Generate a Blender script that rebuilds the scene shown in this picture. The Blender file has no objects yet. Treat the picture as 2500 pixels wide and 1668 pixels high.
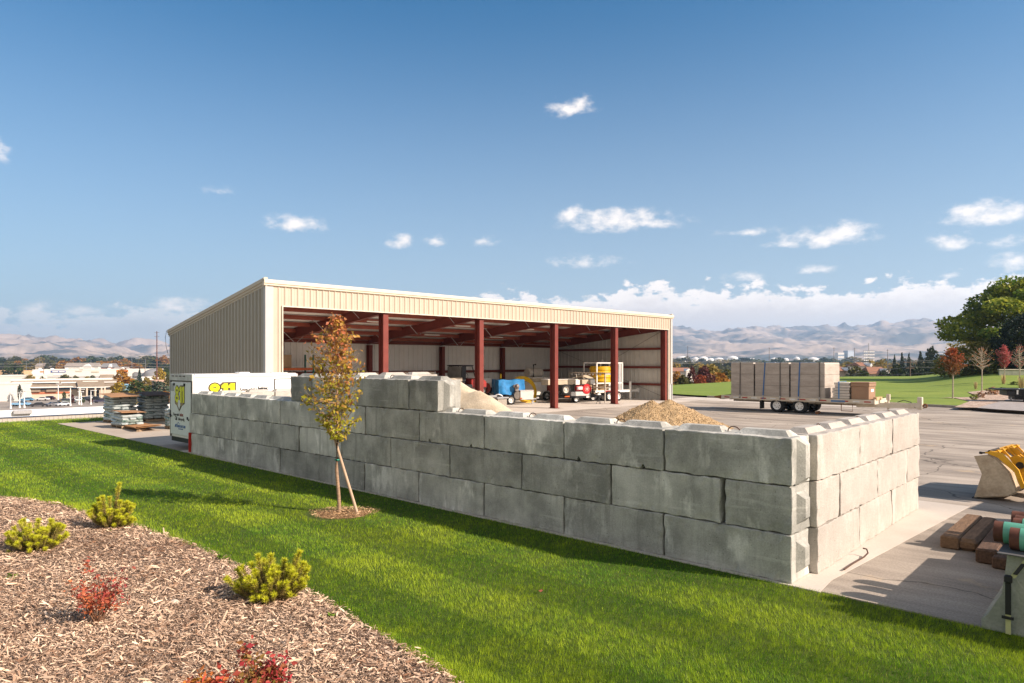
import bpy, bmesh, math, random
import numpy as np
from mathutils import Vector, Matrix, noise
R = math.radians
rnd = random.Random(7)
S = bpy.context.scene
C = S.collection

# ------------------------------------------------------------------ camera
CAMZ, F, HZ, CX = 2.78, 1665.0, 885.0, 1250.0
cd = bpy.data.cameras.new('camera'); cam = bpy.data.objects.new('camera', cd); C.objects.link(cam)
cam.location = (0, 0, CAMZ); cam.rotation_euler = (R(90), 0, 0)
cd.sensor_width = 36; cd.lens = 36 * F / 2500; cd.shift_y = (HZ - 834) / 2500
cd.clip_start = .1; cd.clip_end = 40000
S.camera = cam
# ------------------------------------------------------------------ sun, exposure
SUN_AZ = (.92, -.39); SUN_EL = R(31.5)
sx, sy = SUN_AZ; n_ = math.hypot(sx, sy); sx /= n_; sy /= n_
sd = Vector((sx * math.cos(SUN_EL), sy * math.cos(SUN_EL), math.sin(SUN_EL)))
ld = bpy.data.lights.new('sun', 'SUN'); sun = bpy.data.objects.new('sun', ld); C.objects.link(sun)
ld.energy = 5; ld.angle = R(.5); ld.color = (1, .835, .705)
sun.rotation_euler = sd.to_track_quat('Z', 'Y').to_euler(); sun.location = (20, -20, 40)
S.view_settings.view_transform = 'Standard'; S.view_settings.look = 'None'
S.view_settings.exposure = .86; S.view_settings.gamma = 1; S.view_settings.use_curve_mapping = False
# ------------------------------------------------------------------ sky with clouds (a function of direction only)
world = bpy.data.worlds.new('World'); S.world = world; world.use_nodes = True
nt = world.node_tree; nt.nodes.clear()
def NN(t, **k):
    n = nt.nodes.new(t)
    for a, b in k.items(): setattr(n, a, b)
    return n
def M_(op, a, b=None, c=None, clamp=False):
    n = NN('ShaderNodeMath', operation=op); n.use_clamp = clamp
    for i, x in enumerate((a, b, c)):
        if x is None: continue
        if isinstance(x, (int, float)): n.inputs[i].default_value = x
        else: nt.links.new(x, n.inputs[i])
    return n.outputs[0]
sky = NN('ShaderNodeTexSky', sky_type='NISHITA'); sky.sun_disc = False
sky.sun_elevation = SUN_EL; sky.sun_rotation = math.atan2(sx, sy)
sky.altitude = 900; sky.air_density = 1.0; sky.dust_density = .5; sky.ozone_density = 1.6
tc = NN('ShaderNodeTexCoord'); sep = NN('ShaderNodeSeparateXYZ'); nt.links.new(tc.outputs['Generated'], sep.inputs[0])
az = M_('ARCTAN2', sep.outputs[0], sep.outputs[1]); el = M_('ARCSINE', sep.outputs[2])
comb = NN('ShaderNodeCombineXYZ'); nt.links.new(az, comb.inputs[0]); nt.links.new(M_('MULTIPLY', el, 1.7), comb.inputs[1])
def fbm(scale, detail, rough=.58, off=0.):
    n = NN('ShaderNodeTexNoise'); n.inputs['Scale'].default_value = scale; n.inputs['Detail'].default_value = detail
    n.inputs['Roughness'].default_value = rough
    if off:
        m = NN('ShaderNodeVectorMath', operation='ADD'); m.inputs[1].default_value = (off, off * .7, off * 1.3)
        nt.links.new(comb.outputs[0], m.inputs[0]); nt.links.new(m.outputs[0], n.inputs['Vector'])
    else: nt.links.new(comb.outputs[0], n.inputs['Vector'])
    return n.outputs['Fac']
n1 = fbm(34, 9); n2 = fbm(9, 5, .5, 3.1); n3 = fbm(70, 6, .6, 7.7)
# (px, py, half width, half height, strength) of each cumulus in the photo, turned into directions
CL = [(1386,268,62,22,.62),(1412,258,40,22,.5),(1490,543,120,34,1.05),(1392,528,36,26,.8),(1575,545,95,24,.75),(722,551,72,24,.8),(978,592,34,20,.72),(1060,592,34,17,.65),
      (1185,590,40,12,.35),(1432,642,85,18,.6),(2010,585,120,28,.85),(2060,568,80,26,.9),(1930,597,60,14,.6),(2420,525,130,36,1.),(2360,515,60,20,.7),(2320,593,58,26,.85),
      (2450,590,60,20,.6),(2470,645,60,26,.9),(1812,677,48,14,.65),(1990,662,48,13,.6),(2315,673,26,10,.6),(1820,569,70,9,.25),(525,470,30,9,.2),
      (430,752,62,26,.85),(470,745,50,20,.6),(210,762,90,20,.5),(90,755,70,18,.42),(330,770,70,24,.45),(40,800,90,26,.4),(225,800,110,20,.4),(0,365,26,36,.42)]
acc = None
for (px, py, hw, hh, st) in CL:
    x = (px - CX) / F; z = (HZ - py) / F
    a = math.atan2(x, 1); e = math.atan2(z, math.hypot(x, 1)); f = 1 / math.sqrt(1 + x * x)
    dx = M_('MULTIPLY', M_('SUBTRACT', az, a), F * (1 + x * x) / hw)
    dy = M_('MULTIPLY', M_('SUBTRACT', el, e), 1 / (hh / F * f))
    # flat bases: the lower half falls off faster
    dy = M_('MAXIMUM', dy, M_('MULTIPLY', dy, -1.5))
    r2 = M_('ADD', M_('MULTIPLY', dx, dx), M_('MULTIPLY', dy, dy))
    v = M_('MULTIPLY', M_('SUBTRACT', 1.12, M_('SQRT', r2)), st)
    acc = v if acc is None else M_('MAXIMUM', acc, v)
puff = M_('ADD', M_('MULTIPLY', M_('SUBTRACT', n1, .5), 4.2), M_('MULTIPLY', M_('SUBTRACT', n3, .5), 1.3))
def smooth(x, lo, hi):
    n = NN('ShaderNodeMapRange'); n.interpolation_type = 'SMOOTHSTEP'; n.inputs[1].default_value = lo; n.inputs[2].default_value = hi
    nt.links.new(x, n.inputs[0]); return n.outputs[0]
m1 = smooth(M_('ADD', M_('MULTIPLY', acc, 1.6), puff), -.2, 1.9)
m1 = M_('MULTIPLY', m1, M_('MULTIPLY', smooth(acc, -.35, .25), .95))
# the cumulus bank above the hills: higher on the right
top = M_('ADD', M_('ADD', .066, M_('MULTIPLY', smooth(az, -.30, .12), .034)), M_('ADD', M_('MULTIPLY', M_('SUBTRACT', n2, .5), .075), M_('ADD', M_('MULTIPLY', M_('SUBTRACT', n1, .5), .085), M_('MULTIPLY', M_('SUBTRACT', n3, .5), .03))))
bank = M_('MULTIPLY', M_('SUBTRACT', top, el), 75)
m2 = M_('MULTIPLY', smooth(bank, -.15, .75), M_('ADD', .50, M_('MULTIPLY', smooth(az, -.30, .0), .48)))
# unseen bright cloud added behind the camera, warm fill light for shaded faces
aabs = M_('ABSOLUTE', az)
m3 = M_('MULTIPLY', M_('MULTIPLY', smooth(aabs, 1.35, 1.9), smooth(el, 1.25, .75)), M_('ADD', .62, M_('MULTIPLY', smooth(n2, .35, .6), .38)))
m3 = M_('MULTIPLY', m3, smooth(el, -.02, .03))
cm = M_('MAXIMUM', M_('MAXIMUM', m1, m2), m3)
ccol = NN('ShaderNodeMix', data_type='RGBA'); ccol.inputs[6].default_value = (8.8, 7.9, 7.5, 1); ccol.inputs[7].default_value = (11.5, 10.4, 9.6, 1)
nt.links.new(smooth(M_('ADD', bank, M_('MULTIPLY', M_('SUBTRACT', .5, n1), 6.)), 2.9, .4), ccol.inputs[0])
skyv = NN('ShaderNodeMix', data_type='RGBA', blend_type='MULTIPLY'); skyv.inputs[0].default_value = 1; skyv.inputs[7].default_value = (.20, .87, 1.16, 1)
nt.links.new(sky.outputs[0], skyv.inputs[6])
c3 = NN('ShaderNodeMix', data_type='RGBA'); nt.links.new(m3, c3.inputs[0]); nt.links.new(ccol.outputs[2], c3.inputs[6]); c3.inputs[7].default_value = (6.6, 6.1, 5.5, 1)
pale = NN('ShaderNodeMix', data_type='RGBA'); pale.inputs[7].default_value = (5.5, 5.75, 6.0, 1); nt.links.new(skyv.outputs[2], pale.inputs[6])
nt.links.new(M_('MULTIPLY', M_('POWER', M_('SUBTRACT', 1, M_('MULTIPLY', el, 1.9), clamp=True), 1.55), .93), pale.inputs[0])
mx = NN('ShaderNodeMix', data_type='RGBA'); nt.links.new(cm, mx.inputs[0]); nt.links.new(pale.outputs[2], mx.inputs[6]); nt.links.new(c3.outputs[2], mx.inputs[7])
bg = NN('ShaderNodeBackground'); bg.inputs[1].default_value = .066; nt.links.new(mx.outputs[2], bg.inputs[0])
wo = NN('ShaderNodeOutputWorld'); nt.links.new(bg.outputs[0], wo.inputs[0])
S.cycles.max_bounces = 6; S.cycles.diffuse_bounces = 4; S.cycles.glossy_bounces = 2; S.cycles.transmission_bounces = 3
S.cycles.transparent_max_bounces = 8; S.cycles.volume_bounces = 1; S.cycles.caustics_reflective = False; S.cycles.caustics_refractive = False
S.cycles.use_denoising = True

# ------------------------------------------------------------------ frames: the yard's axes
A = (3.51, 8.53); UX, UY = -.732, .681            # wall corner, direction of the long wall; v is square to it
RZ = math.atan2(-UY, -UX)                         # local x = -u, local y = v
def W(u, v, z=0): return Vector((A[0] + UX * u + UY * v, A[1] + UY * u - UX * v, z))
def G(px, py, z=0.):                              # photo pixel of a point at height z -> place on the ground
    y = F * (CAMZ - z) / (py - HZ); return Vector(((px - CX) / F * y, y, z))
def D(px, y, z=0.): return Vector(((px - CX) / F * y, y, z))
def HT(py, y): return CAMZ + (HZ - py) / F * y    # height seen at row py at distance y
TOWN = -12.0
# ------------------------------------------------------------------ helpers
def tag(o, label=None, cat=None, group=None, kind=None):
    if label: o['label'] = label
    if cat: o['category'] = cat
    if group: o['group'] = group
    if kind: o['kind'] = kind
    return o
def thing(name, label, cat, loc=(0, 0, 0), rz=0., group=None):
    o = bpy.data.objects.new(name, None); C.objects.link(o); o.empty_display_size = .2
    o.location = loc; o.rotation_euler = (0, 0, rz); return tag(o, label, cat, group)
def copy_tree(o, parent=None):
    c = o.copy(); C.objects.link(c); c.parent = parent
    for ch in list(o.children): copy_tree(ch, c)
    return c
ORD = ['first','second','third','fourth','fifth','sixth','seventh','eighth','ninth','tenth','eleventh','twelfth','thirteenth','fourteenth','fifteenth','sixteenth','seventeenth','eighteenth','nineteenth','twentieth','twenty-first','twenty-second','twenty-third','twenty-fourth','twenty-fifth','twenty-sixth','twenty-seventh','twenty-eighth','twenty-ninth','thirtieth']
class MB:
    def __init__(s): s.v = []; s.f = []; s.m = []; s.cur = 0; s.T = Matrix.Identity(4)
    def add(s, vs, fs):
        b = len(s.v); s.v += [tuple(s.T @ Vector(p)) for p in vs]; s.f += [tuple(b + i for i in f) for f in fs]; s.m += [s.cur] * len(fs); return s
    def box(s, x0, x1, y0, y1, z0, z1):
        return s.add([(x0,y0,z0),(x1,y0,z0),(x1,y1,z0),(x0,y1,z0),(x0,y0,z1),(x1,y0,z1),(x1,y1,z1),(x0,y1,z1)],
                     [(0,3,2,1),(4,5,6,7),(0,1,5,4),(1,2,6,5),(2,3,7,6),(3,0,4,7)])
    def cbox(s, c, d, rot=None, b=0.):      # centre, dims, optional euler; b = chamfer of the four upright and top edges
        x, y, z = d[0] / 2, d[1] / 2, d[2] / 2; b = min(b, x * .9, y * .9, z * .9)
        Mx = Matrix.Translation(c) @ ((Matrix.Rotation(rot[2],4,'Z') @ Matrix.Rotation(rot[1],4,'Y') @ Matrix.Rotation(rot[0],4,'X')) if rot else Matrix.Identity(4))
        if b <= 0:
            vs = [(i, j, k) for k in (-z, z) for (i, j) in ((-x,-y),(x,-y),(x,y),(-x,y))]
            fs = [(0,3,2,1),(4,5,6,7),(0,1,5,4),(1,2,6,5),(2,3,7,6),(3,0,4,7)]
        else:
            def ring(k, q): 
                X, Y = x - q, y - q; bb = b * .7
                return [(-X+bb,-Y,k),(X-bb,-Y,k),(X,-Y+bb,k),(X,Y-bb,k),(X-bb,Y,k),(-X+bb,Y,k),(-X,Y-bb,k),(-X,-Y+bb,k)]
            vs = ring(-z, b) + ring(-z + b, 0) + ring(z - b, 0) + ring(z, b)
            fs = [tuple(range(7, -1, -1)), tuple(range(24, 32))]
            for r in range(3): fs += [(r*8+i, r*8+(i+1)%8, r*8+8+(i+1)%8, r*8+8+i) for i in range(8)]
        return s.add([tuple(Mx @ Vector(p)) for p in vs], fs)
    def cyl(s, p0, p1, r0, r1=None, n=12, cap=True):
        p0, p1 = Vector(p0), Vector(p1); r1 = r0 if r1 is None else r1; d = (p1 - p0)
        q = d.to_track_quat('Z', 'Y').to_matrix() if d.length > 1e-9 else Matrix.Identity(3)
        vs = []
        for p, r in ((p0, r0), (p1, r1)):
            vs += [tuple(p + q @ Vector((r * math.cos(2*math.pi*i/n), r * math.sin(2*math.pi*i/n), 0))) for i in range(n)]
        fs = [(i, (i+1)%n, n+(i+1)%n, n+i) for i in range(n)]
        if cap: fs += [tuple(range(n-1, -1, -1)), tuple(range(n, 2*n))]
        return s.add(vs, fs)
    def tube(s, pts, r, n=8, closed=False):
        pts = [Vector(p) for p in pts]; m = len(pts); vs = []; up = Vector((0, 0, 1))
        for i, p in enumerate(pts):
            a = pts[(i-1) % m] if (closed or i > 0) else p; b = pts[(i+1) % m] if (closed or i < m-1) else p
            t = (b - a).normalized(); x = t.cross(up)
            if x.length < 1e-3: x = t.cross(Vector((1, 0, 0)))
            x.normalize(); y = t.cross(x); rr = r[i] if isinstance(r, (list, tuple)) else r
            vs += [tuple(p + x * rr * math.cos(2*math.pi*k/n) + y * rr * math.sin(2*math.pi*k/n)) for k in range(n)]
        fs = []
        for i in range(m if closed else m - 1):
            j = (i + 1) % m; fs += [(i*n+k, j*n+k, j*n+(k+1)%n, i*n+(k+1)%n) for k in range(n)]
        if not closed: fs += [tuple(range(n)), tuple(range((m-1)*n+n-1, (m-1)*n-1, -1))]
        return s.add(vs, fs)
    def prism(s, out, o, ax, ay, az_):      # outline (a,b) in plane ax,ay at origin o, extruded by vector az_
        o, ax, ay, az_ = Vector(o), Vector(ax), Vector(ay), Vector(az_); n = len(out)
        v0 = [o + ax * a + ay * b for a, b in out]; vs = [tuple(p) for p in v0] + [tuple(p + az_) for p in v0]
        fs = [tuple(range(n-1, -1, -1)), tuple(range(n, 2*n))] + [(i, (i+1)%n, n+(i+1)%n, n+i) for i in range(n)]
        return s.add(vs, fs)
    def lathe(s, prof, c=(0,0,0), ax=(0,0,1), n=24):
        q = Vector(ax).to_track_quat('Z', 'Y').to_matrix(); c = Vector(c); vs = []; m = len(prof)
        for r, h in prof: vs += [tuple(c + q @ Vector((r*math.cos(2*math.pi*k/n), r*math.sin(2*math.pi*k/n), h))) for k in range(n)]
        fs = [(i*n+k, i*n+(k+1)%n, (i+1)*n+(k+1)%n, (i+1)*n+k) for i in range(m-1) for k in range(n)]
        return s.add(vs, fs)
    def build(s, name, mats, parent=None, smooth=False, bevel=0.):
        me = bpy.data.meshes.new(name); me.from_pydata(s.v, [], s.f)
        mats = mats if isinstance(mats, (list, tuple)) else [mats]
        for m in mats: me.materials.append(m)
        if len(mats) > 1: me.polygons.foreach_set('material_index', s.m)
        bm = bmesh.new(); bm.from_mesh(me); bmesh.ops.recalc_face_normals(bm, faces=bm.faces)
        if bevel: bmesh.ops.bevel(bm, geom=[e for e in bm.edges if len(e.link_faces) == 2 and e.calc_face_angle(0) > .6], offset=bevel, segments=2, affect='EDGES', clamp_overlap=True)
        bm.to_mesh(me); bm.free()
        if smooth: me.polygons.foreach_set('use_smooth', [True] * len(me.polygons)); 
        if smooth:
            try: me.set_sharp_from_angle(angle=R(40))
            except Exception: pass
        o = bpy.data.objects.new(name, me); C.objects.link(o); o.parent = parent; return o
def npmesh(name, V, Fq, mat_, parent=None, col=None, smooth=False):
    """many small faces at once: V (n,3), Fq (m,k)"""
    me = bpy.data.meshes.new(name); V = np.asarray(V, np.float32); Fq = np.asarray(Fq, np.int32); m, k = Fq.shape
    me.vertices.add(len(V)); me.vertices.foreach_set('co', V.ravel())
    me.loops.add(m * k); me.loops.foreach_set('vertex_index', Fq.ravel())
    me.polygons.add(m); me.polygons.foreach_set('loop_start', np.arange(0, m * k, k, dtype=np.int32))
    try: me.polygons.foreach_set('loop_total', np.full(m, k, dtype=np.int32))
    except Exception: pass
    me.update(calc_edges=True)
    if col is not None:
        a = me.color_attributes.new('hue', 'FLOAT_COLOR', 'POINT'); a.data.foreach_set('color', np.asarray(col, np.float32).ravel())
    for mm in (mat_ if isinstance(mat_, (list, tuple)) else [mat_]): me.materials.append(mm)
    if smooth: me.polygons.foreach_set('use_smooth', np.ones(m, bool))
    o = bpy.data.objects.new(name, me); C.objects.link(o); o.parent = parent; return o

# ------------------------------------------------------------------ materials
MAT = {}
def mat(name, col, rough=.75, var=.18, scale=3., detail=5, metal=0., bump=0., bscale=60., col2=None, fine=.0, trans=0., spec=.3, stretch=None, coat=0., world_=False, objvar=0.):
    if name in MAT: return MAT[name]
    m = bpy.data.materials.new(name); m.use_nodes = True; t = m.node_tree; b = t.nodes['Principled BSDF']
    def nn(k): return t.nodes.new(k)
    L = t.links.new
    b.inputs['Roughness'].default_value = rough; b.inputs['Metallic'].default_value = metal
    b.inputs['Specular IOR Level'].default_value = spec
    if coat: b.inputs['Coat Weight'].default_value = coat; b.inputs['Coat Roughness'].default_value = .15
    if world_: vec = nn('ShaderNodeNewGeometry').outputs['Position']
    else:
        tcn = nn('ShaderNodeTexCoord'); oi = nn('ShaderNodeObjectInfo'); mu = nn('ShaderNodeMath'); mu.operation = 'MULTIPLY'; mu.inputs[1].default_value = 57.
        L(oi.outputs['Random'], mu.inputs[0]); ad = nn('ShaderNodeVectorMath'); ad.operation = 'ADD'
        L(tcn.outputs['Object'], ad.inputs[0]); L(mu.outputs[0], ad.inputs[1]); vec = ad.outputs[0]
    if stretch:
        mp = nn('ShaderNodeVectorMath'); mp.operation = 'MULTIPLY'; mp.inputs[1].default_value = stretch; L(vec, mp.inputs[0]); vec = mp.outputs[0]
    no = nn('ShaderNodeTexNoise'); no.inputs['Scale'].default_value = scale; no.inputs['Detail'].default_value = detail; no.inputs['Roughness'].default_value = .62
    L(vec, no.inputs['Vector'])
    rp = nn('ShaderNodeMapRange'); rp.inputs[1].default_value = .32; rp.inputs[2].default_value = .68; L(no.outputs['Fac'], rp.inputs[0])
    mix = nn('ShaderNodeMix'); mix.data_type = 'RGBA'; c2 = col2 or tuple(min(1, c * (1 + var)) for c in col); c1 = col if col2 else tuple(c * (1 - var) for c in col)
    mix.inputs[6].default_value = (*c1, 1); mix.inputs[7].default_value = (*c2, 1); L(rp.outputs[0], mix.inputs[0]); out = mix.outputs[2]
    if fine:
        n2_ = nn('ShaderNodeTexNoise'); n2_.inputs['Scale'].default_value = bscale; n2_.inputs['Detail'].default_value = 3; L(vec, n2_.inputs['Vector'])
        mr = nn('ShaderNodeMapRange'); mr.inputs[1].default_value = .3; mr.inputs[2].default_value = .7; mr.inputs[3].default_value = 1 - fine; mr.inputs[4].default_value = 1 + fine; L(n2_.outputs['Fac'], mr.inputs[0])
        ml = nn('ShaderNodeMix'); ml.data_type = 'RGBA'; ml.blend_type = 'MULTIPLY'; ml.inputs[0].default_value = 1; L(out, ml.inputs[6]); L(mr.outputs[0], ml.inputs[7]); out = ml.outputs[2]
    if objvar:
        oj = nn('ShaderNodeObjectInfo'); mo = nn('ShaderNodeMapRange'); mo.inputs[3].default_value = 1 - objvar; mo.inputs[4].default_value = 1 + objvar; L(oj.outputs['Random'], mo.inputs[0])
        mq = nn('ShaderNodeMix'); mq.data_type = 'RGBA'; mq.blend_type = 'MULTIPLY'; mq.inputs[0].default_value = 1; L(out, mq.inputs[6]); L(mo.outputs[0], mq.inputs[7]); out = mq.outputs[2]
    L(out, b.inputs['Base Color'])
    if trans:
        tb = nn('ShaderNodeBsdfTranslucent'); L(out, tb.inputs[0]); ms = nn('ShaderNodeMixShader'); ms.inputs[0].default_value = trans
        L(b.outputs[0], ms.inputs[1]); L(tb.outputs[0], ms.inputs[2]); L(ms.outputs[0], t.nodes['Material Output'].inputs[0])
    if bump:
        nb = nn('ShaderNodeTexNoise'); nb.inputs['Scale'].default_value = bscale; nb.inputs['Detail'].default_value = 4; L(vec, nb.inputs['Vector'])
        bp = nn('ShaderNodeBump'); bp.inputs['Strength'].default_value = bump; bp.inputs['Distance'].default_value = .02; L(nb.outputs['Fac'], bp.inputs['Height']); L(bp.outputs[0], b.inputs['Normal'])
    MAT[name] = m; return m
def leafmat(name, c1, c2, trans=.35, rough=.6):
    """colour per leaf from the mesh attribute 'hue' (x: mix, y: brightness)"""
    if name in MAT: return MAT[name]
    m = bpy.data.materials.new(name); m.use_nodes = True; t = m.node_tree; b = t.nodes['Principled BSDF']; L = t.links.new
    b.inputs['Roughness'].default_value = rough; b.inputs['Specular IOR Level'].default_value = .25
    at = t.nodes.new('ShaderNodeAttribute'); at.attribute_name = 'hue'; sp = t.nodes.new('ShaderNodeSeparateColor'); L(at.outputs['Color'], sp.inputs[0])
    mix = t.nodes.new('ShaderNodeMix'); mix.data_type = 'RGBA'; mix.inputs[6].default_value = (*c1, 1); mix.inputs[7].default_value = (*c2, 1); L(sp.outputs[0], mix.inputs[0])
    ml = t.nodes.new('ShaderNodeMix'); ml.data_type = 'RGBA'; ml.blend_type = 'MULTIPLY'; ml.inputs[0].default_value = 1; L(mix.outputs[2], ml.inputs[6])
    mr = t.nodes.new('ShaderNodeMapRange'); mr.inputs[3].default_value = .6; mr.inputs[4].default_value = 1.4; L(sp.outputs[1], mr.inputs[0]); L(mr.outputs[0], ml.inputs[7])
    L(ml.outputs[2], b.inputs['Base Color'])
    if trans:
        tb = t.nodes.new('ShaderNodeBsdfTranslucent'); L(ml.outputs[2], tb.inputs[0]); ms = t.nodes.new('ShaderNodeMixShader'); ms.inputs[0].default_value = trans
        L(b.outputs[0], ms.inputs[1]); L(tb.outputs[0], ms.inputs[2]); L(ms.outputs[0], t.nodes['Material Output'].inputs[0])
    MAT[name] = m; return m
def cast_concrete(name, dark, mid, pale, objvar, stain):
    m = bpy.data.materials.new(name); m.use_nodes = True; t = m.node_tree; b = t.nodes['Principled BSDF']; L = t.links.new
    def nn(k, **kw):
        n = t.nodes.new(k)
        for a, v in kw.items(): setattr(n, a, v)
        return n
    b.inputs['Roughness'].default_value = .9; b.inputs['Specular IOR Level'].default_value = .25
    tcn = nn('ShaderNodeTexCoord'); oi = nn('ShaderNodeObjectInfo'); mu = nn('ShaderNodeMath', operation='MULTIPLY'); mu.inputs[1].default_value = 91.; L(oi.outputs['Random'], mu.inputs[0]); ad = nn('ShaderNodeVectorMath', operation='ADD'); L(tcn.outputs['Object'], ad.inputs[0]); L(mu.outputs[0], ad.inputs[1])
    def noi(sc, det, st=None, ro=.6):
        v = ad.outputs[0]
        if st: q = nn('ShaderNodeVectorMath', operation='MULTIPLY'); q.inputs[1].default_value = st; L(v, q.inputs[0]); v = q.outputs[0]
        n = nn('ShaderNodeTexNoise'); n.inputs['Scale'].default_value = sc; n.inputs['Detail'].default_value = det; n.inputs['Roughness'].default_value = ro; L(v, n.inputs['Vector']); return n.outputs['Fac']
    def mr(x, a, c, lo=0., hi=1.):
        n = nn('ShaderNodeMapRange'); n.inputs[1].default_value = a; n.inputs[2].default_value = c; n.inputs[3].default_value = lo; n.inputs[4].default_value = hi; L(x, n.inputs[0]); return n.outputs[0]
    def mixc(f, a, c, bt='MIX'):
        n = nn('ShaderNodeMix', data_type='RGBA', blend_type=bt)
        if isinstance(f, float): n.inputs[0].default_value = f
        else: L(f, n.inputs[0])
        for k, x in ((6, a), (7, c)):
            if isinstance(x, tuple): n.inputs[k].default_value = (*x, 1)
            else: L(x, n.inputs[k])
        return n.outputs[2]
    c = mixc(mr(noi(1.6, 9), .36, .64), dark, mid)
    c = mixc(mr(noi(2.3, 7, (1, 1, .45)), .56, .66, 0, stain), c, pale)          # bloom
    c = mixc(mr(noi(5., 6, (1.6, 1.6, .16)), .52, .70, 0, stain), c, dark)         # runs of dirty water
    c = mixc(mr(noi(3., 5, (.25, .25, 3.2)), .60, .70, 0, stain * .4), c, pale)    # pour lines
    vo = nn('ShaderNodeTexVoronoi'); vo.inputs['Scale'].default_value = 17.; L(ad.outputs[0], vo.inputs['Vector']); hole = mr(vo.outputs['Distance'], .07, .13, .35, 1.)
    hm_ = mr(noi(2.7, 3), .5, .56); c = mixc(hm_, c, mixc(1.0, c, hole, 'MULTIPLY'))
    c = mixc(1.0, c, mr(noi(48., 4), .3, .7, .86, 1.14), 'MULTIPLY'); c = mixc(1.0, c, mr(oi.outputs['Random'], 0, 1, 1 - objvar, 1 + objvar), 'MULTIPLY'); L(c, b.inputs['Base Color'])
    bp = nn('ShaderNodeBump'); bp.inputs['Strength'].default_value = .35; bp.inputs['Distance'].default_value = .015; h = nn('ShaderNodeMath', operation='ADD'); L(noi(40., 5), h.inputs[0]); L(hole, h.inputs[1]); L(h.outputs[0], bp.inputs['Height']); L(bp.outputs[0], b.inputs['Normal'])
    MAT[name] = m; return m
conc_old = cast_concrete('old_concrete', (.26,.26,.235), (.475,.47,.425), (.66,.65,.595), .25, .75)
conc_new = cast_concrete('pale_concrete', (.375,.345,.305), (.455,.42,.375), (.53,.495,.445), .06, .6)
conc_slab = mat('slab_concrete', (.48, .43, .37), .9, scale=.5, col2=(.60, .545, .475), bump=.1, bscale=30, fine=.05, detail=8, world_=True)
rebar = mat('rusty_rebar', (.09, .05, .035), .8)
red_steel = mat('red_primer_steel', (.17, .036, .026), .5, var=.15, scale=2)
dk_rubber = mat('tyre_rubber', (.02, .02, .021), .85, var=.3)
wht = mat('white_paint', (.78, .77, .74), .45, var=.05, scale=1.2)
offw = mat('off_white_paint', (.62, .59, .53), .55, var=.12)
steel = mat('galvanised_steel', (.42, .42, .42), .45, var=.15, metal=.6, scale=6)
alu = mat('bare_aluminium', (.68, .66, .63), .38, var=.12, metal=.45, scale=4)
blk = mat('black_paint', (.018, .018, .02), .5, var=.2)
tan_metal = mat('tan_wall_metal', (.50, .42, .335), .5, var=.04, scale=1)
grey_trim = mat('grey_trim_metal', (.44, .44, .43), .45, var=.05)
wood = mat('weathered_timber', (.20, .12, .07), .85, var=.35, scale=9, stretch=(.3, 2, 2))
ply = mat('plywood', (.36, .19, .085), .75, var=.2, scale=4)
bluet = mat('blue_strap', (.03, .13, .34), .6)
# ================================================================== SETTING
# town plain to the horizon
gm = mat('town_ground', (.20, .18, .13), .95, scale=.012, col2=(.30, .25, .19), world_=True, detail=8)
o = MB().add([(-30000,-2000,TOWN),(30000,-2000,TOWN),(30000,30000,TOWN),(-30000,30000,TOWN)], [(0,1,2,3)]).build('ground', gm); tag(o, kind='structure')
# plateau: soil body under yard and lawns (sides slope down to the town)
rim = [W(35.5,-40), W(36.2,-8), W(35.6,2), W(36,14), W(46,24), W(50,44), D(1650,80), D(1790,93), D(1920,106), D(2065,122), D(2210,124), D(2330,126), D(2600,120), W(-70,44), W(-70,-40)]
soil = mat('soil', (.16, .13, .08), .95)
def ringmesh(name, poly, z, m, drop=None, out=14):
    mb = MB(); n = len(poly); mb.add([(p.x, p.y, z) for p in poly], [tuple(range(n))])
    if drop is not None:
        c = sum((Vector((p.x, p.y)) for p in poly), Vector((0, 0))) / n
        vs = [(p.x, p.y, z) for p in poly]
        for p in poly:
            d = (Vector((p.x, p.y)) - c).normalized() * out; vs.append((p.x + d.x, p.y + d.y, drop))
        mb.add(vs, [(i, n + i, n + (i+1)%n, (i+1)%n) for i in range(n)])
    return mb.build(name, m)
lawnm = mat('lawn_ground', (.04, .07, .008), .95, scale=.8, col2=(.075, .10, .014), world_=True, detail=6)
far_lawnm = mat('far_lawn_ground', (.14, .215, .026), .95, scale=.16, col2=(.215, .27, .04), world_=True, detail=9, bump=.6, bscale=9, fine=.22, stretch=(.45, 1.6, 1))
o = ringmesh('terrain', rim, -.10, soil, TOWN, 22); tag(o, kind='structure')
# lawn sheet (near): everything on the camera's side of the wall line, and beyond the pad on the left
YL = -.03
def sheet(name, pts, z, m, kind='structure'):
    n = len(pts); o = MB().add([(p.x, p.y, z) for p in pts] + [(p.x, p.y, z - .09) for p in pts],
        [tuple(range(n))] + [(i, (i+1)%n, n+(i+1)%n, n+i) for i in range(n)]).build(name, m); return tag(o, kind=kind)
lawn_poly = [W(-60,-35), W(-60,YL), W(33,YL), W(33,12), W(35.8,13.5), W(35.4,2), W(36,-8), W(35.3,-35)]
sheet('lawn', lawn_poly, -.012, lawnm)
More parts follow.
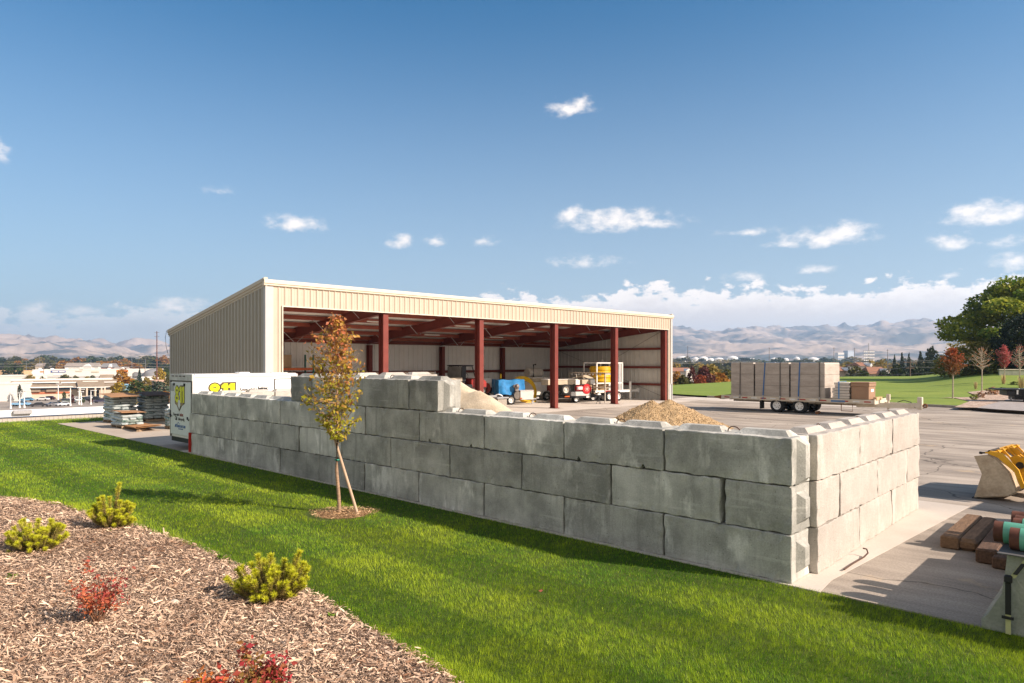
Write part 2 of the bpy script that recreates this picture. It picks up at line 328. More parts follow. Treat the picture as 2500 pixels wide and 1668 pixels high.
# yard
asph = bpy.data.materials.new('worn_yard_paving'); asph.use_nodes = True
def yardmat(m):
    t = m.node_tree; b = t.nodes['Principled BSDF']; L = t.links.new; nn = t.nodes.new
    b.inputs['Roughness'].default_value = .92; b.inputs['Specular IOR Level'].default_value = .2
    pos = nn('ShaderNodeNewGeometry').outputs['Position']
    mp = nn('ShaderNodeMapping'); mp.inputs['Rotation'].default_value = (0, 0, -RZ); L(pos, mp.inputs[0])
    st = nn('ShaderNodeVectorMath'); st.operation = 'MULTIPLY'; st.inputs[1].default_value = (.22, 1.3, 1); L(mp.outputs[0], st.inputs[0])
    a = nn('ShaderNodeTexNoise'); a.inputs['Scale'].default_value = .9; a.inputs['Detail'].default_value = 9; a.inputs['Roughness'].default_value = .65; L(st.outputs[0], a.inputs['Vector'])
    c = nn('ShaderNodeTexNoise'); c.inputs['Scale'].default_value = .35; c.inputs['Detail'].default_value = 5; L(pos, c.inputs['Vector'])
    f = nn('ShaderNodeTexNoise'); f.inputs['Scale'].default_value = 45; f.inputs['Detail'].default_value = 3; L(pos, f.inputs['Vector'])
    r = nn('ShaderNodeValToRGB'); e = r.color_ramp.elements; e[0].position = .36; e[0].color = (.25, .215, .18, 1); e[1].position = .66; e[1].color = (.47, .41, .34, 1)
    x = e.new(.5); x.color = (.345, .30, .25, 1); L(a.outputs['Fac'], r.inputs[0])
    mx = nn('ShaderNodeMix'); mx.data_type = 'RGBA'; mx.blend_type = 'MULTIPLY'; mx.inputs[0].default_value = .75; L(r.outputs[0], mx.inputs[6])
    r2 = nn('ShaderNodeMapRange'); r2.inputs[1].default_value = .3; r2.inputs[2].default_value = .7; r2.inputs[3].default_value = .74; r2.inputs[4].default_value = 1.2; L(c.outputs['Fac'], r2.inputs[0]); L(r2.outputs[0], mx.inputs[7])
    m3 = nn('ShaderNodeMix'); m3.data_type = 'RGBA'; m3.blend_type = 'MULTIPLY'; m3.inputs[0].default_value = .8; L(mx.outputs[2], m3.inputs[6])
    r3 = nn('ShaderNodeMapRange'); r3.inputs[1].default_value = .3; r3.inputs[2].default_value = .7; r3.inputs[3].default_value = .72; r3.inputs[4].default_value = 1.25; L(f.outputs['Fac'], r3.inputs[0]); L(r3.outputs[0], m3.inputs[7])
    vo = nn('ShaderNodeTexVoronoi'); vo.feature = 'DISTANCE_TO_EDGE'; vo.inputs['Scale'].default_value = .17; wv = nn('ShaderNodeVectorMath'); wv.operation = 'ADD'; wn_ = nn('ShaderNodeTexNoise'); wn_.inputs['Scale'].default_value = .8; wn_.inputs['Detail'].default_value = 5; L(pos, wn_.inputs['Vector']); L(pos, wv.inputs[0]); L(wn_.outputs['Color'], wv.inputs[1]); L(wv.outputs[0], vo.inputs['Vector'])
    ck = nn('ShaderNodeMapRange'); ck.inputs[1].default_value = .0015; ck.inputs[2].default_value = .004; ck.inputs[3].default_value = .45; L(vo.outputs['Distance'], ck.inputs[0]); mc = nn('ShaderNodeMix'); mc.data_type = 'RGBA'; mc.blend_type = 'MULTIPLY'; mc.inputs[0].default_value = 1; L(m3.outputs[2], mc.inputs[6]); L(ck.outputs[0], mc.inputs[7])
    sp_ = nn('ShaderNodeTexNoise'); sp_.inputs['Scale'].default_value = .55; sp_.inputs['Detail'].default_value = 8; sp_.inputs['Roughness'].default_value = .7; L(pos, sp_.inputs['Vector']); sr = nn('ShaderNodeMapRange'); sr.inputs[1].default_value = .60; sr.inputs[2].default_value = .70; sr.inputs[4].default_value = .7; L(sp_.outputs['Fac'], sr.inputs[0]); ms = nn('ShaderNodeMix'); ms.data_type = 'RGBA'; ms.inputs[7].default_value = (.50,.38,.24,1); L(sr.outputs[0], ms.inputs[0]); L(mc.outputs[2], ms.inputs[6]); m3 = ms
    L(m3.outputs[2], b.inputs['Base Color'])
    bp = nn('ShaderNodeBump'); bp.inputs['Strength'].default_value = .3; bp.inputs['Distance'].default_value = .01; L(f.outputs['Fac'], bp.inputs['Height']); L(bp.outputs[0], b.inputs['Normal'])
yardmat(asph)
curbpts = [W(33,YL+.01), W(-60,YL+.01), W(-60,30.5), W(-8,34.4), W(-2,36.3), W(2.2,38.4), W(5,40.1), W(8.5,40.95), W(14,41.2), W(23,41.4), W(24.5,42.8), W(33,42.8)]
sheet('yard_pavement', curbpts, .0, asph)
# curb (a step) along the far lawn
kp = [W(-40,31.9), W(-8,34.4), W(-2,36.3), W(2.2,38.4), W(5,40.1), W(8.5,40.95), W(14,41.2), W(22.2,41.35)]
km = MB(); off = .16
for i in range(len(kp) - 1):
    a, b = kp[i], kp[i+1]; d = (b - a).normalized(); nrm = Vector((-d.y, d.x, 0)) * -off
    if nrm.dot(W(0, 60) - a) < 0: nrm = -nrm
    km.add([tuple(a), tuple(b), tuple(b + nrm), tuple(a + nrm)] + [tuple(p + Vector((0,0,.15))) for p in (a, b, b + nrm, a + nrm)], [(4,5,6,7),(0,1,5,4),(2,3,7,6),(0,4,7,3),(1,2,6,5)])
tag(km.build('kerb', mat('kerb_concrete', (.30,.27,.24), .9, world_=True)), kind='structure')
# concrete aprons: in front of and under the shed, pad behind the wall, strip by the kerb
BL, BD, BZ, BB = 31.8, 11.9, 6.35, 4.58            # shed length, depth, front and back eave height
KS = .965; C0 = Vector((-10.6, 29.4, 0)) * KS; RB = math.atan2(22.3, 22.7); bx, by = Vector((math.cos(RB), math.sin(RB), 0)), Vector((-math.sin(RB), math.cos(RB), 0))
def B(x, y, z=0): return C0 + bx * (x * KS) + by * (y * KS) + Vector((0, 0, z))
o = sheet('concrete_apron', [B(-1.2,BD+.6), B(-1.2,-1.6), B(BL+1.2,-1.6), B(BL+.9,BD+.6)], .008, conc_slab)
sheet('concrete_strip', [W(9,37), W(9,40.7), W(14,41.05), W(23.2,41.2), W(23.2,37.6)], .004, conc_slab)
sheet('concrete_footing', [W(-.45,-.06), W(-.45,7.4), W(-1.2,7.4), W(-.62,-.06)][::-1] if False else [W(19,-.06), W(-.35,-.06), W(-.3,.5), W(-.75,7.0), W(19,7.0)], .004, conc_slab)
sheet('concrete_pad', [W(33,-.02), W(21,-.02), W(21,3.2), W(33,3.2)], .005, mat('pad_concrete', (.36,.305,.245), .9, scale=.6, col2=(.47,.41,.34), world_=True, detail=8))
# far lawn, rising to a low berm on the right
def far_h(x, y):
    k = max(0., min(1., (x / y - .575) / .15)); k = k * k * (3 - 2 * k); e = max(0, min(1, (y - 55) / 35))
    return .13 + 1.7 * k * e + .10 * max(0, min(1, (x - 26) / 10)) * max(0, min(1, (y - 40) / 10))
fb = MB(); nx, ny = 70, 30; kpl = [Vector((p.x, p.y)) for p in kp]
def edge_near(s):
    seg = [0]; 
    for i in range(len(near)-1): seg.append(seg[-1] + (near[i+1]-near[i]).length)
    t = s * seg[-1]
    for i in range(len(near)-1):
        if t <= seg[i+1] + 1e-6: return near[i].lerp(near[i+1], (t-seg[i])/(seg[i+1]-seg[i]))
near = [W(-62,30.4), W(-40,32.1)] + [p + (W(0,1)-W(0,0))*.16 for p in kp[1:]] + [W(23.0,41.6), W(30,44)]
far = [D(2900,112), D(2600,120), D(2330,126), D(2210,124), D(2065,122), D(1920,106), D(1790,93), D(1650,80), D(1560,74)]
def poly_at(pl, s):
    t = s * (len(pl) - 1); i = min(int(t), len(pl) - 2); return pl[i].lerp(pl[i+1], t - i)
vs = []; 
for i in range(nx + 1):
    a = edge_near(i / nx); b = poly_at(far, i / nx)
    for j in range(ny + 1):
        p = a.lerp(b, j / ny); vs.append((p.x, p.y, far_h(p.x, p.y) + (.02 if j else 0)))
fb.add(vs, [(i*(ny+1)+j, (i+1)*(ny+1)+j, (i+1)*(ny+1)+j+1, i*(ny+1)+j+1) for i in range(nx) for j in range(ny)])
tag(fb.build('far_lawn', far_lawnm, smooth=True), kind='structure')

# hills: a ridged height field, in two ranges
def hill_h(x, y):
    a = math.atan2(x, y); d = math.hypot(x, y)
    ridge = .016 + .0265 * max(0, min(1, (a + .1) / .35)) + .006 * math.sin(a * 9 + 1.2) + .005 * noise.noise(Vector((a * 14, 3.3, 0)))
    H = ridge * 6800
    t = (d - 2900) / 3900
    base = max(0, min(1.25, t)); prof = base ** 1.35
    q = Vector((x / 620, y / 620, .4)); rid = 0; amp = 1; 
    for k in range(6):
        n_ = 1 - abs(noise.noise(q)) * 2; rid += amp * n_; q = q * 2.03 + Vector((1.7, .3, .9)); amp *= .52
    return TOWN - 4 + H * prof + (rid - .75) * 88 * min(1, base * 2.4) * (.35 + .65 * base)
nx, ny = 620, 190; V = np.zeros(((nx+1)*(ny+1), 3), np.float32); k = 0
for i in range(nx + 1):
    a = -.80 + 1.60 * i / nx
    for j in range(ny + 1):
        d = 2700 + 4700 * (j / ny); x, y = d * math.sin(a), d * math.cos(a); V[k] = (x, y, hill_h(x, y)); k += 1
ii, jj = np.meshgrid(np.arange(nx), np.arange(ny), indexing='ij'); b0 = (ii*(ny+1)+jj).ravel()
hm = bpy.data.materials.new('dry_grass_hills'); hm.use_nodes = True
def hillmat(m):
    t = m.node_tree; b = t.nodes['Principled BSDF']; L = t.links.new; nn = t.nodes.new; b.inputs['Roughness'].default_value = 1; b.inputs['Specular IOR Level'].default_value = 0
    pos = nn('ShaderNodeNewGeometry').outputs['Position']
    a = nn('ShaderNodeTexNoise'); a.inputs['Scale'].default_value = .0034; a.inputs['Detail'].default_value = 8; L(pos, a.inputs['Vector'])
    s = nn('ShaderNodeTexNoise'); s.inputs['Scale'].default_value = .02; s.inputs['Detail'].default_value = 6; L(pos, s.inputs['Vector'])
    r = nn('ShaderNodeValToRGB'); e = r.color_ramp.elements; e[0].position = .40; e[0].color = (.11,.115,.115,1); e[1].position = .56; e[1].color = (.43,.34,.27,1); L(a.outputs['Fac'], r.inputs[0])
    # scrub and wooded suburbs low on the slopes
    sp = nn('ShaderNodeSeparateXYZ'); L(pos, sp.inputs[0]); lo = nn('ShaderNodeMapRange'); lo.inputs[1].default_value = 95; lo.inputs[2].default_value = 5; L(sp.outputs[2], lo.inputs[0])
    th = nn('ShaderNodeMapRange'); th.inputs[1].default_value = .5; th.inputs[2].default_value = .56; L(s.outputs['Fac'], th.inputs[0])
    pr = nn('ShaderNodeTexNoise'); pr.inputs['Scale'].default_value = .0022; pr.inputs['Detail'].default_value = 4; L(pos, pr.inputs['Vector'])
    pm = nn('ShaderNodeMapRange'); pm.inputs[1].default_value = .46; pm.inputs[2].default_value = .54; L(pr.outputs['Fac'], pm.inputs[0])
    m1 = nn('ShaderNodeMath'); m1.operation = 'MULTIPLY'; L(lo.outputs[0], m1.inputs[0]); L(th.outputs[0], m1.inputs[1])
    m2 = nn('ShaderNodeMath'); m2.operation = 'MULTIPLY'; L(m1.outputs[0], m2.inputs[0]); L(pm.outputs[0], m2.inputs[1])
    mx = nn('ShaderNodeMix'); mx.data_type = 'RGBA'; mx.inputs[7].default_value = (.05,.06,.035,1); L(m2.outputs[0], mx.inputs[0]); L(r.outputs[0], mx.inputs[6]); L(mx.outputs[2], b.inputs['Base Color'])
hillmat(hm)
o = npmesh('hills', V, np.stack([b0, b0+ny+1, b0+ny+2, b0+1], 1), hm, smooth=True); tag(o, kind='structure')

# haze
hz = MB().box(-9000, 9000, -200, 7900, TOWN - 10, 420).build('haze', None)
hz.data.materials.clear(); vm = bpy.data.materials.new('thin_haze'); vm.use_nodes = True; vt = vm.node_tree; vt.nodes.remove(vt.nodes['Principled BSDF'])
pv = vt.nodes.new('ShaderNodeVolumePrincipled'); pv.inputs['Color'].default_value = (.50, .72, 1, 1); pv.inputs['Density'].default_value = .00013; pv.inputs['Anisotropy'].default_value = .35
vt.links.new(pv.outputs[0], vt.nodes['Material Output'].inputs['Volume']); hz.data.materials.append(vm); tag(hz, kind='stuff')

# ================================================================== CONCRETE BLOCK WALLS
def rbox(mb, L_, Dp, H_, r=.019, seed=0, chip=.021):
    """a cast block with worn, chipped edges; origin at bottom centre"""
    def axis(h, n):
        inner = list(np.linspace(-h + r, h - r, n)); return [-h, -h + r * .4] + inner + [h - r * .4, h]
    ax = [axis(L_/2, max(3, int(L_/.07))), axis(Dp/2, max(3, int(Dp/.09))), axis(H_/2, max(3, int(H_/.09)))]
    hh = (L_/2, Dp/2, H_/2); off = Vector((seed * 3.17, seed * 1.31, seed * .77))
    def P(p):
        q = [max(-h + r, min(h - r, c)) for c, h in zip(p, hh)]; d = Vector((p[0]-q[0], p[1]-q[1], p[2]-q[2])); dl = d.length
        near = sum(1 for c, h in zip(p, hh) if abs(c) > h - r * 1.01)
        nz = noise.noise((Vector(p) + off) * 9) + .5 * noise.noise((Vector(p) + off) * 23)
        if dl < 1e-9: return (p[0], p[1], p[2] + H_/2)
        a = chip if near >= 2 else .0035
        rr = min(r, dl) if near == 1 else r
        d = d / dl * (rr + a * min(.2, nz - .25)); return (q[0]+d.x, q[1]+d.y, q[2]+d.z + H_/2)
    for (a, b, c) in ((0,1,2),(1,2,0),(0,2,1)):
        for sgn in (-1, 1):
            A_, B_ = ax[a], ax[b]; vs = []
            for x in A_:
                for y in B_:
                    p = [0, 0, 0]; p[a] = x; p[b] = y; p[c] = sgn * hh[c]; vs.append(P(p))
            nb = len(B_); fs = [(i*nb+j, (i+1)*nb+j, (i+1)*nb+j+1, i*nb+j+1) for i in range(len(A_)-1) for j in range(nb-1)]
            mb.add(vs, fs)
def lug(mb, x0, x1, y0, y1, z, h=.078, s=.08):
    mb.add([(x0,y0,z),(x1,y0,z),(x1,y1,z),(x0,y1,z),(x0+s,y0+s,z+h),(x1-s,y0+s,z+h),(x1-s,y1-s,z+h),(x0+s,y1-s,z+h)], [(0,3,2,1),(4,5,6,7),(0,1,5,4),(1,2,6,5),(2,3,7,6),(3,0,4,7)])
GAP = .016; BH = .61; nblk = 0
def block(u0, u1, v0, z, along, label, group, m, top=False, tongue=0, half=False, jit=.012, notch=()):
    """along 'u': spans u0..u1 on the line v0; along 'v': spans v from u0..u1 on the line u=v0 (thickness .61 behind)"""
    global nblk; nblk += 1; L_ = abs(u1 - u0) - GAP; mb = MB(); lg_ = MB() if notch else mb; rbox(mb, L_, .61, BH - .004, seed=nblk)
    if top:
        n = 1 if L_ < 1.2 else 2
        for k in range(n):
            c = (k - (n - 1) / 2) * L_ / n; w = L_ / n * .40; lug(lg_, c - w, c + w, -.16, .16, BH - .012)
    if tongue:
        x = tongue * (L_/2 - .012); h0, h1 = (.10, .52) if tongue_short else (.0, .60)
        mb.add([(x,-.17,h0),(x,.17,h0),(x,.17,h1),(x,-.17,h1),(x+tongue*.095,-.075,h0+.09),(x+tongue*.095,.075,h0+.09),(x+tongue*.095,.075,h1-.09),(x+tongue*.095,-.075,h1-.09)],
               [(4,5,6,7),(0,1,5,4),(1,2,6,5),(2,3,7,6),(3,0,4,7)])
    o = mb.build('concrete_block', m)
    if notch:
        bm = bmesh.new(); bm.from_mesh(o.data); bmesh.ops.remove_doubles(bm, verts=bm.verts, dist=1e-4); bmesh.ops.recalc_face_normals(bm, faces=bm.faces); bm.to_mesh(o.data); bm.free()
        cb = MB()
        for x in notch: cb.prism([(x-.055,-.05),(x+.055,-.05),(x+.03,.035),(x,.075),(x-.03,.035)], (0,-.5,0), Vector((1,0,0)), Vector((0,0,1)), (0,1.,0))
        cut = cb.build('cutter', m); md = o.modifiers.new('notch', 'BOOLEAN'); md.object = cut; md.operation = 'DIFFERENCE'; md.solver = 'EXACT'; bpy.context.view_layer.update()
        me = bpy.data.meshes.new_from_object(o.evaluated_get(bpy.context.evaluated_depsgraph_get())); o.modifiers.clear(); bpy.data.objects.remove(cut); lo = lg_.build('lugs', m); bm = bmesh.new(); bm.from_mesh(me); bm.from_mesh(lo.data); bm.to_mesh(me); bm.free(); o.data = me; bpy.data.objects.remove(lo)
    j = rnd.uniform(-jit, jit)
    if along == 'u': o.location = W((u0+u1)/2, v0 + .305 + j, z); o.rotation_euler = (0, 0, RZ + rnd.uniform(-.004,.004))
    else: o.location = W(v0 + j, (u0+u1)/2, z); o.rotation_euler = (0, 0, RZ + R(90) + rnd.uniform(-.004,.004))
    tag(o, label, 'concrete block', group)
    if top and L_ > 1.2:
        lp = MB().tube([(-.09,0,BH-.02),(-.08,0,BH+.03),(-.045,0,BH+.062),(0,0,BH+.07),(.045,0,BH+.06),(.08,0,BH+.03),(.09,0,BH-.02)], .008, 6).build('lifting_loop', rebar, o)
    return o
tongue_short = True
GW = 'concrete blocks of the long grey wall'
cname = ['bottom', 'second', 'third', 'top']
L0 = 1.83
rows = [[(i*L0, (i+1)*L0) for i in range(10)], [(0, .915)] + [(.915 + i*L0 + (.045 if i == 0 else 0), .915 + (i+1)*L0) for i in range(9)] + [(17.385, 18.42)], [(i*L0, (i+1)*L0) for i in range(10)],
        [(6.74, 7.65), (7.65, 9.48), (9.48, 11.31), (11.31, 12.3)]]
for c, row in enumerate(rows):
    n = len(row)
    for i, (a, b) in enumerate(row):
        tg = 1 if (i == 0) else 0
        tongue_short = c < 2
        half = b - a < 1.2
        top = (c == 3) or (c == 2 and not (6.6 < (a + b)/2 < 12.3))
        k = n - 1 - i                                      # counted from the left in the picture
        where = 'leftmost' if k == 0 else 'rightmost' if k == n - 1 else ORD[k] + ' from the left'
        lab = f"{'short' if half else 'grey'} concrete block in the {cname[c]} course of the long shaded wall, {where}"
        block(a, b, 0, c * BH, 'u', lab, GW, conc_old, top, tg, notch=((-.60, .58) if c == 2 and i in (1, 3) else ()))
GR = 'pale concrete blocks of the sunlit end wall'; v0 = .625
rw = [[(0,L0),(L0,2*L0),(2*L0,3*L0)], [(0,.915),(.915,.915+L0),(.915+L0,.915+2*L0),(.915+2*L0,5.49)], [(0,L0),(L0,2*L0),(2*L0,3*L0)]]
wn = ['bottom', 'middle', 'top']
for c, row in enumerate(rw):
    for i, (a, b) in enumerate(row):
        pos = {0: 'nearest', len(row) - 1: 'farthest'}.get(i, 'middle' if len(row) == 3 else ('second' if i == 1 else 'third'))
        block(v0 + a, v0 + b, .225, c * BH, 'v', f"pale sunlit concrete block, {pos} one in the {wn[c]} course of the short right wall", GR, conc_new, c == 2, 0)
GL = 'pale concrete blocks of the left divider'
for c, row in enumerate(rw):
    for i, (a, b) in enumerate(row):
        if c < 2 and i > 0: continue
        pos = ['nearest', 'middle', 'farthest', 'last'][i]
        block(v0 + a, v0 + b, 18.0, c * BH, 'v', f"pale divider block beside the white trailer, {pos} in the {wn[c]} course", GL, conc_new, c == 2, 0)
# the inner divider that holds the sand back
for c in range(4):
    for i in range(2):
        block(v0 + i*L0, v0 + (i+1)*L0, 12.0, c * BH, 'v', f"concrete block of the sand bay divider, {['near', 'far'][i]} one in the {ORD[c]} course up", 'concrete blocks of the sand bay divider', conc_new, c == 3, 0)
# a red edge marker at the wall's left end
MB().box(-.012,.012,-.05,.3,.02,.62).build('marker', mat('red_marker_paint', (.5,.03,.02), .6)).location = W(18.345, .0, 0)
o = bpy.data.objects['marker']; o.name = 'edge_marker'; o.rotation_euler = (0,0,RZ); tag(o, 'thin red edge marker strip at the left end of the long block wall', 'marker')
# ================================================================== OPEN SHED
shed = thing('open_shed', 'long tan metal open front shed with red steel columns', 'shed', C0, RB); shed.scale = (KS, KS, .98)
liner = mat('white_liner_metal', (.85, .83, .79), .6, var=.06, scale=.7)
roofm = mat('roof_metal', (.45, .43, .38), .5, var=.1)
wall_dk = mat('shaded_end_wall_metal', (.345, .32, .268), .5, var=.04, scale=1)  # shade put into the colour: darker, greyer copy of the tan wall metal
def rib_sheet(mb, o, ax, n_out, length, z0, z1, pitch=.305, w=.055, h=.035, dirz=(0,0,1), wide=False):
    """ribbed sheet along ax from o; z0/z1 numbers or functions of the run; ribs point along n_out"""
    o, ax, n_out = Vector(o), Vector(ax), Vector(n_out); zf = (lambda s: z0) if not callable(z0) else z0; zt = (lambda s: z1) if not callable(z1) else z1
    prof = []; s = 0
    while s < length - 1e-6:
        e = min(s + pitch, length)
        if wide: pts = [(s, 0), (s + pitch*.38, 0), (s + pitch*.5, h), (s + pitch*.88, h)]
        else: pts = [(s, 0), (s + pitch*.30, 0), (s + pitch*.32, h*.22), (s + pitch*.36, h*.22), (s + pitch*.38, 0), (s + pitch*.58, 0), (s + pitch*.60, h*.22), (s + pitch*.64, h*.22), (s + pitch*.66, 0), (s + pitch - w*1.6, 0), (s + pitch - w*1.15, h), (s + pitch - w*.45, h)]
        prof += [p for p in pts if p[0] <= length]; s = e
    prof.append((length, 0))
    vs = []
    for a, h_ in prof:
        p = o + ax * a + n_out * h_; vs += [(p.x, p.y, p.z + zf(a)), (p.x, p.y, p.z + zt(a))]
    return mb.add(vs, [(2*i, 2*i+2, 2*i+3, 2*i+1) for i in range(len(prof)-1)])
slope = (BZ - BB) / BD
def rz_(y): return BZ - .28 - slope * y            # underside line of the rake trim
X, Y_, Z = Vector((1,0,0)), Vector((0,1,0)), Vector((0,0,1))
rib_sheet(MB(), (0,0,0), X, -Y_, BL, 5.28, 6.10).build('fascia_panel', tan_metal, shed)
mb = MB(); rib_sheet(mb, (0,0,0), X, -Y_, .74, .02, 5.28); mb.build('front_jamb_panel', tan_metal, shed)
mb = MB(); rib_sheet(mb, (BL-.5,0,0), X, -Y_, .5, 1.25, 5.28); mb.build('front_jamb_panel', tan_metal, shed)
mb = MB(); rib_sheet(mb, (BL-.5,0,0), X, -Y_, .5, .02, 1.21); mb.build('wainscot_panel', grey_trim, shed)
MB().box(BL-.53, BL+.03, -.05, -.005, 1.21, 1.25).build('wainscot_trim', grey_trim, shed)
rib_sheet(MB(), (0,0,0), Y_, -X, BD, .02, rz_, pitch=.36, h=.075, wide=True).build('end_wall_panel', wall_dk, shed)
rib_sheet(MB(), (BL,0,0), Y_, X, BD, .02, rz_, pitch=.36, h=.045, wide=True).build('end_wall_panel', tan_metal, shed)
rib_sheet(MB(), (0,BD,0), X, Y_, BL, .02, BB-.2).build('back_wall_panel', tan_metal, shed)
# liners seen from inside
rib_sheet(MB(), (.1,BD-.09,0), X, -Y_, BL-.2, .02, BB-.24, pitch=.41, h=.045).build('back_wall_liner', liner, shed)
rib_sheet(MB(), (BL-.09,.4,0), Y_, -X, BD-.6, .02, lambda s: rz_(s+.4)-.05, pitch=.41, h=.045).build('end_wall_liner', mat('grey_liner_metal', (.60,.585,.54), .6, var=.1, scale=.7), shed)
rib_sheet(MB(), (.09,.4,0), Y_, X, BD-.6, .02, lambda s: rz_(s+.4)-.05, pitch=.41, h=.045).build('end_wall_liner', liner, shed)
MB().box(.74, BL-.5, .012, .03, 5.25, 6.08).build('fascia_liner', liner, shed)
# trims
eave = [(-.03,6.08),(-.10,6.12),(-.10,6.17),(-.14,6.2),(-.14,6.33),(-.11,6.36),(.05,6.38),(.05,6.08)]
MB().prism([(y, z) for y, z in eave], (-.14,0,0), Y_, Z, X*(BL+.28)).build('eave_trim', mat('eave_trim_metal', (.66,.57,.45), .5, var=.03), shed)
rake = [(0,-.02),(-.06,0),(-.06,.06),(-.10,.09),(-.10,.17),(-.14,.2),(-.14,.34),(-.10,.37),(.04,.37),(.04,-.02)]
sl = Vector((0, BD+.28, -slope*(BD+.28)))
for x_, s_ in ((0,1),(BL,-1)):
    MB().prism([(a*s_, b) for a, b in rake], (x_,-.06,BZ-.27), X, Z, sl).build('rake_trim', tan_metal if s_ < 0 else mat('shade_side_trim', (.50,.44,.35), .5, var=.03), shed)
MB().box(-.06,.0,-.06,.0,.02,6.07).box(0,.30,-.055,-.0505,.02,6.07).box(-.055,-.0505,.001,.25,.02,6.05).build('corner_trim', grey_trim, shed)
MB().box(BL,BL+.06,-.06,.0,.02,6.07).box(BL-.16,BL-.001,-.055,-.0505,1.26,6.07).build('corner_trim', grey_trim, shed)
MB().box(-.06,.0,BD,BD+.06,.02,BB-.1).box(-.0555,-.0505,BD-.22,BD-.001,.02,BB-.1).build('corner_trim', grey_trim, shed)
MB().box(.70,.745,-.07,.06,.02,5.24).build('jamb_trim', mat('door_trim_metal', (.60,.55,.46), .5), shed)
MB().box(BL-.505,BL-.46,-.07,.06,.02,5.24).build('jamb_trim', MAT['door_trim_metal'], shed)
MB().box(.70,BL-.46,-.07,.06,5.24,5.285).build('head_trim', MAT['door_trim_metal'], shed)
# roof sheet and its white insulated underside
MB().prism([(0,0),(BD+.1,-slope*(BD+.1)),(BD+.1,-slope*(BD+.1)+.05),(0,.05)], (-.05,0,BZ-.03), Y_, Z, X*(BL+.1)).build('roof', roofm, shed)
MB().prism([(.05,0),(BD-.1,-slope*(BD-.15)),(BD-.1,-slope*(BD-.15)+.04),(.05,.04)], (.02,0,BZ-.10), Y_, Z, X*(BL-.04)).build('roof_insulation', mat('white_insulation', (.84,.84,.82), .6, var=.08, scale=2), shed)
# gutter drop at the back corner
MB().tube([(-.2,BD+.1,BB+.0),(-.26,BD+.12,BB-.4),(-.22,BD+.12,BB-.9),(-.12,BD+.1,BB-1.3)], .012, 6).build('loose_cable', blk, shed)
def ibeam(mb, p0, p1, d, w, up, tf=.016, tw=.012, d1=None):
    """I section from p0 to p1: depth d along up, flange width w"""
    p0, p1, up = Vector(p0), Vector(p1), Vector(up).normalized(); t = (p1 - p0).normalized(); sd_ = t.cross(up).normalized(); d1 = d1 or d
    def slab(a0, a1, b0, b1, hw):
        vs = []
        for p, lo, hi in ((p0, a0, a1), (p1, b0, b1)):
            vs += [tuple(p + up*lo - sd_*hw), tuple(p + up*lo + sd_*hw), tuple(p + up*hi + sd_*hw), tuple(p + up*hi - sd_*hw)]
        mb.add(vs, [(0,1,2,3),(7,6,5,4),(0,4,5,1),(1,5,6,2),(2,6,7,3),(3,7,4,0)])
    slab(-d/2, -d/2+tf, -d1/2, -d1/2+tf, w/2); slab(d/2-tf, d/2, d1/2-tf, d1/2, w/2); slab(-d/2+tf, d/2-tf, -d1/2+tf, d1/2-tf, tw/2)
colx = [.97] + [BL * k for k in (.1937, .394, .5916, .787)] + [BL - .62]
plinth = mat('plinth_concrete', (.34,.29,.24), .9)
for k, x_ in enumerate(colx):
    if k > 0:
        mb = MB(); ibeam(mb, (x_,.26,.04), (x_,.26,5.75), .42, .30, (0,1,0), .022, .016); c = mb.build('front_column', red_steel, shed)
        MB().cbox((x_,.26,.028), (.40,.56,.03)).build('base_plate', red_steel, c)
        MB().box(x_-.32,x_+.32,-.3,.5,.0,.012).build('column_footing', plinth, shed)
    mb = MB(); ibeam(mb, (x_,BD-.45,.02), (x_,BD-.45,4.0), .38, .26, (0,1,0)); mb.build('back_column', red_steel, shed)
    y0, y1 = .5, BD-.62; z0, z1 = BZ-.34-slope*y0-.28, BZ-.34-slope*y1-.26
    mb = MB(); ibeam(mb, (x_,.02,BZ-.34-.42), (x_,4.5,BZ-.34-slope*4.5-.30), .70, .24, (0,0,1), d1=.52); ibeam(mb, (x_,4.5,BZ-.34-slope*4.5-.30), (x_,BD-.3,BB-.22), .52, .24, (0,0,1), d1=.62); mb.build('rafter', red_steel, shed)
npur = 7
for k in range(npur):
    y = .55 + (BD - 1.2) * k / (npur - 1); z = BZ - .14 - slope * y
    MB().box(.15, BL-.15, y-.008, y+.008, z-.22, z-.0).box(.15, BL-.15, y-.09, y-.008, z-.016, z).box(.15, BL-.15, y+.008, y+.09, z-.22, z-.205).build('purlin', mat('purlin_steel', (.31,.085,.055), .55, var=.2, scale=2), shed)
for k, x_ in enumerate(colx):
    for j in (1, 3, 5):
        y = .55 + (BD - 1.2) * j / (npur - 1); z = BZ - .14 - slope * y
        for s_ in (-1, 1):
            MB().cyl((x_+s_*.75,y,z-.2), (x_+s_*.1,y,z-.78), .018, n=6).build('flange_brace', steel, shed)
for z in (2.25,):
    MB().box(.1, BL-.15, BD-.30, BD-.12, z-.02, z+.0).box(.1, BL-.15, BD-.30, BD-.285, z-.19, z-.02).build('wall_girt', red_steel, shed)
MB().box(.1, BL-.15, BD-.30, BD-.12, .85, .87).box(.1, BL-.15, BD-.30, BD-.285, .70, .85).build('wall_girt', red_steel, shed)
MB().box(.1, BL-.1, BD-.33, BD-.12, BB-.5, BB-.28).build('eave_strut', red_steel, shed)
for z in (1.25, 2.55, 3.95):
    MB().box(BL-.30, BL-.11, .5, BD-.4, z-.02, z).box(BL-.30, BL-.285, .5, BD-.4, z-.17, z-.02).build('wall_girt', red_steel, shed)
    MB().box(.11, .30, .5, BD-.4, z-.02, z).box(.285, .30, .5, BD-.4, z-.17, z-.02).build('wall_girt', red_steel, shed)
rod = mat('brace_rod_steel', (.08,.06,.05), .5)
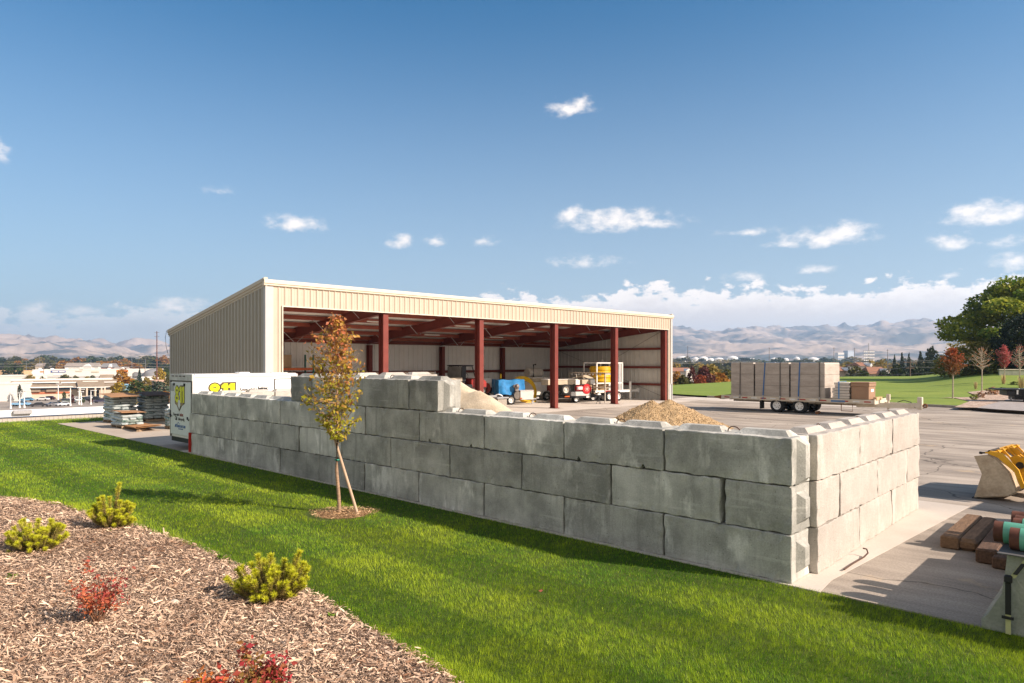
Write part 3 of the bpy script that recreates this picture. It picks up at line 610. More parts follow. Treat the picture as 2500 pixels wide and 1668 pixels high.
MB().cyl((BL-.34,.6,5.2), (BL-.34,BD-.6,.3), .012, n=6).build('brace_rod', rod, shed)
MB().cyl((BL-.37,.6,.3), (BL-.37,BD-.6,3.9), .012, n=6).build('brace_rod', rod, shed)
MB().cyl((colx[0]+.2,BD-.36,3.9), (colx[1]-.2,BD-.36,.3), .012, n=6).build('brace_rod', rod, shed)
MB().cyl((colx[0]+.2,BD-.33,.3), (colx[1]-.2,BD-.33,3.9), .012, n=6).build('brace_rod', rod, shed)
for x_, y in ((15.5,5.2),(21.5,5.2),(26.5,5.2),(9,5.2),(15.5,8.4),(21.5,8.4)):
    z = BZ - .4 - slope * y
    MB().cbox((x_,y,z-.03), (1.25,.16,.07), b=.02).build('ceiling_light', mat('light_fixture', (.8,.79,.75), .4, var=.02), shed)
# ================================================================== GRASS, MULCH, PLANTS
rs = np.random.RandomState(11)
bed_edge = [(-13.2,14.6),(-10.6,14.1),(-9.0,13.4),(-7.45,12.3),(-6.19,11.46),(-4.46,10.04),(-3.65,9.29),(-2.39,8.24),(-1.42,7.05),(-.69,6.23),(-.35,5.6),(-.15,4.6),(-.1,3.2)]
bed_poly = bed_edge + [(-14,3.2)]
def catm(pts, k=6):
    out = []
    for i in range(len(pts)-1):
        p0, p1, p2, p3 = [np.array(pts[max(0, min(len(pts)-1, j))], float) for j in (i-1, i, i+1, i+2)]
        for s in range(k):
            t = s / k; out.append(tuple(.5*((2*p1)+(-p0+p2)*t+(2*p0-5*p1+4*p2-p3)*t*t+(-p0+3*p1-3*p2+p3)*t**3)))
    return out + [tuple(pts[-1])]
edge_s = catm(bed_edge); bed_s = edge_s + [(-14,3.2)]
def inside(px, py, poly):
    r = np.zeros(len(px), bool); n = len(poly)
    for i in range(n):
        x0, y0 = poly[i]; x1, y1 = poly[(i+1) % n]
        c = ((y0 > py) != (y1 > py)) & (px < (x1 - x0) * (py - y0) / (y1 - y0 + 1e-12) + x0); r ^= c
    return r
def edge_dist(px, py, poly):
    d = np.full(len(px), 1e9)
    for i in range(len(poly)-1):
        a = np.array(poly[i]); b = np.array(poly[i+1]); ab = b - a; t = np.clip(((px-a[0])*ab[0]+(py-a[1])*ab[1])/(ab@ab), 0, 1)
        d = np.minimum(d, np.hypot(px-a[0]-t*ab[0], py-a[1]-t*ab[1]))
    return d
def vnoise(x, y, s, seed=0):
    """smooth value noise"""
    g = np.random.RandomState(seed).rand(256, 256); X_, Y2 = x*s+100, y*s+100; i, j = np.floor(X_).astype(int), np.floor(Y2).astype(int); f, h = X_-i, Y2-j; f = f*f*(3-2*f); h = h*h*(3-2*h)
    q = lambda a, b: g[a % 256, b % 256]
    return (q(i,j)*(1-f)+q(i+1,j)*f)*(1-h)+(q(i,j+1)*(1-f)+q(i+1,j+1)*f)*h
def uv(x, y):
    dx, dy = x - A[0], y - A[1]; return dx*UX + dy*UY, dx*UY - dy*UX
TREE = (-3.22, 12.6)
def grass(N):
    Yd = np.exp(rs.uniform(math.log(4.3), math.log(40), N)); X_ = rs.uniform(-.95, .95, N) * Yd
    u, v = uv(X_, Yd); ok = (v < -.06 + .05*vnoise(u, v, 5, 3)) | ((u > 33.05) & (v < 13)); ok &= (u < 36.0) & ~inside(X_ + .16*(vnoise(X_, Yd, 5., 61)-.5) + rs.normal(0,.018,N), Yd + .16*(vnoise(X_, Yd, 5., 62)-.5) + rs.normal(0,.018,N), bed_s)
    ring = np.hypot(X_ - TREE[0], Yd - TREE[1]); ok &= ring > .52 + .12*vnoise(X_, Yd, 6, 9)
    X_, Yd, u, v = X_[ok], Yd[ok], u[ok], v[ok]; n = len(X_)
    ed = edge_dist(X_, Yd, edge_s)
    pat = vnoise(X_, Yd, .55, 1)*.5 + vnoise(X_, Yd, 1.7, 2)*.3 + vnoise(X_, Yd, 5., 5)*.2
    stripe = .5 + .5*np.sign(np.sin((v + .12*np.sin(u*.5)) * math.pi / .85)) * np.minimum(1, np.abs(np.sin(v*math.pi/.85))*3)
    h = (.02 + .024*rs.rand(n)) * (.75 + .6*pat) * (1 + .5*(ed < .12)); w = np.maximum(.0035, Yd*.00048) * rs.uniform(.7, 1.3, n)
    a = rs.uniform(0, 2*math.pi, n); lean = h * rs.uniform(.05, .7, n); la = rs.uniform(0, 2*math.pi, n)
    # mown one way, then the other
    lx = lean*np.cos(la) + h*.22*np.where(stripe > .5, 1, -1)*UX; ly = lean*np.sin(la) + h*.22*np.where(stripe > .5, 1, -1)*UY
    z0 = np.full(n, -.015); ca, sa = np.cos(a)*w/2, np.sin(a)*w/2
    tex = vnoise(X_, Yd, 13., 41)*.5 + vnoise(X_, Yd, 31., 42)*.5; h = h*(.6+.8*tex)
    V = np.empty((n, 3, 3), np.float32); V[:,0] = np.stack([X_-ca, Yd-sa, z0], 1); V[:,1] = np.stack([X_+ca, Yd+sa, z0], 1); V[:,2] = np.stack([X_+lx, Yd+ly, h-.01], 1)
    hue = np.clip(-.05 + 1.5*(pat-.22) + rs.normal(0, .16, n) + .20*(stripe-.5) + .5*np.clip(1-ed/.35, 0, 1)*(vnoise(X_, Yd, 2, 8) > .5)*(X_ < -6), 0, 1)
    br = np.clip(.5 + rs.normal(0, .2, n) + .22*(stripe-.5) + 1.1*(tex-.5), 0, 1); straw = rs.rand(n) < .035; hue = np.where(straw, 1.0, np.clip(hue + .5*(tex-.5), 0, 1)); br = np.where(straw, 1.0, br)
    c = np.zeros((n, 3, 4), np.float32); c[...,0] = hue[:,None]; c[...,1] = br[:,None]; c[...,3] = 1
    o = npmesh('grass', V.reshape(-1,3), np.arange(n*3).reshape(-1,3), leafmat('grass_blades', (.075,.215,.008), (.36,.45,.022), .34, .5), col=c.reshape(-1,4)); tag(o, kind='stuff'); return n
grass(1500000)
# --- mulch bed
def bed_h(x, y): 
    return .0 + .035*np.clip(edge_dist(x, y, edge_s)/.5, 0, 1) + .03*(vnoise(x, y, 2.2, 21)-.5)
gx, gy = np.meshgrid(np.linspace(-14, 0, 120), np.linspace(3.2, 15, 100), indexing='ij'); fx, fy = gx.ravel(), gy.ravel(); ins = inside(fx, fy, bed_s); zz = np.where(ins, bed_h(fx, fy), -.03)
b0 = (np.arange(119)[:,None]*100 + np.arange(99)[None,:]).ravel(); Fq = np.stack([b0, b0+100, b0+101, b0+1], 1); keep = ins[Fq].any(1)
o = npmesh('mulch_bed', np.stack([fx, fy, zz], 1), Fq[keep], mat('mulch_soil', (.075,.045,.03), .95, scale=12, col2=(.20,.14,.10), world_=True), smooth=True); tag(o, kind='structure')
def chips(N, poly, zf, name, box, mat_, size=1., pale=.5, dens=1.):
    x0, x1, y0, y1 = box
    X_ = rs.uniform(x0, x1, N*3); Yd = np.exp(rs.uniform(math.log(max(y0, .5)), math.log(y1), N*3)); ok = inside(X_ + rs.normal(0,.03,N*3), Yd + rs.normal(0,.03,N*3), poly); X_, Yd = X_[ok][:N], Yd[ok][:N]; n = len(X_)
    ln = size*np.exp(rs.normal(math.log(.024), .62, n)); ln = np.clip(ln, .015*size, .16*size); w = np.clip(ln*rs.uniform(.08, .30, n), .004*size, .022*size)
    a = rs.uniform(0, 2*math.pi, n); a = np.where(rs.rand(n) < .45, rs.normal(.2, .5, n), a); tl = rs.normal(0, .40, n); rl = rs.normal(0, .6, n)
    d = np.stack([np.cos(a)*np.cos(tl), np.sin(a)*np.cos(tl), np.sin(tl)], 1); sd_ = np.stack([-np.sin(a)*np.cos(rl), np.cos(a)*np.cos(rl), np.sin(rl)], 1)
    c = np.stack([X_, Yd, zf(X_, Yd) + rs.uniform(.004, .038, n)*size], 1); up = np.cross(d, sd_)*(.004*size)
    e = rs.uniform(.35, .9, n)[:,None]; L2, W2 = d*ln[:,None]/2, sd_*w[:,None]/2
    V = np.stack([c-L2-W2*e, c-W2*.2*0-W2+up, c+L2-W2*e, c+L2+W2*e, c+W2+up, c-L2+W2*e], 1)
    f = np.array([[0,1,4,5],[1,2,3,4]]); Fq = (np.arange(n)[:,None,None]*6 + f[None]).reshape(-1,4)
    patch = vnoise(X_, Yd, .9, 31)*.6 + vnoise(X_, Yd, 3, 32)*.4
    t = np.clip(rs.beta(1.1, 1.0, n)*.85 + (patch-.5)*.5 + (pale-.5), 0, 1); col = np.zeros((n, 6, 4), np.float32); col[...,0] = t[:,None]; col[...,1] = rs.uniform(.2,.8,n)[:,None]; col[...,3] = 1
    o = npmesh(name, V.reshape(-1,3), Fq, mat_, col=col.reshape(-1,4)); tag(o, kind='stuff'); return o
chipm = leafmat('wood_chip', (.19,.098,.055), (.90,.68,.49), 0, .85)
chips(300000, bed_s, bed_h, 'wood_chips', (-12, .1, 4.4, 14.6), chipm)
# mulch ring at the young tree
straw = leafmat('straw_chip', (.30,.17,.08), (.62,.45,.26), 0, .85)
rp = [(TREE[0]+.1+.62*math.cos(t)*(1+.12*math.sin(3*t)), TREE[1]-.02+.55*math.sin(t)*(1+.1*math.cos(2*t))) for t in np.linspace(0, 2*math.pi, 24, endpoint=False)]
rh = lambda x, y: .03*np.clip(1-np.hypot(x-TREE[0]-.1, y-TREE[1])/.65, 0, 1)
mb = MB(); mb.add([(TREE[0]+.1, TREE[1], .02)] + [(x, y, -.02) for x, y in rp], [(0, i+1, (i+1) % 24 + 1) for i in range(24)]); tag(mb.build('mulch_ring', mat('ring_soil', (.20,.11,.05), .95)), kind='structure')
chips(2600, rp, rh, 'straw_mulch', (TREE[0]-.7, TREE[0]+.85, TREE[1]-.7, TREE[1]+.7), straw, .8, .6)

# --- leaf helpers
def leaves(P, size, seed, droop=.5, asp=.6, fold=True):
    """P (n,3) -> two-triangle folded leaf each; returns V,F"""
    r_ = np.random.RandomState(seed); n = len(P); a = r_.uniform(0, 2*math.pi, n); el_ = r_.normal(-droop, .55, n)
    d = np.stack([np.cos(a)*np.cos(el_), np.sin(a)*np.cos(el_), np.sin(el_)], 1); h = r_.normal(0, 1, (n,3)); s = np.cross(d, h); s /= np.linalg.norm(s, axis=1)[:,None] + 1e-9
    k = (size*r_.uniform(.6, 1.3, n))[:,None]; nrm = np.cross(d, s)
    V = np.stack([P, P + d*k*.45 + s*k*asp*.5 + nrm*k*.12, P + d*k, P + d*k*.45 - s*k*asp*.5 + nrm*k*.12], 1).reshape(-1,3)
    b = np.arange(n)[:,None]*4; return V, np.concatenate([b+np.array([0,1,2]), b+np.array([0,2,3])]).astype(np.int32)
def huecol(t, br, k): 
    c = np.zeros((len(t), k, 4), np.float32); c[...,0] = np.clip(t,0,1)[:,None]; c[...,1] = np.clip(br,0,1)[:,None]; c[...,3] = 1; return c.reshape(-1,4)

# --- the young tree on the lawn
def young_tree():
    t = thing('young_tree', 'slender young tree turning red and gold on the lawn before the block wall', 'tree', (TREE[0], TREE[1], 0))
    s = .0026; prof = [(1455-p[0], p[1], p[2]) for p in ((925,-60,15),(850,-115,115),(760,-160,130),(680,-270,135),(600,-270,190),(480,-235,195),(400,-205,185),(330,-200,180),(200,-195,110),(110,-60,55),(50,-15,15))]
    def wid(z):
        zz = z / s
        for (a, l0, r0), (b, l1, r1) in zip(prof, prof[1:]):
            if a <= zz <= b: k = (zz-a)/(b-a); return (l0+(l1-l0)*k)*s, (r0+(r1-r0)*k)*s
        return -.02, .02
    bark = mat('young_bark', (.30,.20,.13), .85, var=.35, scale=14, stretch=(1,1,3))
    tr = MB(); path = [(0.035,0,-.05),(.02,0,.3),(-.02,0,.8),(-.01,0,1.4),(.0,.0,2.0),(-.02,.01,2.7),(-.01,0,3.35),(-.01,0,3.6)]; tr.tube(path, [.036,.033,.031,.028,.022,.014,.007,.003], 10)
    r_ = np.random.RandomState(4); P = []
    for k in range(165):
        z0 = 1.25 + 2.25*(k/165)**.95; zt = min(3.62, z0 + r_.uniform(.12, .55)); l, r = wid(zt); a = k*2.39996 + r_.uniform(-.4,.4); ex = (r if math.cos(a) > 0 else -l)
        rad = r_.uniform(.6, 1.12) ** .7; tip = Vector((math.cos(a)*ex*rad, math.sin(a)*(r - l)/2*rad, zt)); st = Vector((-.01, 0, z0)); md = st.lerp(tip, .5) + Vector((0,0,-.04))
        tr.tube([st, md, tip], [.008,.005,.002], 4)
        m = 5 + int(r_.rand()*11); 
        for q in range(m):
            f = r_.uniform(.25, 1.05); p = st.lerp(tip, f) if f > .5 else st.lerp(md, f*2); P.append([p.x + r_.normal(0,.035), p.y + r_.normal(0,.04), p.z + r_.normal(0,.035)])
    for k in range(120):
        z = r_.uniform(1.35, 3.6); l, r = wid(z); P.append([r_.uniform(l, r)*.8, r_.uniform(-.4,.4)*(r-l), z])
    P = np.array(P); tr.build('trunk', bark, t, smooth=True)
    V, Fc = leaves(P, .088, 5, .55, .62); k = (P[:,2]-1.3)/2.2
    hue = -.08 + .85*k + r_.normal(0,.24,len(P)); V_, c = V, huecol(hue, r_.uniform(.15,.95,len(P)), 4)
    npmesh('crown', V_, Fc, leafmat('young_tree_leaves', (.38,.37,.03), (.55,.19,.095), .45, .42), t, c)
    MB().tube([(.033,0,.98),(.0,.033,.985),(-.045,0,.98),(0,-.034,.985)], .014, 6, True).build('tie', mat('green_tie', (.0,.17,.11), .5), t)
    st = MB(); st.cyl((.62*.0+0,0,0), (0,0,1.72), .027, .025, n=10)
    o = st.build('support_stake', mat('stake_wood', (.46,.33,.23), .8, var=.2, scale=5, stretch=(1,1,.2)), smooth=True); b_, t_ = Vector((.395, -.09, -.03)), Vector((-.155, .07, 1.62))
    o.location = Vector((TREE[0], TREE[1], 0)) + b_; o.rotation_euler = (t_-b_).to_track_quat('Z','Y').to_euler(); o.scale = (1,1,(t_-b_).length/1.72); tag(o, 'pale round wooden stake leaning against the young lawn tree', 'stake')
young_tree()

# --- dwarf pines in the bed
needm = leafmat('pine_needles', (.37,.30,.10), (.58,.60,.03), .3, .5)
def dwarf_pine(loc, shoots, label, seed, spread, H):
    t = thing('dwarf_pine', label, 'shrub', loc, 0, 'dwarf pines in the mulch bed'); r_ = np.random.RandomState(seed); st = MB(); V = []; hue = []; br = []
    for (tx, ty, tz) in shoots:
        tip = np.array([tx, ty, tz]); base = np.array([tx*.12, ty*.12, .02]); mid = base*.45 + tip*.55 + np.array([tx*.1, ty*.1, -.03]); st.tube([base, mid, tip], [.011,.007,.004], 5)
        L_ = max(.2, np.linalg.norm(tip-base)); n = int(420*L_/.4)
        for k in range(n):
            f = 1 - r_.rand()**1.5*.72; p = mid + (tip-mid)*((f-.5)*2) if f > .5 else base + (mid-base)*f*2
            ax = tip - mid; ax /= np.linalg.norm(ax); h = r_.normal(0,1,3); sd_ = np.cross(ax, h); sd_ /= np.linalg.norm(sd_); ln = r_.uniform(.03,.058)*(1.15 if f > .8 else .9)
            d = ax*r_.uniform(.3,1.1) + sd_; d /= np.linalg.norm(d); w = np.cross(d, h); w = w/np.linalg.norm(w)*.0032*r_.uniform(.8,1.5); V += [p-w, p+w, p+d*ln]
            hue.append((f-.66)*2.6 + r_.normal(0,.2)); br.append(.42 + .35*(f > .8)*r_.rand() + r_.normal(0,.2))
        for k in range(64):      # the bright bud cluster at each tip
            h = r_.normal(0,1,3); h[2] = abs(h[2])*1.1; h /= np.linalg.norm(h); p = tip + h*r_.uniform(0,.012); w = np.cross(h, r_.normal(0,1,3)); w = w/np.linalg.norm(w)*.003; V += [p-w, p+w, p+h*r_.uniform(.025,.046)]; hue.append(1+r_.normal(0,.12)); br.append(.65+r_.normal(0,.15))
    st.build('stems', mat('pine_bark', (.17,.11,.07), .9), t); npmesh('needles', np.array(V), np.arange(len(V)).reshape(-1,3), needm, t, huecol(np.array(hue), np.array(br), 3))
def shoots_from(seed, pts, extra, W_, H_):
    r_ = random.Random(seed); out = [(x, r_.uniform(-.2,.2), z) for x, z in pts]
    for k in range(extra):
        a = r_.uniform(0, 2*math.pi); q = r_.uniform(.25,1)**.6; out.append((math.cos(a)*W_*q, math.sin(a)*W_*.8*q, H_*r_.uniform(.22,.78)*(1.12-.35*q)))
    return out
def zpx(dx, dy, Yd): return (dx/F*Yd, dy/F*Yd)
b3 = G(662,1466); P3 = [zpx(x-662, 1466-y, b3.y) for x, y in ((638,1350),(660,1357),(735,1345),(722,1360),(575,1395),(568,1402),(677,1380),(700,1395),(745,1410),(750,1420),(615,1388),(630,1400),(735,1385),(720,1450),(660,1470),(625,1450),(600,1430),(640,1440),(690,1430))]
dwarf_pine(b3, shoots_from(3, P3, 90, .43, .64), 'sprawling yellow green dwarf pine at the lawn edge, nearest of the three', 3, 0, 0)
b1 = G(92,1347); P1 = [zpx(x-92, 1347-y, b1.y) for x, y in ((75,1264),(33,1280),(22,1293),(105,1266),(125,1270),(148,1280),(155,1308),(60,1300),(90,1290),(115,1290),(140,1290),(110,1305),(128,1320),(45,1340),(75,1325))]
dwarf_pine(b1, shoots_from(1, P1, 86, .40, .56), 'round bright yellow dwarf pine at the left edge of the photo', 1, 0, 0)
b2 = G(272,1292); P2 = [zpx(x-272, 1292-y, b2.y) for x, y in ((276,1186),(272,1200),(265,1208),(282,1210),(228,1222),(235,1235),(245,1215),(300,1222),(315,1232),(320,1240),(290,1225),(310,1258),(325,1265),(235,1265),(250,1285),(275,1290),(300,1290),(260,1240),(285,1245))]
dwarf_pine(b2, shoots_from(2, P2, 84, .36, .62), 'taller upright dwarf pine between mulch and lawn with a pointed top', 2, 0, 0)
# --- red-leaved shrubs
def red_shrub(loc, label, seed, H_, W_, c1, c2, nst, ls, spire=True):
    t = thing('red_shrub', label, 'shrub', loc, 0, 'small red shrubs in the mulch bed'); r_ = np.random.RandomState(seed); st = MB(); P = []; T = []
    for k in range(nst):
        a = r_.uniform(0, 2*math.pi); q = r_.uniform(.3,1); h = H_*r_.uniform(.42,.78)
        tip = np.array([math.cos(a)*W_*q, math.sin(a)*W_*q*.8, h]); 
        if k == 0 and spire: tip = np.array([-.1, 0, H_])
        b = np.array([r_.normal(0,.02), r_.normal(0,.02), 0]); m = b*.5+tip*.5+np.array([0,0,.03]); st.tube([b, m, tip], [.006,.004,.002], 5)
        lo = .45 if k else .78
        for q in range(int(26 if k else 34)):
            f = r_.uniform(lo, 1.02); p = b + (m-b)*f*2 if f < .5 else m + (tip-m)*(f-.5)*2; P.append(p + r_.normal(0,.028,3)); T.append((1-f)*1.3 + (.35 if tip[0] < 0 else 0) + r_.normal(0,.25))
    P = np.array(P); st.build('stems', mat('shrub_twigs', (.16,.085,.05), .85), t); V, Fc = leaves(P, ls, seed, .1, .6)
    npmesh('leaves', V, Fc, leafmat('red_leaves_%d' % seed, c1, c2, .35, .45), t, huecol(np.array(T), r_.uniform(.2,.9,len(P)), 4))
red_shrub(G(236,1530), 'low shrub with crimson leaves and bare stems in the mulch', 41, .70, .33, (.33,.05,.055), (.62,.20,.08), 30, .042)
red_shrub(D(628,5.35,.02), 'small shrub with green and red leaves at the bottom edge', 42, .54, .26, (.42,.05,.06), (.22,.20,.04), 34, .055)
red_shrub(D(498,5.30,.02), 'small shrub with orange red leaves left of the green one at bottom edge', 43, .40, .25, (.52,.09,.06), (.45,.26,.04), 28, .055, False)
# --- the pale stone and a few weeds
def stone(loc, r_, label):
    mb = MB(); vs = []; n, m = 14, 9
    for i in range(m+1):
        for j in range(n):
            p = Vector((math.sin(math.pi*i/m)*math.cos(2*math.pi*j/n), math.sin(math.pi*i/m)*math.sin(2*math.pi*j/n), math.cos(math.pi*i/m))); k = 1 + .22*noise.noise(p*1.7 + Vector((r_*91,0,0))); vs.append((p.x*r_*k*1.15, p.y*r_*k, p.z*r_*k*.7 + r_*.45))
    mb.add(vs, [(i*n+j, i*n+(j+1)%n, (i+1)*n+(j+1)%n, (i+1)*n+j) for i in range(m) for j in range(n)]); o = mb.build('stone', mat('pale_stone', (.55,.47,.38), .85), smooth=True); o.location = loc; tag(o, label, 'stone')
stone(G(426,1482)+Vector((0,0,.03)), .045, 'pale rounded stone lying alone in the wood chip mulch')
stone(G(62,1281)+Vector((0,0,.03)), .06, 'flat tan stone behind the bright yellow dwarf pine')
def weed(loc, label, seed, s=.1):
    r_ = np.random.RandomState(seed); P = np.stack([r_.normal(0,s*.28,26), r_.normal(0,s*.28,26), r_.uniform(.02,.05,26)], 1); V, Fc = leaves(P, s*.55, seed, -.3, .5)
    o = npmesh('weed', V, Fc, leafmat('weed_leaves', (.10,.20,.02), (.20,.30,.03), .3), None, huecol(r_.rand(26), r_.rand(26), 4)); o.location = loc; tag(o, label, 'weed')
weed(G(30,1419), 'little green weed in the mulch near the left edge of the photo', 51, .13)
weed(G(538,1368), 'little green weed in the mulch beside the lawn edge', 52, .1)
weed(G(805,1512), 'little green weed in the mulch at the lower right end of the bed', 53, .09)
weed(G(268,1300), 'tiny weed at the foot of the taller dwarf pine', 54, .08)

def fallen(loc, label, seed):
    V, Fc = leaves(np.zeros((1,3)), .09, seed, 0, .7); V[:,2] = np.abs(V[:,2])*.3 + .03; o = npmesh('fallen_leaf', V, Fc, mat('fallen_leaf_red', (.42,.12,.07), .6), None); o.location = loc; tag(o, label, 'leaf')
fallen(G(957,1280), 'small red fallen leaf on the grass right of the young tree', 3); fallen(G(760,1235), 'small red fallen leaf on the grass left of the mulch ring', 4); fallen(G(1320,1452), 'small red fallen leaf on the grass below the block wall', 5)
# ================================================================== YARD THINGS
def wheel(parent, c, r, w, ax, name='wheel', rimcol=None, dual=False, hub=True):
    """tyre + rim as a part with a sub-part, in the parent's coordinates; ax points to the outer side"""
    ax = Vector(ax).normalized(); c = Vector(c)
    prof = [(r*.60,-w/2),(r*.86,-w/2),(r*.97,-w*.40),(r,-w*.30),(r,-w*.1),(r*.975,-w*.08),(r*.975,w*.08),(r,w*.1),(r,w*.30),(r*.97,w*.40),(r*.86,w/2),(r*.60,w/2),(r*.57,w*.2),(r*.57,-w*.2),(r*.60,-w/2)]
    mb = MB(); mb.lathe(prof, c, ax, 28)
    if dual: mb.lathe(prof, c - ax*w*1.15, ax, 28)
    t = mb.build(name, dk_rubber, parent, smooth=True)
    m = MB(); m.lathe([(r*.60,w*.46),(r*.57,w*.40),(r*.50,w*.20),(r*.46,w*.05),(r*.22,w*.12),(r*.20,w*.30),(r*.08,w*.32),(0,w*.32)], c, ax, 24); rm = m.build('rim', rimcol or wht, t, smooth=True)
    q = ax.to_track_quat('Z','Y').to_matrix(); h = MB()
    for k in range(6):
        a = k*math.pi/3; p = c + q @ Vector((r*.34*math.cos(a), r*.34*math.sin(a), w*.085)); h.cyl(p, p + ax*.012, r*.055, n=8)
    h.build('vent_hole', blk, t); return t
def text_mesh(body, size, m, parent, loc, rot, name='lettering', offset=0., ext=.004, align='LEFT', shear=0., sx_=1.):
    cu = bpy.data.curves.new(name, 'FONT'); cu.body = body; cu.size = size; cu.offset = offset; cu.extrude = ext; cu.align_x = align; cu.shear = shear; cu.resolution_u = 3
    o = bpy.data.objects.new(name, cu); C.objects.link(o); bpy.context.view_layer.update()
    me = bpy.data.meshes.new_from_object(o.evaluated_get(bpy.context.evaluated_depsgraph_get())); bpy.data.objects.remove(o); bpy.data.curves.remove(cu)
    me.materials.clear(); me.materials.append(m); q = bpy.data.objects.new(name, me); C.objects.link(q); q.parent = parent; q.location = loc; q.rotation_euler = rot; q.scale = (sx_,1,1); return q
def digits(parent, x0, z0, h, wd, m, grow, axis, off):
    """heavy 811: grow widens every stroke; axis 'x' on the rear face, 'y' on the side"""
    mb = MB(); st = h*.21 + grow
    def put(out):
        if axis == 'x': mb.prism([(x0+a, z0+b) for a, b in out], (0,off,0), X, Z, (0,-.003,0))
        else: mb.prism([(x0+a, z0+b) for a, b in out], (off,0,0), Y2_, Z, (.003,0,0))
    Y2_ = Vector((0,1,0)); n = 20; W8 = wd*.42; 
    def ring(cx, cz, rx, rz, t):
        for k in range(n):
            a0, a1 = 2*math.pi*k/n, 2*math.pi*(k+1)/n; ii = max(.01, 1); put([(cx+(rx+grow)*math.cos(a0), cz+(rz+grow)*math.sin(a0)), (cx+(rx+grow)*math.cos(a1), cz+(rz+grow)*math.sin(a1)), (cx+max(.005,rx-t-grow)*math.cos(a1), cz+max(.005,rz-t*1.1-grow)*math.sin(a1)), (cx+max(.005,rx-t-grow)*math.cos(a0), cz+max(.005,rz-t*1.1-grow)*math.sin(a0))])
    ring(W8*.5, h*.27, W8*.5, h*.28, W8*.30); ring(W8*.5, h*.745, W8*.45, h*.26, W8*.28)
    for q in (.50, .77):
        x = wd*q; w = wd*.17; put([(x-grow+wd*.05,-grow),(x+w+wd*.05+grow,-grow),(x+w+wd*.05+grow,h+grow),(x+wd*.06-grow,h+grow),(x-wd*.03-grow,h*.86+grow),(x-wd*.03-grow,h*.70-grow),(x+wd*.05-grow,h*.74-grow)])
    return mb.build('logo', m, parent)
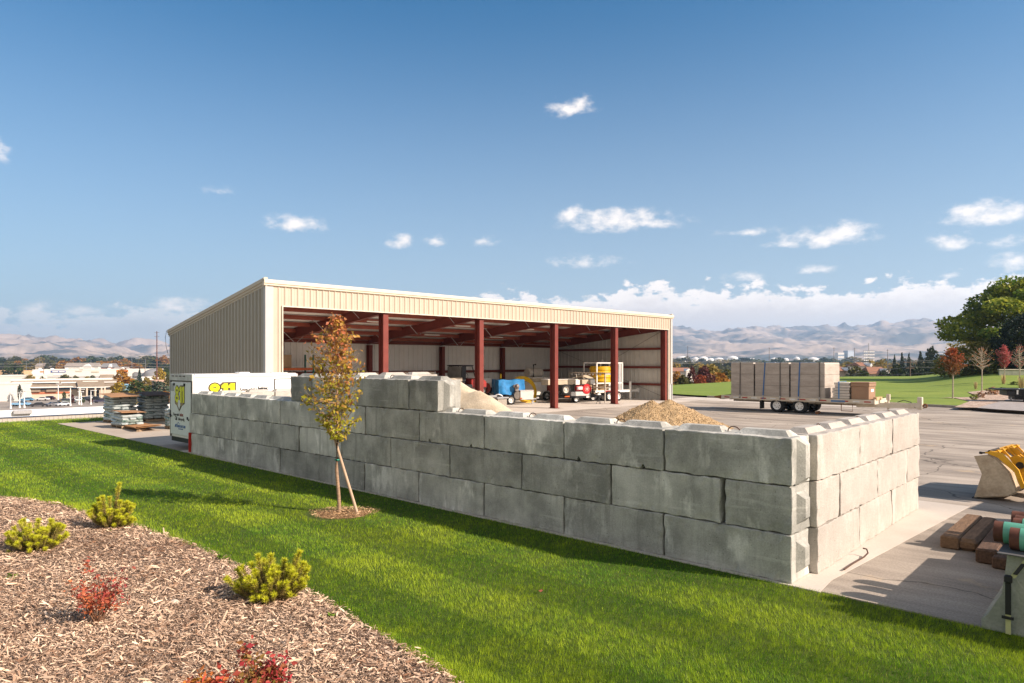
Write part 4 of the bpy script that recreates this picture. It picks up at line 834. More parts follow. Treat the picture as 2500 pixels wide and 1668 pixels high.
# ---- white enclosed trailer with 811 lettering (local x = -u, local y = v)
def box_trailer():
    t = thing('cargo_trailer', 'white enclosed cargo trailer with yellow 811 lettering beside the block wall', 'trailer', W(18.5+1.78, .15), RZ)
    Wd, L_, z0, z1 = 1.76, 3.55, .36, 2.40; skin = mat('white_trailer_skin', (.80,.79,.76), .35, var=.04, scale=.8)
    MB().cbox((Wd/2, L_/2, (z0+z1)/2), (Wd, L_, z1-z0), b=.02).build('body', skin, t)
    tr = MB()
    for x0, x1, y0, y1 in ((-.02,.05,-.02,.05),(Wd-.05,Wd+.02,-.02,.05),(Wd-.05,Wd+.02,L_-.05,L_+.02)): tr.box(x0,x1,y0,y1,z0,z1-.01)
    tr.box(Wd-.02,Wd+.022,.05,L_-.05,z1-.09,z1+.015).box(Wd-.02,Wd+.02,.05,L_-.05,z0,z0+.08); tr.build('edge_trim', alu, t)
    hd = MB(); hd.box(-.02,Wd+.02,-.035,.0,z1-.20,z1+.01); hd.build('rear_header', mat('grey_header', (.50,.50,.48), .5), t)
    lg = MB(); 
    for x in (.12,.42,.72,1.02): lg.cbox((x+.15,-.042,z1-.06),(.16,.014,.03))
    lg.build('marker_light', mat('dark_lens', (.05,.02,.02), .3), t)
    d = MB().cbox((Wd/2,-.02,(z0+z1-.24)/2+.03),(Wd-.16,.035,z1-z0-.36), b=.008).build('rear_door', mat('pale_door_skin', (.66,.70,.68), .4, var=.06), t)
    fr = MB().box(.02,.075,-.03,.0,z0+.02,z1-.2).box(Wd-.075,Wd-.02,-.03,.0,z0+.02,z1-.2).box(.075,Wd-.075,-.03,.0,z1-.235,z1-.2).build('door_frame', mat('dark_seal', (.08,.075,.07), .7), t)
    bp = MB()
    for x in (.40,1.22): bp.lathe([(0,.03),(.04,.03),(.045,0)], (x,-.04,z1-.33), (0,-1,0), 14)
    bp.build('bumper_stop', blk, d)
    MB().box(.12,.36,-.045,-.036,z1-.55,z1-.30).build('notice_plate', mat('grey_plate', (.40,.41,.40), .6), d)
    MB().tube([(.10,-.05,1.22),(.10,-.07,1.05),(.24,-.075,1.05)], .016, 6).cbox((.10,-.05,1.05),(.06,.03,.1)).build('latch', blk, d)
    MB().tube([(Wd-.3,-.05,1.02),(Wd-.22,-.075,1.0),(Wd-.14,-.075,.97)], .016, 6).cbox((Wd-.3,-.05,1.02),(.05,.03,.08)).build('latch', blk, d)
    MB().box(.02,Wd-.02,.02,.10,.22,.355).build('rear_bumper', blk, t)
    yel = mat('acid_yellow_vinyl', (.66,.68,.01), .45, var=.02); brn = mat('brown_vinyl', (.085,.06,.03), .45, var=.05); tanv = mat('tan_vinyl', (.28,.20,.09), .45); ink = mat('dark_ink', (.03,.028,.03), .5); rinku = mat('russet_ink', (.22,.06,.04), .5); blu = mat('logo_blue', (.02,.10,.30), .5)
    RF = (R(90),0,0)
    # door: tall 811 over a spade-shaped arrow
    digits(d, .47, 1.49, .52, .74, brn, .035, 'x', -.0385); digits(d, .47, 1.49, .52, .74, yel, 0, 'x', -.0425)
    zz = lambda o: [(a, 1.20 + (b-.68)*.60) for a, b in o]
    MB().prism(zz([(.44,1.26),(.58,1.22),(.80,1.30),(1.02,1.22),(1.18,1.26),(1.16,1.08),(1.02,1.0),(.80,.68),(.60,1.0),(.46,1.08)]), (0,-.0385,0), X, Z, (0,-.002,0)).build('logo_arrow', brn, d); MB().prism(zz([(.49,1.18),(.62,1.15),(.74,1.24),(.68,.95),(.79,.78),(.66,.98),(.50,1.07)]), (0,-.042,0), X, Z, (0,-.0015,0)).build('logo_arrow', tanv, d); MB().prism(zz([(1.12,1.18),(.99,1.15),(.86,1.24),(.92,.95),(.81,.78),(.94,.98),(1.11,1.07)]), (0,-.042,0), X, Z, (0,-.0015,0)).build('logo_arrow', tanv, d)
    MB().prism(zz([(.72,1.27),(.80,1.31),(.88,1.27),(.90,1.0),(.80,.80),(.70,1.0)]), (0,-.0445,0), X, Z, (0,-.0015,0)).build('logo_arrow', mat('pale_vinyl', (.62,.66,.62), .45), d)
    text_mesh("Know what's", .125, ink, d, (.32,-.0395,1.06), RF, 'lettering', .003, .002, sx_=.72); text_mesh("below.", .15, rinku, d, (.84,-.0395,1.06), RF, 'lettering', .006, .002, sx_=.72)
    text_mesh("Call", .18, ink, d, (.46,-.0395,.925), RF, 'lettering', .008, .002, sx_=.62); text_mesh("before you dig.", .13, ink, d, (.72,-.0395,.925), RF, 'lettering', .003, .002, sx_=.62)
    return t, skin, yel, brn, ink, blu
tl, skin, yel, brn, ink, blu = box_trailer()
dr = [q for q in tl.children if q.name.startswith('rear_door')][0]
text_mesh('INTERMOUNTAIN', .12, blu, dr, (.46,-.0395,.69), (R(90),0,0), 'lettering', .003, .002, sx_=.85)
text_mesh('GAS COMPANY', .055, blu, dr, (.72,-.0395,.63), (R(90),0,0), 'lettering', 0, .002)
MB().tube([(.44,-.041,.70),(.55,-.041,.80),(.62,-.041,.77),(.72,-.041,.86),(.84,-.041,.79)], .006, 5).build('logo', blu, dr)
RS_ = (R(90),0,R(90))
digits(tl, .50, 1.60, .50, .84, brn, .045, 'y', 1.765); digits(tl, .50, 1.60, .50, .84, yel, 0, 'y', 1.769)
text_mesh("Know what's", .155, ink, tl, (1.765,1.50,1.845), RS_, 'lettering', .002, .002, sx_=.72); text_mesh("below.", .185, ink, tl, (1.765,2.12,1.845), RS_, 'lettering', .012, .002, sx_=.74)
sdoor = MB().cbox((1.765,3.05,1.34),(.02,.62,1.72), b=.006).build('side_door', skin, tl); MB().box(1.755,1.778,2.70,2.728,.45,2.22).box(1.755,1.778,2.728,3.37,2.20,2.225).build('door_seal', MAT['dark_seal'], sdoor)
MB().cbox((1.79,3.26,1.86),(.03,.14,.035)).build('handle', alu, sdoor); MB().cbox((.9,2.0,2.42),(.36,.36,.06), b=.015).build('roof_vent', wht, tl); MB().box(1.70,1.77,2.6,3.2,2.405,2.44).build('awning_rail', alu, tl)
wheel(tl, (1.74,1.75,.33), .33, .2, (1,0,0)); wheel(tl, (.02,1.75,.33), .33, .2, (-1,0,0))
# ---- pallets of wrapped bags
bagw = mat('white_bag_plastic', (.46,.50,.50), .35, var=.12, scale=5, col2=(.24,.30,.31)); bagg = mat('green_printed_bag', (.03,.10,.08), .4, var=.3, col2=(.36,.42,.41), scale=7); palw = mat('pallet_wood', (.33,.24,.16), .85, var=.25, scale=6)
def pallet(mb, w, l):
    for k in range(6): mb.box(-w/2, w/2, -l/2 + k*(l-.1)/5, -l/2 + .1 + k*(l-.1)/5, .10, .12)
    for x in (-w/2, -.045, w/2-.09): mb.box(x, x+.09, -l/2, l/2, .012, .10)
def bag(mb, c, dx, dy, dz, seed, rot=0):
    r_ = random.Random(seed); n, m = 18, 7; vs = []; o = Vector((seed*1.7, seed*.3, 0))
    for j in range(m+1):
        ph = -math.pi/2 + math.pi*j/m
        for i in range(n):
            th = 2*math.pi*i/n; ce = lambda v, e: math.copysign(abs(v)**e, v)
            x = dx/2*ce(math.cos(ph),.35)*ce(math.cos(th),.3); y = dy/2*ce(math.cos(ph),.35)*ce(math.sin(th),.3); z = dz/2*ce(math.sin(ph),.75)
            k = noise.noise(Vector((x*5,y*5,0))+o); z += .03*k + .022*math.sin(x*4.2/dx+seed) ; x += .02*noise.noise(Vector((x,y,z))*7+o); y += .02*noise.noise(Vector((z,x,y))*7+o)
            cr, sr = math.cos(rot), math.sin(rot); vs.append((c[0]+x*cr-y*sr, c[1]+x*sr+y*cr, c[2]+z))
    fs = [(j*n+i, j*n+(i+1)%n, (j+1)*n+(i+1)%n, (j+1)*n+i) for j in range(m) for i in range(n)] + [tuple(range(n-1,-1,-1)), tuple(range(m*n,(m+1)*n))]
    mb.add(vs, fs)
def bag_stack(loc, rz, w, l, layers, dz, label, seed):
    t = thing('bag_pallet', label, 'pallet of bags', loc, rz, 'wrapped pallets of white bags'); mb = MB(); pallet(mb, w*.98, l*.98); mb.build('pallet', palw, t); r_ = random.Random(seed)
    for k in range(layers):
        z = .13 + dz*(k+.5); cols = 2 if k % 2 else 3
        for i in range(cols):
            if k % 2: c = ((i-.5)*w/2*1.0, r_.uniform(-.02,.02), z); d_ = (w/2*1.03, l*1.0)
            else: c = (r_.uniform(-.03,.03), (i-1)*l/3, z); d_ = (w*1.02, l/3*1.04)
            b_ = MB(); bag(b_, c, d_[0]+r_.uniform(-.03,.05), d_[1]+r_.uniform(-.03,.04), dz*1.28, seed*50+k*5+i, r_.uniform(-.03,.03)); b_.build('bag', bagg if r_.random() < .33 else bagw, t, smooth=True)
    return t
p = G(252,1033); bag_stack(W(*uv(p.x, p.y))+ (W(0,.7)-W(0,0)), RZ, 1.42, 1.05, 9, .122, 'tall wrapped pallet of white bags at the left, furthest from the white trailer', 1)
p = G(343,1029); bag_stack(p + (W(0,.55)-W(0,0)), RZ, 1.30, 1.05, 9, .122, 'tall pallet of white bags between the left stack and the white trailer', 2)
p = G(290,1045); bag_stack(p + (W(0,.32)-W(0,0)), RZ, 1.40, .85, 4, .115, 'low wrapped pallet of white bags standing in front of the tall stacks', 3)
p = G(380,1050); bag_stack(p + (W(0,.8)-W(0,0)), RZ, .62, .7, 6, .12, 'narrow pallet of bags half hidden behind the white trailer', 4)
def board(c, rz, w, l, tilt, n, label, th=.012, cat='board', name='plywood_sheet', m=ply, warp=.03):
    mb = MB()
    for k in range(n):
        N_ = 10; vs = []
        for i in range(N_+1):
            for y in (-l/2, l/2):
                x = -w/2 + w*i/N_; z = warp*math.sin(3.1*i/N_+k) * (1 if y < 0 else .6) + k*(th+.004)
                vs += [(x + k*.03, y + k*.02, z), (x + k*.03, y + k*.02, z+th)]
        fs = []
        for i in range(N_):
            a = i*4; b_ = a+4; fs += [(a, b_, b_+2, a+2), (a+1, a+3, b_+3, b_+1), (a, a+1, b_+1, b_), (a+2, b_+2, b_+3, a+3)]
        fs += [(0,2,3,1), (N_*4, N_*4+1, N_*4+3, N_*4+2)]; mb.add(vs, fs)
    o = mb.build(name, m); o.location = c; o.rotation_euler = (tilt[0], tilt[1], rz); return tag(o, label, cat)
cardm = mat('brown_hardboard', (.36,.20,.10), .8, var=.15, scale=3)
board(W(*uv(*D(250,31.1)[:2]))+Vector((0,0,1.28))+(W(-.2,.62)-W(0,0)), RZ, 1.9, 1.25, (R(1),R(3)), 1, 'brown hardboard sheet lying on top of the left tall bag stack', m=cardm)
board(W(*uv(*D(340,31.6)[:2]))+Vector((0,0,1.30))+(W(0,.62)-W(0,0)), RZ, 1.75, 1.2, (R(1),R(2.5)), 2, 'dark brown sheets lying on top of the right tall bag stack', m=mat('dark_hardboard', (.09,.06,.045), .8))
board(G(290,1045)+(W(0,.34)-W(0,0))+Vector((0,0,.66)), RZ, 1.45, .95, (R(-2),R(-1)), 2, 'brown sheets lying on the low bag pallet', m=cardm)
board(G(340,1048)+Vector((0,0,.12)), RZ-.08, 2.5, .9, (R(3),R(-3)), 4, 'warped plywood sheets lying on the concrete pad before the bag stacks', warp=.05)
MB().cbox((0,0,.045),(.12,.5,.09)).build('timber_block', palw).location = G(345,1053); tag(bpy.data.objects['timber_block'], 'small pale timber block propping the plywood sheets', 'wood block')
# ---- sand and gravel
def pile(name, label, c, rad, H_, m, seed, ex=1., ey=1., rz=RZ, peaks=None, rough=.05):
    n = 90; V = []; o = Vector((seed*5.1, seed*2.3, 0)); g = np.linspace(-1.15, 1.15, n)
    for x in g:
        for y in g:
            r_ = math.hypot(x, y) + .10*noise.noise(Vector((x*1.6,y*1.6,0))+o); h = 0
            for (qx, qy, qh, qr) in (peaks or [(0,0,1,1)]):
                d = math.hypot(x-qx, y-qy) + .08*noise.noise(Vector((x*2,y*2,3))+o); k = max(0, 1-d/qr); h = max(h, qh*(math.sqrt(k*k+.012)-.11) if k > 0 else 0)
            h = h*H_; w = min(1, h/.15); h += w*rough*(noise.noise(Vector((x*9,y*9,1))+o) + .6*noise.noise(Vector((x*22,y*22,2))+o)); V.append((x*rad*ex, y*rad*ey, h - .03))
    b0 = (np.arange(n-1)[:,None]*n + np.arange(n-1)[None,:]).ravel(); o_ = npmesh(name, np.array(V), np.stack([b0,b0+n,b0+n+1,b0+1],1), m, smooth=True); o_.location = c; o_.rotation_euler = (0,0,rz); return tag(o_, label, name.replace('_',' '))
sandm = mat('pale_sand', (.52,.42,.29), .95, scale=2.5, col2=(.62,.52,.38), bump=.5, bscale=30, fine=.12)
gravm = mat('tan_gravel', (.34,.235,.12), .95, scale=4, col2=(.46,.33,.185), bump=.7, bscale=40, fine=.4)
pile('sand_pile', 'pale sand heap spilling from behind the tallest part of the block wall', W(9.0,3.1), 5.6, 2.95, sandm, 1, 1, .46, peaks=[(-.12,0,.92,1.12),(-.3,.1,.86,.9),(.05,-.05,.84,.98)], rough=.075)
gc = G(1622,1042); pile('gravel_pile', 'tan gravel heap with two humps on the yard behind the block wall', gc, 2.75, 1.38, gravm, 2, 1, 1, peaks=[(.06,.06,1,1.0),(-.14,-.12,.94,.98),(.40,.0,.62,.72)], rough=.05)
def pebbles(N, c, rad, hf, name, m, size):
    r_ = np.random.RandomState(3); V = []; Fq = []; T = []
    for k in range(N):
        a = r_.uniform(0,2*math.pi); q = math.sqrt(r_.rand())*rad; p = np.array([c.x+q*math.cos(a), c.y+q*math.sin(a), 0]); h = hf(p[0], p[1])
        if h is None: continue
        s = size*r_.uniform(.5,1.6); b_ = len(V); e = r_.normal(0,.3,(6,3))*s
        for i, d in enumerate(((1,0,0),(0,1,0),(-1,0,0),(0,-1,0),(0,0,1),(0,0,-1))): V.append(p + [0,0,h+s*.2] + np.array(d)*s + e[i]*.5); T.append(0)
        t_ = r_.rand(); T[-6:] = [t_]*6
        for f in ((0,1,4),(1,2,4),(2,3,4),(3,0,4),(1,0,5),(2,1,5),(3,2,5),(0,3,5)): Fq.append([b_+i for i in f])
    T = np.array(T); o = npmesh(name, np.array(V), np.array(Fq), m, None, huecol(T, .3+.4*np.random.RandomState(5).rand(len(T)), 1)); return tag(o, kind='stuff')
from mathutils.bvhtree import BVHTree
bpy.context.view_layer.update()
def surf(o):
    bm = bmesh.new(); bm.from_mesh(o.data); bm.transform(o.matrix_world); t = BVHTree.FromBMesh(bm); bm.free()
    def f(x, y):
        h = t.ray_cast(Vector((x,y,30)), Vector((0,0,-1))); return h[0].z if h[0] else None
    return f
gfn = surf(bpy.data.objects['gravel_pile']); gfn2 = lambda x, y: (lambda h: h if h is not None and h > -.02 else None)(gfn(x, y))
pebbles(9000, gc, 3.0, gfn2, 'gravel', leafmat('gravel_stones', (.30,.20,.10), (.52,.39,.24), 0, .9), .022)
# ---- flatbed trailer with concrete vaults (local x = -u, local y = v)
def flatbed():
    T_ = W(15.0, 29.2); t = thing('flatbed_trailer', 'rusty white tandem flatbed trailer carrying grey vaults on the yard', 'trailer', T_, RZ); bm_ = mat('rusty_white_paint', (.50,.43,.33), .65, scale=3, col2=(.62,.57,.48)); rust = mat('rust_brown', (.20,.085,.035), .8, var=.3)
    MB().box(0,8.1,0,2.44,.80,.86).build('deck', mat('deck_planks', (.24,.16,.10), .9, var=.3, scale=4, stretch=(.2,3,1)), t)
    fr = MB().box(-.1,8.15,-.03,.0,.66,.87).box(-.1,8.15,2.44,2.47,.66,.87).box(-.1,-.0,-.0,2.44,.62,.80).box(8.1,8.16,0,2.44,.64,.90)
    for y in (.75,1.6): fr.box(.3,8.1,y,y+.1,.5,.79)
    for k in range(9): fr.box(.4+k*.9,.46+k*.9,.0,2.44,.62,.79)
    fr.build('frame', bm_, t)
    MB().add([(-.1,0,.62),(-.55,0,.72),(-.55,2.44,.72),(-.1,2.44,.62),(-.1,0,.86),(-.55,0,.78),(-.55,2.44,.78),(-.1,2.44,.86)], [(0,1,2,3),(7,6,5,4),(0,4,5,1),(1,5,6,2),(2,6,7,3)]).build('dovetail', rust, t)
    rf, wf = MB(), MB()
    for k in range(15): (rf if k % 2 == 0 else wf).box(.1+k*.54,.42+k*.54,-.037,-.031,.73,.79)
    rf.build('reflector_strip', mat('reflector_red', (.35,.03,.025), .4), t); wf.build('reflector_strip', mat('reflector_white', (.70,.70,.68), .4), t)
    for x in (3.15,4.38):
        wheel(t, (x,.16,.385), .385, .23, (0,-1,0), dual=True); wheel(t, (x,2.28,.385), .385, .23, (0,1,0), dual=True)
        MB().cyl((x,.2,.385),(x,2.24,.385),.06,n=8).build('axle', blk, t)
    MB().box(2.4,5.2,.05,.5,.62,.655).build('fender', bm_, t)
    MB().box(2.18,2.24,.05,.55,.16,.66).build('mud_flap', blk, t); MB().box(2.18,2.24,1.9,2.4,.16,.66).build('mud_flap', blk, t)
    tg = MB(); 
    for y0, y1 in ((.3,1.14),(2.14,1.30)): tg.prism([(0,.48),(0,.72),(1,.72),(1,.50)], (0,0,0), (1,0,0), Z, (0,.08,0)) if False else tg.add([(7.2,y0,.46),(7.2,y0+.1,.46),(9.55,y1+.1,.46),(9.55,y1,.46),(7.2,y0,.70),(7.2,y0+.1,.70),(9.55,y1+.1,.70),(9.55,y1,.70)], [(0,3,2,1),(4,5,6,7),(0,1,5,4),(1,2,6,5),(2,3,7,6),(3,0,4,7)])
    tg.box(9.4,9.95,1.14,1.42,.44,.72); tg.build('tongue', bm_, t)
    MB().cbox((9.9,1.28,.72),(.22,.26,.62), b=.02).build('coupler', bm_, t); MB().lathe([(.09,-.03),(.12,0),(.09,.03),(.05,0),(.09,-.03)], (10.12,1.28,.6), (0,1,0), 14).build('hitch_ring', rust, t)
    MB().box(8.05,8.2,.15,1.2,.86,1.0).build('front_rail', mat('tan_rail', (.55,.36,.19), .7, var=.2), t)
    MB().cyl((8.55,.9,.0),(8.55,.9,1.12),.055,n=10).cyl((8.55,.9,.0),(8.55,.9,.03),.13,n=10).cbox((8.55,.9,1.0),(.16,.16,.3)).build('jack', bm_, t)
    MB().tube([(6.55,.02,.62),(6.55,.02,.25),(7.1,.02,.25),(7.1,.02,.62)], .022, 6).build('step', rust, t)
    MB().tube([(8.9,1.2,.74),(9.2,1.1,.86),(9.5,1.2,.76),(9.7,1.15,.5),(9.9,1.2,.42),(10.1,1.28,.5)], .02, 6).build('cable', blk, t)
    text_mesh('UTILITY', .13, blu, t, (6.1,-.04,.70), (R(90),0,0), 'lettering', .003, .002) if False else None
    MB().box(6.05,6.75,-.038,-.031,.70,.80).build('name_plate', mat('blue_plate', (.10,.18,.34), .5), t)
    wt = MB(); wt.cyl((5.3,.05,.08),(5.3,.4,.08),.09,n=12); wt.build('wheel_chock', rust, t)
    vt_ = mat('vault_concrete', (.33,.29,.25), .9, scale=2.2, col2=(.46,.41,.36), stretch=(.5,.5,2.2), fine=.08, bump=.15, bscale=20, detail=8); vt2 = mat('vault_edge_concrete', (.55,.50,.44), .9, var=.1)
    for i, (x0, x1, lab) in enumerate(((.48,1.83,'grey concrete vault stack at the left end of the flatbed load'),(1.92,3.83,'grey concrete vault stack in the middle of the flatbed load'),(3.92,5.72,'grey concrete vault stack at the right end of the flatbed load'))):
        v = thing('concrete_vault', lab, 'concrete vault', T_ + (W(-x0,0)-W(0,0)) + Vector((0,0,.86)), RZ, 'concrete vaults strapped on the flatbed'); w = x1-x0
        for k, (z0, z1) in enumerate(((0,.62),(.625,1.25),(1.255,1.86))): MB().cbox((w/2,1.22,(z0+z1)/2),(w-.0,2.38,z1-z0), b=.015).build('vault_section', vt_ , v)
        MB().box(.02,w-.02,.03,2.40,1.86,1.905).build('lid', vt2, v)
        if i > 0:
            for z in (.35,1.0): MB().box(-.07,-.005,.1,.3,z,z+.5).build('spacer', blk, v)
    # ratchet straps: each over the load
    for x, m, lab, lean in ((1.05,mat('grey_strap',(.12,.11,.10),.7),'dark strap over the left vault stack',0),(2.5,bluet,'blue strap over the middle vault stack',-.1),(3.35,MAT['grey_strap'],'dark strap near the right edge of the middle vault stack',.02),(4.42,bluet,'blue strap over the right vault stack',-.06),(5.45,MAT['grey_strap'],'dark strap near the right edge of the right vault stack',.02)):
        o = MB().add([(a+dx,y,z) for (dx,y,z) in ((lean,-.05,.72),(0,.015,2.78),(0,2.43,2.78),(lean,2.5,.72)) for a in (x-.028,x+.028)], [(0,1,3,2),(2,3,5,4),(4,5,7,6)])
        o2 = o.build('ratchet_strap', m); bm = bmesh.new(); bm.from_mesh(o2.data); bmesh.ops.solidify(bm, geom=list(bm.faces), thickness=.006); bm.to_mesh(o2.data); bm.free(); o2.location = T_; o2.rotation_euler = (0,0,RZ); tag(o2, lab, 'strap', 'ratchet straps on the flatbed load')
        MB().cbox((x+lean*.9,-.06,.86),(.07,.05,.12)).build('ratchet', steel, o2)
    s = thing('paver_stack', 'short stack of pale concrete lids strapped in blue on the flatbed', 'concrete stack', T_ + (W(-6.1,-.12+.0)-W(0,0)) + Vector((0,0,.862)), RZ)
    for k in range(6):
        MB().cbox((.42+.02*math.sin(k*2.1)+(.06 if k > 3 else 0),.7,.08+k*.145),(.84 if k < 4 else .76,1.1,.128), b=.02).build('concrete_lid', vt2, s)
    MB().box(.30,.36,.13,.142,.0,.9).box(.30,.36,.13,1.27,.90,.912).box(.30,.36,1.258,1.27,.0,.9).build('strap', mat('light_blue_strap', (.10,.26,.52), .6), s)
    b = thing('carton', 'brown lidded box at the right end of the flatbed load', 'box', T_ + (W(-7.0,.0)-W(0,0)) + Vector((0,0,.862)), RZ); br = mat('brown_polymer', (.30,.185,.115), .6, var=.1, scale=2)
    MB().cbox((.45,.62,.34),(.84,1.14,.68), b=.02).build('body', br, b); MB().cbox((.45,.62,.75),(.90,1.2,.15), b=.02).cbox((.45,.62,.86),(.93,1.23,.08), b=.03).build('lid', br, b); MB().box(0.873,.880,.4,.85,.40,.54).build('label_plate', wht, b)
flatbed()
# ---- loader with a dirty bucket (local x = -u towards its rear, y = v)
def loader():
    Yl = mat('loader_yellow', (.66,.34,.015), .5, var=.15, scale=3); dirt = mat('dusty_bucket', (.36,.28,.19), .85, scale=3.5, col2=(.52,.43,.31), fine=.12, bump=.2, bscale=18); dk = mat('grimy_black', (.03,.025,.02), .7, var=.4)
    o = G(2378,1217); t = thing('wheel_loader', 'yellow loader with a dusty bucket resting on the yard', 'loader', o, RZ + R(-6)); Wb = 2.1
    s = 1.0
    # side plate outline (x to the rear, z up)
    out = [(0,.02),(.10,.05),(.72,.17),(.88,.28),(.74,.70),(.47,1.00),(.28,1.10),(.0,1.04),(.17,.62)]
    sh = MB()
    for y in (0, Wb-.04): sh.prism(out, (0,y,0), X, Z, (0,.04,0))
    curve = [(.28,1.10),(.47,1.00),(.74,.70),(.88,.28),(.72,.17),(.10,.05),(0,.02)]
    for (a, b_) in zip(curve, curve[1:]):
        d = Vector((b_[0]-a[0],0,b_[1]-a[1])); nrm = Vector((d.z,0,-d.x)).normalized()*.03
        sh.add([(a[0],.04,a[1]),(b_[0],.04,b_[1]),(b_[0],Wb-.04,b_[1]),(a[0],Wb-.04,a[1]),(a[0]-nrm.x,.04,a[1]-nrm.z),(b_[0]-nrm.x,.04,b_[1]-nrm.z),(b_[0]-nrm.x,Wb-.04,b_[1]-nrm.z),(a[0]-nrm.x,Wb-.04,a[1]-nrm.z)],[(0,1,2,3),(7,6,5,4),(0,4,5,1),(3,2,6,7)])
    bk = sh.build('bucket', dirt, t)
    MB().box(-.04,.12,-.01,Wb+.01,-.0,.03).build('cutting_edge', dk, bk)
    rb = MB(); 
    rb.prism([(.26,1.14),(.50,1.05),(.84,.74),(.98,.36),(1.06,.40),(.93,.80),(.60,1.16),(.34,1.20)], (0,.02,0), X, Z, (0,.05,0)).prism([(.26,1.14),(.50,1.05),(.84,.74),(.98,.36),(1.06,.40),(.93,.80),(.60,1.16),(.34,1.20)], (0,1.15,0), X, Z, (0,.05,0)); 
    for k in range(5): rb.prism([(.27,1.13),(.48,1.04),(.72,.82),(.40,1.20)], (0,.35+k*.36,0), X, Z, (0,.03,0))
    rb.box(.22,.40,.05,Wb-.05,1.125,1.16); rb.build('bucket_back', Yl, t)
    MB().cyl((.30,.08,1.18),(.30,.75,1.18),.03,n=8).build('torque_bar', dk, t)
    MB().cyl((.12,.12,1.12),(.34,.12,1.15),.02,n=8).cyl((.08,.12,1.12),(.14,.12,1.12),.032,n=8).build('hook', dk, t)
    # quick coupler, arms and cylinders
    cp = MB()
    for y in (.42,.60,1.42,1.60): cp.prism([(.62,1.02),(.98,.42),(1.22,.36),(1.30,.52),(1.12,.86),(.80,1.10)], (0,y,0), X, Z, (0,.05,0))
    cp.cyl((.98,.35,.62),(.98,1.7,.62),.11,n=14); cp.build('coupler', Yl, t)
    for y in (.50,1.50):
        ar = MB(); ar.prism([(1.14,.34),(1.24,.56),(2.0,1.02),(3.3,1.42),(3.3,1.12),(2.1,.72)], (0,y,0), X, Z, (0,.09,0)); a_ = ar.build('lift_arm', Yl, t)
        MB().cyl((1.20,y-.04,.45),(1.20,y+.14,.45),.075,n=12).build('pin', dk, a_)
        tb = MB(); dirv = Vector((.55,0,.78)).normalized(); p0 = Vector((.86,y-.12,.86)); tb.prism([(-.07,0),(.07,0),(.07,1.05),(-.07,1.05)], p0, Vector((dirv.z,0,-dirv.x)), dirv, (0,.12,0)); q_ = tb.build('tilt_link', Yl, t)
        MB().cyl(p0+Vector((0,-.02,0)), p0+Vector((0,.14,0)), .085, n=12).build('pin', dk, q_); MB().cyl(p0+dirv*1.08+Vector((0,-.03,0)), p0+dirv*1.08+Vector((0,.15,0)), .10, n=12).build('pin', dk, q_)
        MB().cyl(p0+dirv*1.05+Vector((.05,.06,.05)), (2.7,y+.05,1.75), .05, n=10).build('tilt_cylinder', dk, t)
        MB().cyl((1.42,y+.05,1.55),(1.38,y+.05,.55),.03,n=8).build('hydraulic_hose', mat('dull_orange_hose', (.30,.14,.06), .6), t)
    bd = MB(); bd.cbox((3.9,1.05,1.15),(1.5,.9,.7), b=.06); bd.cbox((3.2,1.05,1.05),(.12,.86,.6), b=.03); bd.build('hood', Yl, t)
    MB().cbox((4.3,1.05,.62),(2.6,.7,.4), b=.04).build('chassis', dk, t)
    for y, a in ((.12,-1),(1.98,1)): wheel(t, (2.7,y,.48), .48, .34, (0,a,0), rimcol=Yl); wheel(t, (4.3,y,.72), .72, .45, (0,a,0), rimcol=Yl)
    cb = MB(); 
    for x in (4.55,5.75):
        for y in (.45,1.65): cb.box(x-.04,x+.04,y-.04,y+.04,1.2,2.6)
    cb.box(4.4,5.9,.35,1.75,2.6,2.7); cb.build('cab', Yl, t); MB().cbox((5.2,1.05,1.2),(.5,.5,.5), b=.08).build('seat', dk, t)
    for q in t.children:
        if not q.name.startswith('wheel'): q.scale = (.80, 1, .83)
loader()
# ---- pipes on barriers, timbers
barm = mat('barrier_concrete', (.22,.235,.19), .9, scale=2.5, col2=(.34,.345,.295), bump=.3, bscale=35, fine=.1)
def barrier(u, v, L_, label, strap=True):
    t = thing('jersey_barrier', label, 'barrier', W(u, v), RZ, 'concrete barriers under the pipes'); out = [(-.305,0),(.305,0),(.305,.10),(.255,.15),(.13,.40),(.105,.60),(.085,.80),(.06,.815),(-.06,.815),(-.085,.80),(-.105,.60),(-.13,.40),(-.255,.15),(-.305,.10)]
    mb = MB(); n = 26; m = len(out); vs = []
    oo = []
    for i in range(m):      # densify the outline so that chips show
        a, b_ = out[i], out[(i+1)%m]; k = max(1, int(math.hypot(b_[0]-a[0], b_[1]-a[1])/.07)); oo += [(a[0]+(b_[0]-a[0])*q/k, a[1]+(b_[1]-a[1])*q/k) for q in range(k)]
    m = len(oo)
    for j in range(n+1):
        for (x, z) in oo:
            y = L_*j/n; p = Vector((x, y, z)); nz = noise.noise(p*11+Vector((u*3,0,0))) + .5*noise.noise(p*27); cp = 1 - .03*max(0, nz) if z > .02 else 1
            yy = y + (.02*noise.noise(p*14) if j == 0 else 0); vs.append((x*cp, yy, z*(1-.02*max(0,nz-.2))))
    fs = [(j*m+i, j*m+(i+1)%m, (j+1)*m+(i+1)%m, (j+1)*m+i) for j in range(n) for i in range(m)] + [tuple(range(m-1,-1,-1)), tuple(range(n*m,(n+1)*m))]
    mb.add(vs, fs); mb.build('barrier_body', barm, t); return t
bt = barrier(-2.28, -.06, 3.0, 'greenish concrete jersey barrier under the green pipes at lower right edge')
barrier(-7.6, -.06, 3.0, 'concrete jersey barrier under the far ends of the green pipes')
barrier(-2.2, 3.45, 3.0, 'concrete jersey barrier farther back under the brown pipes')
